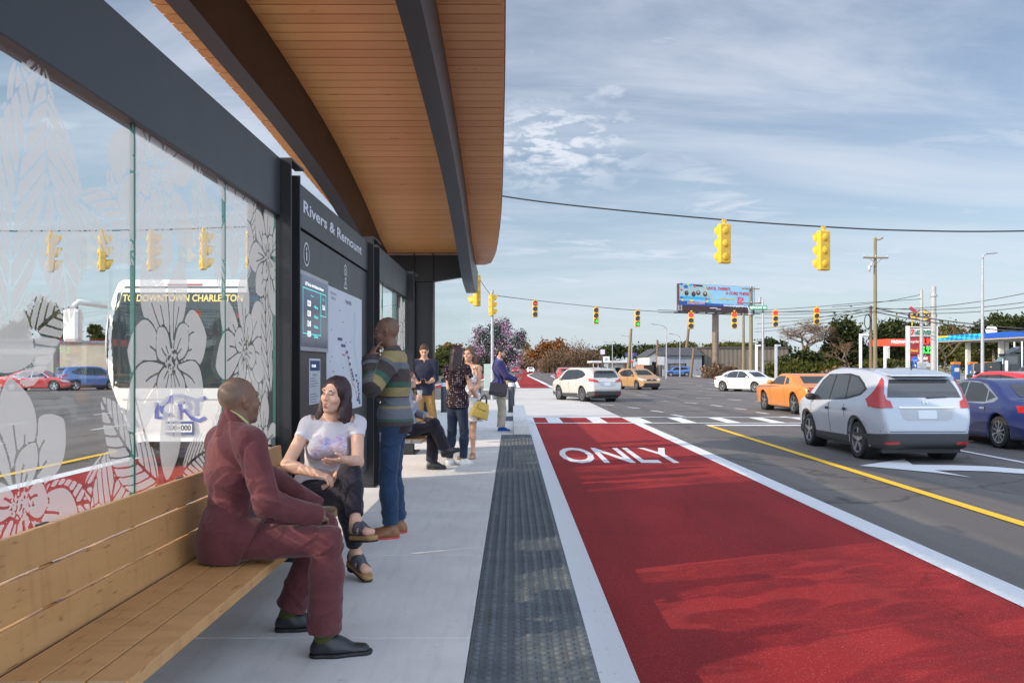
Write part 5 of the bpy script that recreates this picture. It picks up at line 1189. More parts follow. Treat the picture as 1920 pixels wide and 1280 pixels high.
# seated person in the grey jacket on the far bench
J = dict(pelvis=V(-1.385, 11.25, .56), pelvis_side=(.15, -1, 0), chest=V(-1.40, 11.2, .90), chest_side=(.2, -1, 0), neck=V(-1.39, 11.2, 1.08), head=V(-1.36, 11.2, 1.225), face=(1, -.1, 0),
    shR=V(-1.36, 11.02, 1.03), shL=V(-1.42, 11.36, 1.03), elR=V(-1.33, 10.93, .78), wrR=V(-1.24, 11.0, .94), elL=V(-1.29, 11.40, .77), wrL=V(-1.13, 11.22, .735),
    handR=((.25, .1, .95), (.3, .9, -.2), (.9, -.3, .1), dict(curl=.95)), handL=((.95, -.25, -.15), (0, -.1, -1), (.2, .95, 0), dict(curl=.3)),
    hipR=V(-1.35, 11.17, .55), hipL=V(-1.35, 11.34, .55), knR=V(-1.04, 11.22, .69), knL=V(-1.05, 11.43, .545), anR=V(-.93, 11.42, .36), anL=V(-1.09, 11.50, .10), footR=(.9, .1, .25), footL=(1, -.1, 0))
J['knR'] = V(-1.03, 11.2, .64); J['anR'] = V(-.90, 11.33, .30)
person(dict(label='person in grey jacket and dark trousers with crossed legs on the far bench', skin=SK_L, hairmat=H_BR, h=.008, fem=True, J=J, lips=LIPP, floor=0.,
    wear=[trousers(BLACKP, e=.016, end=.97, amp=.005, flare=.018), top(GREY_J, 'jacket', e=.016, sleeve=1.95, amp=.006, hem=-.04, neck_cut=.02, loose=.004), shoes(SHOEB, SOLEB, heel=.035), hair(strap_hair, H_BR, .004, 60, sub=open_gap)]))
cp = thing('paper_cup', 'small white paper cup held up by the person in grey jacket', 'cup', V(-1.205, 11.055, .985))
MB().lathe([(.0, 0), (.026, 0), (.036, .09), (.0, .09)], (-1.205, 11.055, .985), 14).build('cup', WHITE_C, cp, smooth=30); MB().lathe([(.0, .0905), (.038, .0905), (.038, .098), (.032, .102), (.0, .102)], (-1.205, 11.055, .985), 14).build('lid', flat('cup_lid', (.5, .48, .46), .4), cp, smooth=30)

# ============================================================ vehicles
def poly_sdf(Y, Z, poly):
    d = np.full(np.broadcast(Y, Z).shape, 9.); ins = np.zeros(d.shape, bool); n = len(poly)
    for i in range(n):
        (ax, ay), (bx, by) = poly[i], poly[(i + 1) % n]; ex, ey = bx - ax, by - ay; wx, wy = Y - ax, Z - ay
        t = np.clip((wx * ex + wy * ey) / (ex * ex + ey * ey + 1e-12), 0, 1); d = np.minimum(d, np.hypot(wx - t * ex, wy - t * ey))
        c = ((ay <= Z) & (by > Z)) | ((by <= Z) & (ay > Z)); ins ^= c & (Y < ax + (Z - ay) / (by - ay + 1e-12) * ex)
    return np.where(ins, -d, d)
def smooth_poly(pts, n=5, closed=True):
    P = np.array(pts, float); N = len(P); out = []
    for i in range(N):
        a, b, c, d = P[i - 1], P[i], P[(i + 1) % N], P[(i + 2) % N]
        for k in range(n):
            t = k / n; out.append(tuple(.5 * ((2 * b) + (c - a) * t + (2 * a - 5 * b + 4 * c - d) * t * t + (3 * b - a - 3 * c + d) * t ** 3)))
    return out
def paint(name, col, metal=.0, coat=.7, rough=.38): 
    if name in MATS: return MATS[name]
    t = NT(name); o = t.obj(); d = t.noise(o, 2.2, 4); z = t.n('ShaderNodeSeparateXYZ'); t.l(o, z.inputs[0])
    dirt = t.math('MULTIPLY', t.ramp(z.outputs[2], [(.25, (.5, .5, .5)), (.65, (0, 0, 0))]), d); c = t.mix(dirt, col, (.12, .105, .09)); t.pbr(c, rough, metal, .5, coat=coat); t.b.inputs['Coat Roughness'].default_value = .06; MATS[name] = t.m; return t.m
CGLASS = flat('tinted_car_glass', (.018, .022, .025), .06, spec=.75); CGL2 = flat('pale_car_glass', (.030, .036, .040), .06, spec=.8); RUB = flat('black_trim', (.012, .012, .013), .55); TYRE = M('tyre_rubber', (.014, .014, .0145), .8, scale=20, bump=.2); RIM = flat('alloy_rim', (.42, .43, .45), .28, .85); RIMD = flat('dark_disc_steel', (.02, .02, .021), .5)  # the disc behind the spokes has one even dark tone
CLAD = M('grey_cladding', (.030, .031, .034), .6, scale=20); REDL = flat('red_lamp', (.30, .012, .012), .18, coat=.5); CLEARL = flat('clear_lamp', (.45, .46, .48), .12, coat=.6); CHROME = flat('chrome', (.6, .61, .63), .12, .95); PLATE = flat('number_plate', (.50, .54, .56), .5); AMBER = flat('amber_lamp', (.55, .2, .02), .25)
def car(label, name='car', cat='car', L=4.5, W=1.82, prof=None, belt=.95, tumble=.30, plan=.16, wheels=(1.3, -1.32), wr=.335, col=None, h=.026, clad=False, side=(), rear=(), front=(), topp=(), track=.78, spokes=5, group=None, edge=.06, low=0., mirror=(.65, .98), mirror_mat=None, lowmat=None, nose=1., arch=1.17):
    root = thing(name, label, cat, (0, 0, 0), group)
    poly = smooth_poly(prof, 4); xs = np.arange(-W / 2 - .06, W / 2 + .061, h); ys = np.arange(-L / 2 - .08, L / 2 + .081, h); zs = np.arange(.06, max(p[1] for p in prof) + .09, h)
    d2 = poly_sdf(ys[:, None], zs[None, :], poly) + edge
    t = np.abs(ys) / (L / 2); taper = plan * np.clip((t - .62) / .38, 0, 1.2) ** 2.2; tz = np.clip(zs - belt, 0, 9); bz = np.clip(belt - .18 - zs, 0, 9)
    w = (W / 2 - taper)[:, None] - tz[None, :] * tumble - tz[None, :] ** 2 * .05 - (bz[None, :] ** 2) * .16 - .012 * np.sin(np.clip((zs[None, :] - .3) / (belt - .3), 0, 1) * PI * 2)
    dx = np.abs(xs)[:, None, None] - w[None] + edge; dd = np.broadcast_to(d2[None], dx.shape)
    Fd = np.minimum(np.maximum(dx, dd), 0) + np.sqrt(np.maximum(dx, 0) ** 2 + np.maximum(dd, 0) ** 2) - edge
    Fd = Fd.astype(np.float32)
    for wy in wheels:
        dc = np.hypot(ys - wy, 0)[:, None]; r = np.sqrt((ys[:, None] - wy) ** 2 + (zs[None, :] - wr) ** 2) - wr * arch
        cut = np.maximum(r[None], (W / 2 - .30) - np.abs(xs)[:, None, None]); Fd = np.maximum(Fd, -cut)
    S = Surf.__new__(Surf); S.h = h; S.lo = np.array([xs[0], ys[0], zs[0]]); S.ax = [xs, ys, zs]; S.F = Fd
    body = S.build('body', col, root, smooth_it=1)
    me = body.data; bvh = BVHTree.FromPolygons([v.co[:] for v in me.vertices], [p.vertices[:] for p in me.polygons])
    def patch(nm, poly2, ax, sg, mat, off=.004, st=.06, sm=0, parent=None, flip=False):
        q = smooth_poly(poly2, sm) if sm else list(poly2); B = []
        for i in range(len(q)):
            a, b = Vector(q[i]), Vector(q[(i + 1) % len(q)]); n = max(1, int((b - a).length / st))
            for k in range(n): B.append(a.lerp(b, k / n))
        lo = [min(v[i] for v in B) for i in (0, 1)]; hi = [max(v[i] for v in B) for i in (0, 1)]; pts = list(B); nb = len(B)
        G = np.meshgrid(np.arange(lo[0] + st / 2, hi[0], st), np.arange(lo[1] + st / 2, hi[1], st), indexing='ij'); sd = poly_sdf(G[0], G[1], [tuple(v) for v in B])
        pts += [Vector((a, b)) for a, b, s_ in zip(G[0].ravel(), G[1].ravel(), sd.ravel()) if s_ < -st * .35]
        r = delaunay_2d_cdt(pts, [], [list(range(nb))], 1, 1e-5); vs = []; ok = []
        for v in r[0]:
            o, d = {'x': (Vector((sg * 3, v[0], v[1])), Vector((-sg, 0, 0))), 'y': (Vector((v[0], sg * 9, v[1])), Vector((0, -sg, 0))), 'z': (Vector((v[0], v[1], 5)), Vector((0, 0, -1)))}[ax]
            hit = bvh.ray_cast(o, d)
            if hit[0] is None: vs.append((0, 0, 0)); ok.append(False)
            else:
                n = hit[1]; n = n if n.dot(d) < 0 else -n; vs.append(hit[0] + (n * .6 - d * .4).normalized() * off); ok.append(True)
        fs = [f for f in r[2] if all(ok[i] for i in f)]
        return MB().add(vs, fs).build(nm, mat, parent or root, smooth=True)
    both = ((side, 'x'),)
    for nm, mat, p, *o in side:
        for sg in (-1, 1): patch(nm, p, 'x', sg, mat, *(o or []))
    for nm, mat, p, *o in rear:
        patch(nm, p, 'y', -1, mat, *(o or []))
        if min(v[0] for v in p) > .02: patch(nm, [(-a, b) for a, b in p], 'y', -1, mat, *(o or []))
    for nm, mat, p, *o in front:
        patch(nm, p, 'y', 1, mat, *(o or []))
        if min(v[0] for v in p) > .02: patch(nm, [(-a, b) for a, b in p], 'y', 1, mat, *(o or []))
    for nm, mat, p, *o in topp: patch(nm, p, 'z', 1, mat, *(o or []))
    for wy in wheels:
        for sg in (-1, 1):
            c = Vector((sg * track, wy, wr)); axm = Matrix(((0, 0, sg), (0, 1, 0), (1, 0, 0))); b = MB()
            b.lathe([(wr * .70, .095), (wr * .93, .10), (wr * .985, .075), (wr, .03), (wr, -.05), (wr * .985, -.09), (wr * .7, -.10)], c, 32, axm); tw = b.build('wheel', TYRE, root, smooth=50)
            b = MB(); b.mat(0).lathe([(wr * .70, .094), (wr * .66, .092), (wr * .655, .03), (wr * .655, -.09)], c, 32, axm)
            for k in range(spokes):
                a = 2 * PI * k / spokes; m = axm @ Matrix.Rotation(a, 3, 'Z'); wd = wr * (.19 if spokes <= 5 else .085)
                b.obox(c + m @ Vector((wr * .36, 0, .068)), (wr * .62, wd, .03), m)
            b.lathe([(.0, .092), (wr * .15, .088), (wr * .17, .06), (wr * .17, .0)], c, 16, axm); b.build('rim', RIM, tw, smooth=40)
            b = MB(); b.lathe([(.0, .02), (wr * .655, .018)], c, 24, axm); b.build('brake_disc', RIMD, tw)
            b = MB(); b.lathe([(wr * 1.16, W / 2 - track - .06), (wr * 1.16, -.2), (0, -.2)], c, 28, axm); b.build('wheel_arch', RUB, root)
            if clad:
                pts = [(wy + wr * arch * 1.02 * math.cos(a), wr + wr * arch * 1.02 * math.sin(a)) for a in np.linspace(-.25, PI + .25, 24)]; pt2 = [(wy + wr * (arch + .17) * math.cos(a), wr + wr * (arch + .17) * math.sin(a)) for a in np.linspace(PI + .25, -.25, 24)]
                patch('arch_trim', pts + pt2, 'x', sg, CLAD, .008, .04)
    my, mz = mirror
    for sg in (-1, 1):
        b = MB(); b.ell((sg * (W / 2 + .06), my, mz), (.115, .07, .075), 14, 8); b.tube([(sg * (W / 2 - .10), my + .02, mz - .05), (sg * (W / 2 + .04), my, mz - .03)], .022, 6); b.build('wing_mirror', mirror_mat or col, root, smooth=True)
    b = MB(); b.box((-W / 2 + .2, -L / 2 + .25, .16), (W / 2 - .2, L / 2 - .3, .3)); b.build('underbody', RUB, root)
    return root
def place(o, x, y, rz): o.location = (x, y, RD); o.rotation_euler = (0, 0, rz); return o
def heading(dx, dy): return math.atan2(-dx, dy)
def rr2(x0, z0, x1, z1, r=.03): return [(x0 + r, z0), (x1 - r, z0), (x1, z0 + r), (x1, z1 - r), (x1 - r, z1), (x0 + r, z1), (x0, z1 - r), (x0, z0 + r)]

# ---- white estate-like SUV in the turn lane
def suv(label, colr, L=4.53, W=1.82, H=1.68, tl='tall', spokes=5, h=.026, wr=.345):
    k = H / 1.68; a = L / 2
    prof = [(-a + .05, .30), (-a - .0, .42), (-a, .66), (-a + .03, .92), (-a + .10, 1.06), (-a + .27, 1.38 * k), (-a + .45, 1.555 * k), (-a + .85, 1.635 * k), (-.3, 1.685 * k), (.35, 1.665 * k), (.75, 1.56 * k), (1.15, 1.28), (1.38, 1.10), (1.7, 1.045), (a - .32, .93), (a - .08, .80), (a - .0, .62), (a, .40), (a - .1, .24), (1.0, .20), (-1.0, .20), (-a + .3, .24)]
    winF = [(1.02, 1.03), (.72, 1.40 * k), (.45, 1.535 * k), (.10, 1.56 * k), (.06, 1.055)]; winR = [(.0, 1.055), (.03, 1.56 * k), (-.6, 1.55 * k), (-.76, 1.12)]
    winQ = [(-.81, 1.125), (-.68, 1.545 * k), (-1.02, 1.51 * k), (-1.36, 1.385), (-1.52, 1.30), (-1.40, 1.22)]
    frame_ = [(1.10, 1.0), (.74, 1.43 * k), (.47, 1.565 * k), (-.6, 1.585 * k), (-1.06, 1.54 * k), (-1.42, 1.405), (-1.60, 1.30), (-1.42, 1.185), (-.8, 1.085)]
    side = [('window_frame', RUB, frame_, .003, .06), ('window', CGLASS, winF, .006), ('window', CGLASS, winR, .006), ('window', CGLASS, winQ, .006),
            ('sill_trim', CLAD, [(wheels_ := 1.31) and (.90, .22), (.90, .37), (-.90, .40), (-.90, .22)], .006), ('bumper_trim', CLAD, [(-a + .10, .30), (-a + .10, .47), (-1.78, .43), (-1.76, .30)], .012, .03), ('bumper_trim', CLAD, [(a - .06, .26), (a - .06, .44), (1.76, .40), (1.74, .26)], .006),
            ('door_handle', RUB if tl == 'tall' else colr, rr2(-.02, .855, .18, .905, .02), .018), ('door_handle', RUB if tl == 'tall' else colr, rr2(-.92, .875, -.72, .925, .02), .018),
            ('door_gap', RUB, [(.01, .40), (.03, .40), (.035, 1.0), (.015, 1.0)], .002, .05), ('door_gap', RUB, [(.98, .42), (1.0, .42), (1.06, .99), (1.04, .99)], .002, .05), ('door_gap', RUB, [(-.80, .75), (-.78, .75), (-.76, 1.0), (-.78, 1.0)], .002, .05)]
    rear = [('rear_window', CGL2, [(-.66, 1.165), (.66, 1.165), (.62, 1.32), (.55, 1.485 * k), (-.55, 1.485 * k), (-.62, 1.32)], .006, .06, 0), ('bumper_cladding', CLAD, [(-.95, .24), (.95, .24), (.95, .47), (.72, .53), (-.72, .53), (-.95, .47)], .014, .03),
            ('reflector', REDL, rr2(.50, .335, .74, .385, .02), .022, .03), ('plate_recess', flat('recess_grey', (.33, .34, .36), .5), [(-.50, .985), (.50, .985), (.42, .79), (.36, .76), (-.36, .76), (-.42, .79)], .004), ('number_plate', PLATE, rr2(-.165, .79, .165, .94, .01), .010), ('trim_bar', CHROME, rr2(-.50, .975, .50, 1.0, .01), .014), ('emblem', CHROME, [(-.045, 1.045), (-.022, 1.045), (-.022, 1.075), (.022, 1.075), (.022, 1.045), (.045, 1.045), (.045, 1.125), (.022, 1.125), (.022, 1.095), (-.022, 1.095), (-.022, 1.125), (-.045, 1.125)], .008, .02), ('wiper', RUB, [(.02, 1.145), (.03, 1.17), (.40, 1.18), (.40, 1.165)], .016), ('third_brake_lamp', REDL, rr2(-.26, 1.535 * k, .26, 1.565 * k, .012), .012),
            ('hatch_gap', RUB, [(-.79, .555), (.79, .555), (.79, .567), (-.79, .567)], .003)]
    if tl == 'tall': rear += [('tail_lamp', REDL, [(.60, .98), (.88, .99), (.86, 1.12), (.78, 1.28), (.70, 1.46 * k), (.655, 1.52 * k), (.64, 1.48 * k), (.70, 1.25), (.69, 1.13), (.62, 1.10)], .012, .03)]; side += [('tail_lamp', REDL, [(-a + .05, .97), (-a + .03, 1.10), (-a + .22, 1.13), (-a + .33, .98)], .009, .03)]
    else: rear += [('tail_lamp', REDL, [(.42, .93), (.86, .98), (.88, 1.08), (.80, 1.13), (.45, 1.03)], .010)]; side += [('tail_lamp', REDL, [(-a, .96), (-a, 1.12), (-a + .40, 1.13), (-a + .30, 1.02)], .009)]
    front = [('windscreen', CGLASS, [(-.62, 1.15), (.62, 1.15), (.52, 1.52 * k), (-.52, 1.52 * k)], .006), ('headlamp', CLEARL, [(.46, .72), (.86, .78), (.84, .90), (.5, .82)], .008), ('grille', RUB, [(-.42, .55), (.42, .55), (.46, .78), (-.46, .78)], .008), ('bumper_cladding', CLAD, [(-.9, .22), (.9, .22), (.8, .42), (-.8, .42)], .008)]
    r = car(label, 'parked_car' if False else 'suv', 'car', L, W, prof, 1.0, .32, .16, (1.31, -1.31), wr, colr, h, tl == 'tall', side, rear, front, spokes=spokes, mirror=(.92, 1.08), mirror_mat=RUB if tl == 'tall' else None)
    if tl == 'tall':
        for sg in (-1, 1): MB().tube([(sg * .56, -1.35, 1.60 * k), (sg * .575, -1.1, 1.665 * k), (sg * .57, .2, 1.69 * k), (sg * .55, .5, 1.63 * k)], .018, 6).build('roof_rail', CHROME, r, smooth=True)
    b = MB(); b.prism([(-a + .24, 1.545 * k), (-a + .26, 1.572 * k), (-a + .9, 1.655 * k), (-a + .9, 1.60 * k)], lambda y, z: (-.55, y, z), lambda y, z: (.55, y, z)); b.build('spoiler', colr, r, bevel=.01)
    b = MB(); b.tube([(.0, -a + .65, 1.66 * k), (0, -a + .60, 1.70 * k), (0, -a + .5, 1.715 * k)], .012, 6); b.build('antenna', RUB, r)
    return r
WHITEP = paint('silver_white_paint', (.33, .365, .415)); BEIGEP = paint('champagne_paint', (.40, .38, .345)); TANP = paint('tan_gold_paint', (.32, .185, .075)); PEARL = paint('pearl_white_paint', (.72, .71, .69)); ORANGE = paint('orange_paint', (.56, .185, .028)); BLUEP = paint('deep_blue_paint', (.010, .019, .092)); REDP = paint('red_paint', (.42, .022, .026)); DGREY = paint('graphite_paint', (.05, .052, .058)); NAVYP = paint('navy_paint', (.03, .05, .12))
place(suv('silver-white SUV driving away in the turn lane, roof rails and tall tail lamps', WHITEP, h=.02), 7.40, 17.35, 0)
place(suv('champagne beige SUV turning left across the pale concrete roadway', BEIGEP, 4.66, 1.84, 1.65, 'wide', 10, .026, .36), 3.72, 43.0, heading(-.38, .925))
place(suv('graphite dark SUV at the right edge behind the red car', DGREY, 4.8, 1.95, 1.86, 'wide', 6, .035, .38), 19.2, 30.0, 0)

def sedan(label, colr, L=4.8, W=1.83, H=1.45, h=.028, spokes=10, wr=.335, coupe=False, lampmat=None, name='sedan', group=None, rearlook='sedan'):
    a = L / 2; k = H / 1.45
    prof = [(-a + .08, .26), (-a, .42), (-a - .0, .68), (-a + .06, .92), (-a + .30, 1.01), (-a + .72, 1.06), (-a + (1.15 if not coupe else 1.0), 1.27 * k), (-a + 1.6, 1.42 * k), (-.15, 1.455 * k), (.35, 1.41 * k), (.85, 1.18 * k), (1.22, .98), (1.7, .90), (a - .3, .76), (a - .06, .62), (a, .42), (a - .12, .22), (1.2, .17), (-1.2, .17), (-a + .4, .2)]
    wF = [(1.02, .95), (.50, 1.29 * k), (.20, 1.365 * k), (-.02, 1.375 * k), (-.06, .93)]; wB = [(-.12, .93), (-.08, 1.375 * k), (-.62, 1.35 * k), (-.92, 1.22 * k), (-.98, .96)]; wQ = [(-1.03, .98), (-.98, 1.20 * k), (-1.30, 1.07)]
    fr = [(1.10, .925), (.52, 1.32 * k), (.2, 1.395 * k), (-.4, 1.395 * k), (-.8, 1.33 * k), (-1.42, 1.04), (-1.30, .96), (-.9, .91)]
    side = [('window_frame', CHROME if rearlook == 'sedan' else RUB, fr, .003), ('window', CGLASS, wF, .006), ('window', CGLASS, wB, .006), ('window', CGLASS, wQ, .006), ('door_handle', CHROME, rr2(-.10, .775, .10, .815, .015), .014), ('door_handle', CHROME, rr2(-.98, .80, -.78, .84, .015), .014),
            ('door_gap', RUB, [(-.075, .30), (-.06, .30), (-.055, .93), (-.07, .93)], .002, .05), ('door_gap', RUB, [(.90, .34), (.915, .34), (1.0, .92), (.985, .92)], .002, .05), ('door_gap', RUB, [(-.98, .66), (-.965, .66), (-.99, .93), (-1.005, .93)], .002, .05), ('tail_lamp', REDL, [(-a + .02, .74), (-a + .04, .90), (-a + .38, .92), (-a + .30, .80)], .008), ('headlamp', CLEARL, [(a - .05, .58), (a - .3, .72), (a - .62, .80), (a - .5, .66)], .008)]
    rear = [('rear_window', CGL2, [(-.56, 1.08), (.56, 1.08), (.48, 1.33 * k), (-.48, 1.33 * k)], .006), ('tail_lamp', REDL, [(.42, .74), (.86, .78), (.84, .90), (.46, .86)], .008), ('number_plate', PLATE, rr2(-.165, .62, .165, .76, .01), .008), ('bumper_cladding', CLAD, [(-.7, .22), (.7, .22), (.6, .36), (-.6, .36)], .008)]
    front = [('windscreen', CGLASS, [(-.60, 1.0), (.60, 1.0), (.50, 1.33 * k), (-.50, 1.33 * k)], .006), ('headlamp', CLEARL, [(.45, .60), (.86, .62), (.84, .74), (.52, .70)], .008), ('grille', RUB, [(-.40, .56), (.40, .56), (.46, .70), (-.46, .70)], .008), ('air_intake', RUB, [(-.62, .28), (.62, .28), (.52, .44), (-.52, .44)], .008)]
    return car(label, name, 'car', L, W, prof, .93, .36, .18, (1.40, -1.40), wr, colr, h, False, side, rear, front, spokes=spokes, mirror=(.84, .98), group=group)
place(sedan('deep blue saloon beside the silver-white SUV at the right edge', BLUEP, h=.026), 11.19, 19.4, 0)
place(suv('red crossover half hidden behind the blue saloon', REDP, 4.5, 1.82, 1.58, 'wide', 6, .035), 14.35, 24.2, 0)
place(sedan('white coupe-like saloon crossing the junction to the right', PEARL, 4.6, 1.80, 1.45, .03, 7, coupe=True), 16.07, 58.05, heading(.56, -.83))
def hatch(label, colr):
    a = 2.1
    prof = [(-a + .06, .3), (-a, .5), (-a + .03, .9), (-a + .15, 1.1), (-a + .45, 1.42), (-a + .9, 1.52), (-.1, 1.53), (.3, 1.47), (.9, 1.18), (1.15, 1.04), (1.6, .93), (a - .15, .78), (a, .6), (a, .4), (a - .1, .22), (1, .18), (-1, .18), (-a + .3, .22)]
    wF = [(.98, 1.0), (.55, 1.32), (.22, 1.44), (-.02, 1.45), (-.06, .97)]; wB = [(-.12, .97), (-.08, 1.45), (-.75, 1.42), (-.95, 1.05)]
    side = [('window_frame', RUB, [(1.05, .97), (.56, 1.35), (.2, 1.47), (-.8, 1.45), (-1.45, 1.22), (-1.0, .98), (-.5, .94)], .003), ('window', CGLASS, wF, .006), ('window', CGLASS, wB, .006), ('door_handle', RUB, rr2(-.05, .82, .12, .86, .015), .014), ('door_gap', RUB, [(-.08, .3), (-.06, .3), (-.06, .95), (-.08, .95)], .002), ('headlamp', CLEARL, [(a - .08, .68), (a - .3, .82), (a - .55, .86), (a - .45, .74)], .008)]
    front = [('windscreen', CGLASS, [(-.62, 1.07), (.62, 1.07), (.53, 1.42), (-.53, 1.42)], .006), ('headlamp', CLEARL, [(.42, .68), (.82, .74), (.80, .84), (.46, .76)], .008), ('grille', RUB, [(-.42, .64), (.42, .64), (.36, .76), (-.36, .76)], .008), ('badge', CHROME, rr2(-.06, .68, .06, .74, .02), .014), ('air_intake', RUB, [(-.74, .26), (.74, .26), (.62, .48), (-.62, .48)], .008)]
    rear = [('rear_window', CGL2, [(-.55, 1.1), (.55, 1.1), (.48, 1.38), (-.48, 1.38)], .006), ('tail_lamp', REDL, [(.5, .85), (.8, .88), (.78, 1.02), (.54, 1.0)], .008)]
    return car(label, 'hatchback', 'car', 2 * a, 1.77, prof, .97, .30, .16, (1.28, -1.30), .325, colr, .028, False, side, rear, front, spokes=7, mirror=(.86, 1.02))
place(hatch('tan gold hatchback coming towards us behind the beige SUV', TANP), 9.45, 63.6, heading(.35, -.94))
def muscle(label, colr):
    a = 2.5
    prof = [(-a + .1, .32), (-a, .46), (-a - .0, .74), (-a + .08, .95), (-a + .4, 1.04), (-a + .85, 1.07), (-a + 1.35, 1.28), (-a + 1.75, 1.42), (-.25, 1.45), (.1, 1.41), (.62, 1.16), (.9, 1.06), (1.5, 1.03), (a - .15, .94), (a - .0, .80), (a + .0, .5), (a - .1, .28), (1.2, .2), (-1.2, .2), (-a + .4, .25)]
    wF = [(.62, 1.05), (.22, 1.29), (-.02, 1.36), (-.58, 1.36), (-.66, 1.04)]; wQ = [(-.78, 1.05), (-.72, 1.32), (-1.0, 1.27), (-1.1, 1.08)]
    STR = flat('grey_stripe', (.10, .10, .11), .4)
    side = [('window', CGLASS, wF, .006), ('window', CGLASS, wQ, .006), ('side_stripe', STR, [(2.15, .90), (.2, .935), (-.2, .97), (-.25, 1.0), (.15, .97), (2.15, .945)], .004), ('side_stripe', STR, [(2.15, .85), (.6, .88), (.6, .895), (2.15, .87)], .004), ('door_gap', RUB, [(-.72, .35), (-.70, .35), (-.70, 1.0), (-.72, 1.0)], .002), ('door_gap', RUB, [(.66, .35), (.68, .35), (.74, 1.0), (.72, 1.0)], .002), ('side_marker', AMBER, rr2(-a + .22, .62, -a + .34, .66, .01), .006)]
    rear = [('rear_window', CGL2, [(-.56, 1.10), (.56, 1.10), (.48, 1.35), (-.48, 1.35)], .006), ('tail_lamp_panel', RUB, [(-.82, .80), (.82, .80), (.80, .96), (-.80, .96)], .006), ('tail_lamp', REDL, rr2(.10, .825, .76, .935, .03), .012), ('number_plate', PLATE, rr2(-.165, .58, .165, .72, .01), .008), ('bumper_cladding', RUB, [(-.8, .26), (.8, .26), (.7, .40), (-.7, .40)], .008)]
    front = [('windscreen', CGLASS, [(-.6, 1.1), (.6, 1.1), (.5, 1.36), (-.5, 1.36)], .006), ('grille', RUB, [(-.8, .72), (.8, .72), (.78, .90), (-.78, .90)], .008)]
    return car(label, 'coupe', 'car', 2 * a, 1.92, prof, 1.0, .34, .12, (1.45, -1.48), .365, colr, .028, False, side, rear, front, spokes=5, mirror=(.55, 1.12), track=.82)
place(muscle('orange two-door muscle car with grey side stripes ahead of the silver-white SUV', ORANGE), 11.05, 32.4, heading(-.07, 1))
# distant traffic
far_cars = [(sedan('tiny white car far down the left lanes near the pale traffic cabinet', PEARL, h=.06, spokes=5), -6.3, 178, PI), (sedan('tiny red car just behind the distant white car on the left', REDP, h=.06, spokes=5), -5.0, 215, PI),
            (sedan('small red car coming along the distant bus lane', REDP, h=.06, spokes=5), .85, 219, PI), (sedan('tiny dark blue car left of the distant red one', NAVYP, h=.06, spokes=5), -1.4, 260, PI), (sedan('small white car at the bend of the far red lane', PEARL, h=.06, spokes=5), 4.55, 208, PI),
            (suv('red SUV partly hidden behind the beige SUV', REDP, 4.6, 1.84, 1.6, 'wide', 5, .04), 4.9, 77, 0)]
for o, x, y, rz in far_cars: place(o, x, y, rz)
place(sedan('red car crossing far off behind the glass screen', REDP, h=.05, spokes=5), -33.5, 60, heading(1, .1)); place(suv('blue SUV waiting far off behind the glass screen', paint('mid_blue_paint', (.05, .12, .30)), 4.6, 1.84, 1.7, 'wide', 5, .05), -31.0, 62.0, heading(.6, .8))

# ============================================================ traffic signals and wires
SIGY = M('signal_yellow', (.52, .29, .010), .5, scale=3, col2=(.64, .37, .014), bump=.15); LENSD = flat('dark_lens', (.02, .02, .022), .25); BLK = flat('visor_black', (.012, .012, .012), .6)
RLIT = flat('lit_red_lens', (1., .03, .015), .4, emis=1.3); GLIT = flat('lit_green_arrow', (.03, 1., .06), .4, emis=1.2); WIRE = flat('cable_black', (.012, .012, .013), .6); GALV = M('galvanised_steel', (.30, .31, .33), .5, .3, scale=3)
def signal(label, lit, pos, face, s=1.0, group=None, black=False, arrow=False):
    """three-section head, its back box at the origin, lenses towards +y"""
    o = thing('traffic_signal', label, 'traffic signal', (0, 0, 0), group); v3 = Vector
    b = MB(); b.box((-.17, -.10, -1.06), (.17, .06, 0)); b.build('housing', SIGY, o, bevel=.03)
    b = MB()
    for k in range(3): b.ell((0, -.10, -.18 - .35 * k), (.10, .045, .105), 14, 8)
    b.build('lamp_back', SIGY, o, smooth=True)
    b = MB(); b.cyl((0, -.02, 0.001), (0, -.02, .10), .045); b.box((-.06, -.05, .06), (.06, .01, .12)); b.build('hanger', SIGY, o)
    for k in range(3):
        z = -.18 - .35 * k; on = lit == k; m = LENSD
        if on and not arrow and not black: m = RLIT if k == 0 else GLIT
        b = MB(); b.cyl((0, .061, z), (0, .075, z), .145, n=22); l = b.build('lens', m, o)
        if on and arrow:
            b = MB(); y = .082; b.add([(-.02, y, z - .022), (.11, y, z - .022), (.11, y, z + .022), (-.02, y, z + .022)], [(0, 1, 2, 3)]) ; b.add([(.13 - .27, y, z), (-.02, y, z + .11), (-.02, y, z - .11)][::-1], [(0, 1, 2)])
            b.build('arrow', GLIT, l, fix=False)
        if on and k == 0 and black: 
            b = MB(); b.box((-.10, .08, z - .03), (.10, .085, z + .03)); b.build('lit_bar', RLIT, l)
        # open hood over the lens
        vs = []; n = 18
        for q, (yy, dr) in enumerate(((.06, 0), (.28, -.008))):
            for rr_ in (.160, .150):
                for i in range(n + 1):
                    a = R(-38) + R(256) * i / n; vs.append((rr_ * math.cos(a), yy if q == 0 else .13 + .15 * (.5 + .5 * math.sin(a)), z + rr_ * math.sin(a)))
        N = n + 1; fs = []
        for i in range(n):
            fs += [(i, i + 1, 2 * N + i + 1, 2 * N + i), (N + i, 3 * N + i, 3 * N + i + 1, N + i + 1), (2 * N + i, 2 * N + i + 1, 3 * N + i + 1, 3 * N + i)]
        MB().add(vs, fs).build('visor', SIGY, o, smooth=40)
    o.location = pos; o.rotation_euler = (0, 0, math.atan2(-face[0], face[1])); o.scale = (s, s, s); return o
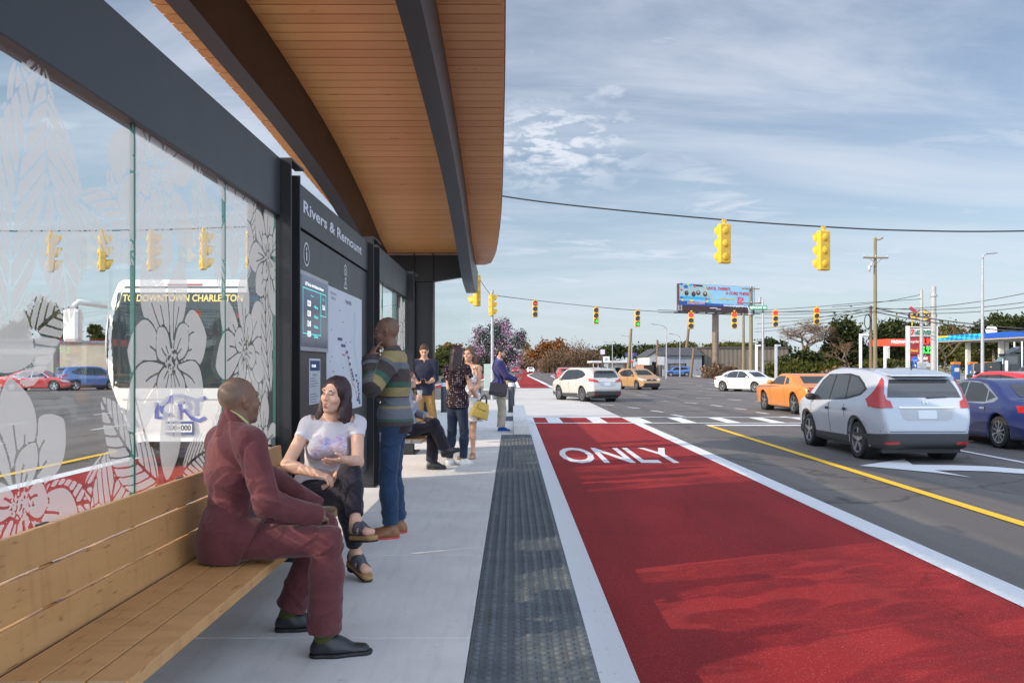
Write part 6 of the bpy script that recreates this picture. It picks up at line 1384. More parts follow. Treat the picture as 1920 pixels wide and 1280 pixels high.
def wire(pts, r, label, name='cable', n=14, sag=None):
    P = [tuple(p) for p in cr(pts, n)]; o = MB().tube(P, r, 5).build(name, WIRE, None, smooth=True, org=tuple(P[0])); return tag(o, label, 'cable')
def sagged(a, b, s, n=16): 
    a = Vector(a); b = Vector(b); return [a.lerp(b, i / n) - Vector((0, 0, s * 4 * (i / n) * (1 - i / n))) for i in range(n + 1)]
def swire(a, b, s, r, label): 
    P = sagged(a, b, s); return tag(MB().tube(P, r, 5).build('cable', WIRE, None, smooth=True, org=tuple(P[0])), label, 'cable')
YS = 25.
wire([(-2.68, 25, 6.9)] + [at(x, y, YS) for x, y in ((938, 367), (1100, 388), (1355, 412), (1543, 425), (1700, 432), (1925, 433))] + [(24, 25, 5.6)], .022, 'black span cable carrying the two large yellow signals over the turn lanes')
for k, (x, y) in enumerate(((1357, 413), (1543, 426))):
    p = at(x, y + 7, YS); signal(('yellow signal seen from behind, hanging nearer the bus lane', 'yellow signal seen from behind, hanging right of its twin over the lanes')[k], None, p, (-.33, .94), 1.10, 'yellow signals on the near span cable')
wire([(-2.68, 25.0, 6.7), at(640, 420, YS), at(470, 425, YS), at(285, 431, YS), at(97, 433, YS), at(-60, 432, YS), (-26, 25, 5.6)], .02, 'black span cable seen through the printed glass screen')
for k, (x, y) in enumerate(((97, 434), (193, 433), (285, 432), (383, 430), (470, 427))):
    p = at(x, y + 5, YS); signal(('yellow signal behind the glass, leftmost of the five', 'yellow signal behind the glass, second from the left', 'yellow signal behind the glass, middle one of the five', 'yellow signal behind the glass, left of the last one', 'yellow signal behind the glass, nearest the dark post')[k], None, p, (.86, .5), 1.05, 'yellow signals seen through the glass')
tag(MB().cyl((-2.68, 25, RD), (-2.68, 25, 7.0), .13, .10, 14).build('signal_pole', GALV, None, smooth=40, org=(-2.68, 25, RD)), 'steel pole behind the end post, holding the near span cables', 'signal pole')
# crossing far side
Y2 = 56.
tp_ = at(923, 543, 44); tag(MB().cyl((tp_.x, 44, RD), (tp_.x, 44, tp_.z), .085, .07, 12).build('signal_pole', GALV, None, smooth=40, org=(tp_.x, 44, RD)), 'slim grey signal pole in front of the flowering pink tree', 'signal pole')
signal('yellow signal fixed to the slim grey pole, lenses to the right', 0, at(922, 552.7, 43.85), (.88, .45), 1.02)
signal('yellow signal half behind the roof beam tip, lenses to the left', None, at(893, 515, 29.2), (-.93, .35), 1.02)
wire([at(887, 500, 29.2), at(905, 532, 36), at(922, 556, 43.9)], .012, 'thin cable running down to the slim grey signal pole')
wire([at(922, 553, 44), at(1003, 563, Y2), at(1117, 575, Y2), at(1195, 581.5, Y2), at(1300, 585, Y2), (24, 56, 5.0)], .02, 'thin span cable carrying the three small signals left of the billboard')
for (x, y, lit, arr, lab) in ((1003.5, 563, 0, False, 'small signal showing a red bar, leftmost on the far cable'), (1117.5, 575.5, 2, True, 'small signal showing a green left arrow above the beige SUV'), (1195, 581, 2, True, 'small signal showing a green left arrow, right of the other arrow')):
    signal(lab, lit, at(x, y + 1, Y2), (0, -1), 1.02, 'small signals on the far cable', black=lit == 0, arrow=arr)
wire([at(1233, 581, 57), at(1296, 583, 57), at(1377, 583, 57), at(1454, 580, 57), at(1531, 575, 57), at(1600, 569, 57)] + [(27.5, 57, 5.9)], .018, 'thin span cable carrying the four red signals below the billboard')
for k, (x, y) in enumerate(((1296, 584.5), (1377, 584), (1454, 581), (1531, 576))):
    signal(('red signal under the left end of the billboard', 'red signal under the right end of the billboard', 'red signal in front of the bare tree, left one', 'red signal in front of the bare tree, right one')[k], 0, at(x, y + 1, 57), (-.25 + .02 * k, -.97), 1.05, 'red signals facing us on the far right')

# ============================================================ poles and lamps
WPOLE = M('weathered_pole_wood', (.13, .105, .055), .85, scale=2, col2=(.20, .17, .095), stretch=(8, 8, .5), bump=.5); WDARK = M('dark_pole_wood', (.12, .08, .05), .9, scale=2, col2=(.17, .12, .08), stretch=(8, 8, .5)); PORC = flat('insulator_grey', (.35, .35, .36), .3)
def utility_pole(x, ytop, Y, r, label, arms=(), mat=WPOLE, lean=0., base=None, extras=()):
    t = at(x, ytop, Y); z0 = RD; o = thing('utility_pole', label, 'utility pole', (t.x, Y, z0))
    MB().cyl((t.x + lean, Y, z0), t, r * 1.15, r * .8, 12).build('pole', mat, o, smooth=40)
    for (xa, xb, y) in arms:
        a, b = at(xa, y, Y - r - .06), at(xb, y + .6, Y - r - .06); m = MB(); m.obox((a + b) / 2, ((b - a).length, .11, .13), Matrix.Rotation(-math.atan2((b - a).z, (b - a).x), 3, 'Y')); c = m.build('crossarm', WDARK, o)
        for k in range(3): 
            p = a.lerp(b, (.04, .5, .96)[k]); m = MB(); m.lathe([(.03, .06), (.06, .12), (.045, .17), (.07, .22), (.0, .26)], p, 10); m.build('insulator', PORC, c, smooth=True)
        m = MB()
        for sg in (.22, .78): m.tube([a.lerp(b, sg), Vector((t.x, Y - r - .03, a.z - .55))], .022, 5)
        m.build('brace', WDARK, o)
    return o, t
main_pole, mp_ = utility_pole(1641, 446, 76, .16, 'tall greenish wooden utility pole with one crossarm behind the silver-white SUV', [(1618.5, 1665.5, 483)])
b = MB(); b.tube([at(1641, 450, 76), at(1650, 449, 75.8), at(1656, 445.5, 75.6)], .06, 6); b.build('bracket', WDARK, main_pole); b = MB(); b.ell(at(1630, 503, 75.8), (.15, .15, .32), 10, 8); b.ell(at(1634, 496, 75.8), (.10, .10, .2), 10, 8); b.build('cutout_fuse', PORC, main_pole, smooth=True)
p2, _ = utility_pole(1632.8, 573, 84, .15, 'shorter brown utility pole with a coiled cable beside the tall pole', mat=WDARK)
b = MB(); c0 = at(1626.5, 603, 83.6)
for k in range(3): b.tube([c0 + Vector(((.28 + .03 * k) * math.cos(a), -.03 * k, (.68 + .03 * k) * math.sin(a))) for a in np.linspace(0, 2 * PI, 26)], .03, 5)
b.build('cable_coil', WIRE, p2, smooth=True)
bp, bt = utility_pole(1408, 537, 112, .26, 'wooden utility pole with two crossarms in front of the billboard', [(1391, 1424, 541), (1391, 1427, 568)])
b = MB(); b.cyl(at(1424, 567, 111.5), at(1424, 557, 111.5), .22, n=12); b.cyl(at(1407, 590, 111.4), at(1407, 575, 111.4), .3, n=12); b.build('transformer', GALV, bp)
utility_pole(1394, 587, 116, .2, 'plain wooden pole left of the two-crossarm pole'); utility_pole(1183.5, 616, 150, .28, 'wooden pole above the beige SUV roof', mat=WPOLE, lean=-.6); utility_pole(1232.6, 637, 150, .22, 'thin wooden pole by the white gable', mat=WDARK); utility_pole(1301, 652, 128, .2, 'short leaning wooden pole left of the billboard column', mat=WDARK, lean=-.5); utility_pole(1293, 600, 170, .3, 'tall slanting dark pole behind the low garage', mat=WDARK, lean=-1.2)
def street_lamp(x, ytop, Y, dx, label, r=.09, head=True, dz=2):
    t = at(x, ytop, Y); e = at(x + dx, ytop - dz, Y); o = thing('street_lamp', label, 'street lamp', (t.x, Y, RD)); c = Vector((t.x, Y, t.z))
    MB().cyl((t.x, Y, RD), c - Vector((0, 0, .4)), r, r * .65, 10).build('pole', GALV, o, smooth=40)
    MB().tube([c - Vector((0, 0, .42)), c - Vector((0, 0, .12)) + (e - c) * .18, c + (e - c) * .55, e], r * .5, 6).build('arm', GALV, o, smooth=True)
    m = MB(); m.obox(e + (e - c).normalized() * .25, (.75, .3, .13), Matrix.Rotation(-math.atan2((e - c).z, (e - c).x), 3, 'Y')); m.build('lamp_head', GALV, o, bevel=.04); return o
street_lamp(1842, 476, 68, 12, 'tall grey street lamp with a short arm in front of the truck', .14, dz=1)
street_lamp(1249.5, 611, 118, -20, 'grey street lamp with a left arm by the white gable building', .11, dz=3); street_lamp(1184.8, 631, 160, -16, 'far street lamp arm on the wooden pole above the beige SUV', .12, dz=2); street_lamp(1148.3, 643, 175, -12, 'distant street lamp left of the wooden pole', .12, dz=2); street_lamp(1275, 628, 135, -14, 'thin street lamp in front of the low garage', .09, dz=2)
for x, y0, Y, dx, lab in ((1418.3, 645.5, 104, 8, 'white bent lamp post left of the green sign pole'), (1455, 645.5, 104, 8, 'white bent lamp post right of the green sign pole'), (1613.5, 625.5, 100, 15, 'white bent lamp post in front of the dark trees'), (1659.3, 648.5, 104, 8, 'white bent lamp post under the red canopy')):
    t = at(x, y0, Y); o = thing('lamp_post', lab, 'lamp post', (t.x, Y, RD), 'white bent lamp posts'); b = MB(); b.box((t.x - .13, Y - .13, RD), (t.x + .13, Y + .13, t.z)); b.build('pole', flat('white_post', (.6, .6, .6), .5), o); b = MB(); b.box((t.x + .131, Y - .12, t.z - .22), (t.x + dx * Y / F, Y + .12, t.z - .02)); b.build('arm', flat('white_post', (.6, .6, .6), .5), o)
# street-name sign on its pole
t = at(1430.5, 560, 103); o = thing('street_name_sign', 'green street name sign reading REMOUNT RD on a grey pole', 'street sign', (t.x, 103, RD))
MB().cyl((t.x, 103, RD), t, .17, .11, 10).build('pole', GALV, o, smooth=40)
a, b2 = at(1404.5, 572.5, 102.7), at(1438.5, 581, 102.7); sg = MB().box((a.x, 102.66, b2.z), (b2.x, 102.72, a.z)).build('sign_board', flat('sign_green', (.012, .22, .10), .4), o)
put_text(MB(), 'REMOUNT RD', ((a.x + b2.x) / 2, 102.65, (a.z + b2.z) / 2), (1, 0, 0), (0, 0, 1), .40, bold=.012, sx=.78).build('lettering', flat('sign_white', (.75, .78, .75), .5), sg, fix=False)
for x, y0, Y, r, lab in ((1727.8, 543, 74, .16, 'grey steel pole with a control box in front of the price sign'), (1750.5, 537, 76, .27, 'thick pale steel pole right of the price sign')):
    t = at(x, y0, Y); o = thing('steel_pole', lab, 'pole', (t.x, Y, RD)); MB().cyl((t.x, Y, RD), t, r, r * .8, 14).build('pole', M('pale_steel', (.30, .30, .29), .5, scale=2), o, smooth=40)
    if x < 1740: q = at(x, 687, Y - .3); MB().box((q.x - .33, Y - .5, q.z - .3), (q.x + .33, Y - .17, q.z + .32)).build('control_box', GALV, o, bevel=.02)
    else: MB().cyl(t - Vector((0, 0, .9)), t - Vector((0, 0, .75)), .32, n=14).build('collar', GALV, o); 
# overhead lines
ml = 'overhead line from the tall wooden pole '
A0 = at(1641, 484, 76)
for k, (y1, y2, x2, lab) in enumerate(((579.5, 549, 1925, ml + 'to the right, topmost'), (577, 566, 1925, ml + 'to the right, second'), (583, 575, 1925, ml + 'to the right, third'), (578, 616, 1925, ml + 'dipping low to the right, thick'), (585, 622, 1925, ml + 'dipping lowest to the right, thick'))):
    swire(at(1642, y1, 75.8), at(x2, y2, 66), .25 if k > 2 else .35, .028 if k < 3 else .05, lab)
for k, (x2, y2, y1) in enumerate(((1235, 586, 575), (1415, 588, 577), (1415, 595, 584), (1415, 616, 579), (1415, 622, 586), (1420, 607, 575))):
    swire(at(1640, y1, 76), at(x2, y2, 112), .3, .028, 'line from the tall wooden pole towards the billboard, ' + ('longest, behind the red signals', 'upper near the green sign', 'second below the green sign', 'low, at the bare tree crown', 'lowest of them, at the bare tree', 'between the others at mid height')[k])
swire(at(1728, 552, 74), at(1560, 575, 90), .2, .025, 'thin line from the grey steel pole to the left')
# bollards
BOL = flat('bollard_charcoal', (.028, .030, .034), .5); BAND = flat('reflective_band', (.55, .57, .60), .4)
for k, x in enumerate((-.02, -1.03, -2.06)):
    o = thing('bollard', ('charcoal bollard with pale band right of the blue blazer man', 'charcoal bollard with pale band behind the yellow handbag', 'charcoal bollard with pale band behind the dotted blouse')[k], 'bollard', (x, 25.7, 0), 'bollards at the platform end')
    MB().lathe([(.105, .0), (.105, .03), (.098, .035), (.092, .78), (.0915, .781)], (x, 25.7, 0), 20).build('post', BOL, o, smooth=40); MB().lathe([(.0925, .7815), (.090, .9), (.0, .9)], (x, 25.7, 0), 20).build('band', BAND, o, smooth=40); MB().lathe([(.089, .9005), (.085, 1.02), (.06, 1.04), (0, 1.045)], (x, 25.7, 0), 20).build('cap', BOL, o, smooth=40)
q = at(915, 692, 60); 
MB_ = MB().box((q.x - .28, 59.8, RD + .15), (q.x + .28, 60.3, 1.55)); o = thing('traffic_cabinet', 'pale green traffic control cabinet left of the grey signal pole', 'cabinet', (q.x, 60, RD)); MB_.build('cabinet_body', M('cabinet_green', (.30, .36, .33), .5), o, bevel=.02); MB().box((q.x - .34, 59.7, RD), (q.x + .34, 60.4, RD + .149)).build('plinth', CONC2, o)

# ============================================================ bus seen through the glass
BUSW = paint('bus_white', (.60, .585, .55), 0, .4); a = 6.0
prof = [(-a, .35), (-a, .9), (-a, 2.2), (-a + .05, 3.0), (-a + .3, 3.24), (-3, 3.26), (3, 3.26), (a - .55, 3.24), (a - .22, 3.10), (a - .10, 2.6), (a - .02, 1.5), (a, 1.0), (a - .02, .55), (a - .12, .34), (3, .30), (-3, .30)]
side = [('window', CGLASS, [(5.5, 1.35), (5.3, 2.85), (-5.6, 2.85), (-5.6, 1.35)], .006, .3), ('door_gap', RUB, [(4.1, .5), (4.14, .5), (4.14, 2.9), (4.1, 2.9)], .004, .2)]
SMOKE = flat('bus_windscreen', (.016, .020, .019), .12, spec=.22)
front = [('windscreen', SMOKE, [(-1.30, 1.36), (1.30, 1.36), (1.26, 2.2), (1.16, 2.98), (-1.16, 2.98), (-1.26, 2.2)], .006, .12), ('bumper_cladding', RUB, [(-1.3, .28), (1.3, .28), (1.3, .46), (-1.3, .46)], .008, .12), ('headlamp', flat('bus_headlamp', (.16, .165, .17), .15, coat=.5), [(.62, .70), (1.27, .86), (1.30, 1.04), (1.05, 1.08), (.74, .96)], .008, .06), ('roof_slot', RUB, [(-.95, 3.06), (.95, 3.06), (.93, 3.09), (-.93, 3.09)], .006, .1), ('marker_lamp', REDL, rr2(-.28, 3.105, .28, 3.135, .01), .008, .1), ('panel_gap', RUB, [(.52, .5), (.535, .5), (.70, 1.2), (.685, 1.2)], .004, .1), ('panel_gap', RUB, [(-1.28, 1.16), (1.28, 1.16), (1.28, 1.17), (-1.28, 1.17)], .004, .1), ('reflector', REDL, rr2(.92, .55, 1.07, .60, .01), .008), ('wiper', RUB, [(.1, 1.40), (.12, 1.42), (1.0, 1.50), (1.0, 1.47)], .02)]
bus = car('white city bus with dark windscreen and blue logo seen through the printed glass', 'bus', 'bus', 12., 2.62, prof, 2.4, .14, .10, (3.6, -3.4), .48, BUSW, .05, False, side, (), front, track=1.08, mirror=(40, 40), edge=.12)
me = [c for c in bus.children if c.name.startswith('body')][0].data; bvh = BVHTree.FromPolygons([v.co[:] for v in me.vertices], [p.vertices[:] for p in me.polygons])
def on_front(mb, off=.012):
    out = []
    for v in mb.v:
        h_ = bvh.ray_cast(Vector((v[0], 9, v[2])), Vector((0, -1, 0))); out.append((v[0], (h_[0].y if h_[0] is not None else 6) + off, v[2]))
    mb.v = out; return mb
LED = flat('amber_sign_text', (.60, .45, .10), .5, emis=.22); LOGO = flat('logo_blue', (.075, .085, .30), .5)
on_front(put_text(MB(), 'TO DOWNTOWN CHARLESTON', (0, 6, 2.88), (-1, 0, 0), (0, 0, 1), .165, bold=.004, sx=.76)).build('destination_sign', LED, bus, fix=False)
lg = MB()
def st(pts, w=.062):
    P = [Vector(p) for p in pts]; vs = []
    for i, p in enumerate(P):
        d = (P[min(i + 1, len(P) - 1)] - P[max(i - 1, 0)]).normalized(); n = Vector((-d.y, d.x)) * w / 2; vs += [(-(p + n).x, 6, (p + n).y), (-(p - n).x, 6, (p - n).y)]
    lg.add(vs, [(2 * i, 2 * i + 1, 2 * i + 3, 2 * i + 2) for i in range(len(P) - 1)])
arc = lambda cx, cy, r, a0, a1, n=14, e=1.: [(cx + r * math.cos(R(a0 + (a1 - a0) * i / n)), cy + e * r * math.sin(R(a0 + (a1 - a0) * i / n))) for i in range(n + 1)]
zc = 1.02
st([(-.36, zc + .10), (-.36, zc - .16), (-.22, zc - .16)]); st(arc(-.17, zc, .115, 60, 300)); st([(.0, zc - .19), (.0, zc + .10), (.09, zc + .10)] + arc(.09, zc + .03, .07, 90, -90, 8) + [(.02, zc - .04)]); st([(.09, zc - .04), (.2, zc - .18), (.30, zc - .21), (.40, zc - .16)]); st([(-.20, zc + .15), (-.10, zc + .20), (.02, zc + .21), (.14, zc + .17), (.26, zc + .13), (.40, zc + .18)]); st([(.26, zc + .14), (.26, zc - .12)])
on_front(lg).build('logo', LOGO, bus, fix=False)
pl = MB(); pl.box((-.21, 6.0, .575), (.21, 6.035, .80)); pl = pl.build('number_plate', flat('plate_blue', (.03, .05, .16), .5), bus); q = MB(); q.box((-.20, 6.036, .62), (.20, 6.04, .755)); q = q.build('plate_face', flat('plate_white', (.7, .71, .68), .5), pl)
t = MB(); put_text(t, '000  000', (0, 6.043, .688), (-1, 0, 0), (0, 0, 1), .13, bold=.003, sx=.8); t.ell((0, 6.042, .69), (.016, .003, .03), 8, 6); t.build('plate_number', RUB, pl, fix=False)
for sg in (-1, 1): 
    m = MB(); m.tube([(sg * 1.2, 5.85, 2.75), (sg * 1.5, 6.15, 2.80), (sg * 1.56, 6.2, 2.7)], .05, 8); m.build('mirror_arm', BUSW, bus, smooth=True); m = MB(); m.obox((sg * 1.56, 6.2, 2.40), (.26, .18, .56)); m.build('wing_mirror', BUSW, bus, bevel=.06)
for c in list(bus.children):
    if c.name.startswith('wing_mirror') and c.data.vertices[0].co.y > 20: bpy.data.objects.remove(c)
place(bus, -5.60, 20.30, PI); bus.scale = (1.09, 1, 1)

# ============================================================ billboard
o = thing('billboard', 'billboard on a thick brown column, blue advert with children in the water', 'billboard', (at(1342, 600, 131).x, 131, RD))
P0, P1, P2_, P3 = at(1273, 531, 128), at(1415, 538, 133), at(1415, 574, 133), at(1273, 571.5, 128); ux = (P1 - P0); uy = (P0 - P3)
nx = Vector((ux.y, -ux.x, 0)).normalized()
def bb(u, v, off=0.): return P3 + ux * u + uy * v + nx * off
def quad(us, off, m, nm, par): return MB().add([bb(u, v, off) for u, v in us], [tuple(range(len(us)))]).build(nm, m, par, fix=False)
m = MB(); m.add([bb(0, -.28, 0), bb(1, -.28, 0), bb(1, 1, 0), bb(0, 1, 0), bb(0, -.28, -.6), bb(1, -.28, -.6), bb(1, 1, -.6), bb(0, 1, -.6)], [(0, 1, 2, 3), (7, 6, 5, 4), (0, 4, 5, 1), (1, 5, 6, 2), (2, 6, 7, 3), (3, 7, 4, 0)]); fr = m.build('billboard_frame', flat('billboard_maroon', (.055, .018, .016), .6), o)
skyb = NT('advert_water'); cc = skyb.mix(skyb.noise(skyb.mapv(skyb.obj(), (.25, .25, 1.6)), 1.2, 4), (.20, .42, .58), (.34, .56, .66)); skyb.pbr(cc, .5); quad([(0.005, .0), (.995, .0), (.995, .99), (.005, .99)], .02, skyb.m, 'advert_sheet', fr)
quad([(.005, 0), (.995, 0), (.995, .10), (.45, .13), (.005, .22)], .03, flat('advert_navy', (.012, .06, .26), .5), 'navy_band', fr)
phm = NT('advert_photo'); cc = phm.mix(phm.noise(phm.mapv(phm.obj(), (.4, .4, 3.)), 1.5, 4), (.22, .33, .33), (.45, .56, .52)); phm.pbr(cc, .6); quad([(.01, .40), (.36, .40), (.40, .42), (.30, .97), (.01, .97)], .035, phm.m, 'photo_panel', fr)
quad([(.01, .30), (.40, .28), (.40, .38), (.25, .42), (.01, .42)], .045, flat('advert_cyan', (.02, .36, .55), .5), 'raft', fr); quad([(.19, .90), (.30, .88), (.30, .97), (.17, .98)], .045, flat('advert_dark', (.03, .025, .03), .6), 'dark_patch', fr)
m = MB()
for k in range(12):
    a_, c_ = .30 + .012 * k, .98 - .062 * k; 
    m.add([bb(a_, c_, .05), bb(a_ + .014, c_, .05), bb(a_ + .026, c_ - .062, .05), bb(a_ + .012, c_ - .062, .05)], [(0, 1, 2, 3)])
m.build('yellow_edge', flat('advert_yellow', (.62, .52, .12), .5), fr, fix=False)
def blob(u, v, ru, rv, off=.06, n=14): return [bb(u + ru * math.cos(2 * PI * k / n), v + rv * math.sin(2 * PI * k / n), off) for k in range(n)]
for nm, mt, L in (('blue_dot', flat('dot_blue', (.01, .10, .36), .5), [(.085, .86, .028, .085), (.03, .97, .022, .05), (.03, .34, .02, .05)]), ('yellow_dot', flat('dot_yellow', (.7, .55, .05), .5), [(.115, .97, .015, .04), (.04, .24, .016, .05), (.155, .225, .028, .055), (.36, .21, .014, .05)]), ('cyan_dot', flat('advert_cyan', (.02, .36, .55), .5), [(.15, .93, .02, .06), (.395, .17, .018, .06)]), ('red_dot', flat('dot_red', (.55, .04, .10), .5), [(.20, .90, .016, .05), (.03, .70, .015, .05), (.35, .32, .017, .05)])):
    for a_ in L: MB().add(blob(*a_), [tuple(range(14))]).build(nm, mt, fr, fix=False)
for u, v, hc, fc_ in ((.095, .56, (.03, .02, .02), (.16, .08, .05)), (.185, .53, (.03, .02, .02), (.13, .065, .04)), (.245, .60, (.06, .03, .02), (.5, .33, .25)), (.335, .55, (.05, .03, .02), (.5, .32, .24))):
    h1 = MB().add(blob(u, v, .026, .12, .062), [tuple(range(14))]).build('pictured_child', flat('pic_hair_%d' % int(u * 1000), hc, .7), fr, fix=False); MB().add(blob(u, v + .04, .013, .06, .07), [tuple(range(14))]).build('pictured_face', flat('pic_face_%d' % int(u * 1000), fc_, .7), h1, fix=False)
U = ux.normalized(); W_ = uy.normalized(); L_ = ux.length; H_ = uy.length
for body, u, v, sz, mt, nm in (("UNTIL THERE'S", .51, .83, .62, flat('advert_red', (.55, .03, .06), .5), 'headline'), ("A CURE THERE'S", .78, .64, .62, flat('advert_red', (.55, .03, .06), .5), 'headline'), ('camp happy days', .62, .37, .42, flat('advert_gold', (.60, .47, .12), .5), 'camp_name'), ('www.camphappydays.org', .74, .06, .42, flat('sign_white', (.75, .78, .75), .5), 'web_address'), ('DONATE NOW', .215, .105, .42, flat('advert_pink', (.72, .35, .38), .5), 'appeal'), ('adams', .51, -.13, .34, flat('advert_grey', (.4, .4, .38), .5), 'owner_name')):
    put_text(MB(), body, bb(u, v, .075), U, W_, sz, bold=.02, sx=1.05).build(nm, mt, fr, fix=False)
m = MB(); c = bb(.80, .32, .08); q = [(-.55, -.5), (.5, -.62), (.62, .42), (-.42, .58)]; m.add([c + U * a_ + W_ * b_ for a_, b_ in q], [(0, 1, 2, 3)]); m = m.build('red_stamp', flat('dot_red', (.55, .04, .10), .5), fr, fix=False)
for k, wd in enumerate(('CAMP', 'HAPPY', 'DAYS')): put_text(MB(), wd, c + nx * .02 + W_ * (.26 - .25 * k), U, W_, .24, bold=.01).build('stamp_lettering', flat('advert_pink', (.72, .35, .38), .5), m, fix=False)
cx = at(1342, 600, 131); MB().cyl((cx.x, 131.2, RD), (cx.x, 131.2, P3.z - 1.1), .52, .5, 20).build('column', M('billboard_column', (.10, .062, .045), .6, col2=(.16, .12, .09), scale=1.2), o, smooth=40)
m = MB(); m.tube([bb(-.03, -.30, .7), bb(1.03, -.30, .7)], .08, 6); m.tube([bb(-.03, -.34, -.7), bb(1.03, -.34, -.7)], .08, 6)
for k in range(9): m.tube([bb(.02 + .12 * k, -.30, .9), bb(.02 + .12 * k, -.30, -.8)], .06, 5)
m.build('catwalk', flat('catwalk_steel', (.06, .055, .05), .6), o); m = MB()
for k in range(4): m.tube([bb(-.06, -.05 - .07 * k, .5), bb(.02, -.05 - .07 * k, .5)], .05, 5)
for k in range(3): m.tube([bb(-.06 + .035 * k, -.02, .5), bb(-.06 + .035 * k, -.30, .5)], .05, 5)
m.build('side_cage', PORC, o); m = MB(); m.obox(bb(.43, -.10, .3), (1.1, .3, .16)); m.build('flood_lamp', PORC, fr, bevel=.05)

# ============================================================ petrol station corner
t0 = at(1699.5, 611, 90); t1 = at(1755.5, 611, 90); zt = t0.z; o = thing('price_sign', 'tall petrol price sign with shop name, two price panels and an oval brand top', 'price sign', ((t0.x + t1.x) / 2, 90, RD)); WPT = flat('sign_post_white', (.52, .52, .50), .5)
for xa, xb in ((1699.5, 1704), (1751.5, 1756)): MB().box((at(xa, 0, 90).x, 89.7, RD), (at(xb, 0, 90).x, 90.2, zt)).build('post', WPT, o)
pan = lambda x0, y0, x1, y1, nm, mt, d=0., par=None: MB().box((at(x0, 0, 90).x, 89.75 - d, at(0, y1, 90).z), (at(x1, 0, 90).x, 90.1 - d, at(0, y0, 90).z)).build(nm, mt, par or o)
RP = flat('sign_panel_red', (.30, .012, .022), .5); top_ = pan(1704.2, 616, 1751.3, 631, 'shop_panel', WPT); r1 = pan(1704.2, 633, 1751.3, 647.8, 'regular_panel', RP); r2_ = pan(1704.2, 649.5, 1751.3, 664.5, 'diesel_panel', RP); r3 = pan(1704.2, 667, 1751.3, 677, 'shop_drink_panel', RP); pan(1704.2, 612, 1751.3, 614, 'top_bar', WPT)
put = lambda s_, x, y, sz, mt, par, bold=.02, sx=1., nm='lettering': put_text(MB(), s_, at(x, y, 89.55), (1, 0, 0), (0, 0, 1), sz, bold=bold, sx=sx).build(nm, mt, par, fix=False)
put('7', 1711, 623.5, .78, flat('seven_red', (.55, .02, .02), .5), top_, .05); put('-ELEVEN', 1733.5, 623.5, .56, flat('eleven_green', (.01, .14, .07), .5), top_, .04, .95)
put('Regular', 1714, 640, .42, flat('price_grey', (.55, .5, .48), .5), r1, .01, .9); put('Diesel', 1713, 657, .42, flat('diesel_yellow', (.6, .38, .03), .5), r2_, .01, .9); put('fresh!', 1730, 671.5, .46, flat('sign_white', (.75, .78, .75), .5), r3, .02)
for y, mt, tx, par in ((640.4, RLIT, '3.99', r1), (657, GLIT, '5.27', r2_)): pan(1727, y - 6.4, 1750, y + 6.4, 'price_display', flat('display_black', (.006, .006, .006), .3), .07, par); put_text(MB(), tx, at(1738.5, y, 89.45), (1, 0, 0), (0, 0, 1), .86, bold=.03, sx=.78).build('price_digits', mt, par, fix=False)
c = at(1729.6, 591.5, 90); m = MB(); NV = flat('brand_navy', (.015, .02, .11), .5); YB = flat('brand_yellow', (.62, .40, .015), .5); RB = flat('brand_red', (.40, .03, .045), .5)
dia = [(-1.5, 0), (-1.38, .34), (-.75, .34), (0, .70), (.75, .34), (1.38, .34), (1.5, 0), (1.38, -.34), (.75, -.34), (0, -.70), (-.75, -.34), (-1.38, -.34)]
dd_ = MB().prism(dia, lambda a_, b_: c + Vector((a_, .15, b_)), lambda a_, b_: c + Vector((a_, -.15, b_))).build('brand_diamond', NV, o); MB().prism([(a_ * .93, b_ * .86) for a_, b_ in dia], lambda a_, b_: c + Vector((a_, -.151, b_)), lambda a_, b_: c + Vector((a_, -.17, b_))).build('diamond_field', YB, dd_)
put_text(MB(), 'SUNOCO', c + Vector((0, -.18, 0)), (1, 0, 0), (.18, 0, 1), .52, bold=.05, sx=1.0).build('brand_lettering', NV, dd_, fix=False)
for sg in (-1, 1):
    m = MB(); q = c + Vector((sg * .95, .1, -sg * .62)); d_ = Vector((.55, 0, -.45)).normalized(); n_ = Vector((d_.z, 0, -d_.x)); m.add([q - d_ * .4 + n_ * .17, q + d_ * .4 + n_ * .17, q + d_ * .4 - n_ * .17, q - d_ * .4 - n_ * .17] + [p + Vector((0, .12, 0)) for p in (q - d_ * .4 + n_ * .17, q + d_ * .4 + n_ * .17, q + d_ * .4 - n_ * .17, q - d_ * .4 - n_ * .17)], [(0, 1, 2, 3), (7, 6, 5, 4), (0, 4, 5, 1), (1, 5, 6, 2), (2, 6, 7, 3), (3, 7, 4, 0)]); m.build('arrow', RB, dd_)
m = MB(); m.cyl((c.x - 1.1, 90, zt), (c.x - 1.1, 90, c.z - .2), .05, n=6); m.cyl((c.x + 1.1, 90, zt), (c.x + 1.1, 90, c.z - .2), .05, n=6); m.build('strut', YB, o)
q = at(1715.5, 680, 82); o = thing('route_sign', 'blue evacuation route sign with a white arrow plate below it', 'road sign', (q.x, 82, RD)); MB().cyl((q.x, 82.06, RD), (q.x, 82.06, at(0, 669, 82).z), .05, n=8).build('pole', GALV, o); SB = flat('route_blue', (.01, .10, .42), .4)
s1 = MB().cyl((q.x, 82, at(0, 674.2, 82).z), (q.x, 81.96, at(0, 674.2, 82).z), .33, n=20).build('round_plate', SB, o); s2 = MB().box((q.x - .27, 81.95, at(0, 689, 82).z), (q.x + .27, 82, at(0, 681.8, 82).z)).build('arrow_plate', SB, o); zc = at(0, 685.4, 82).z
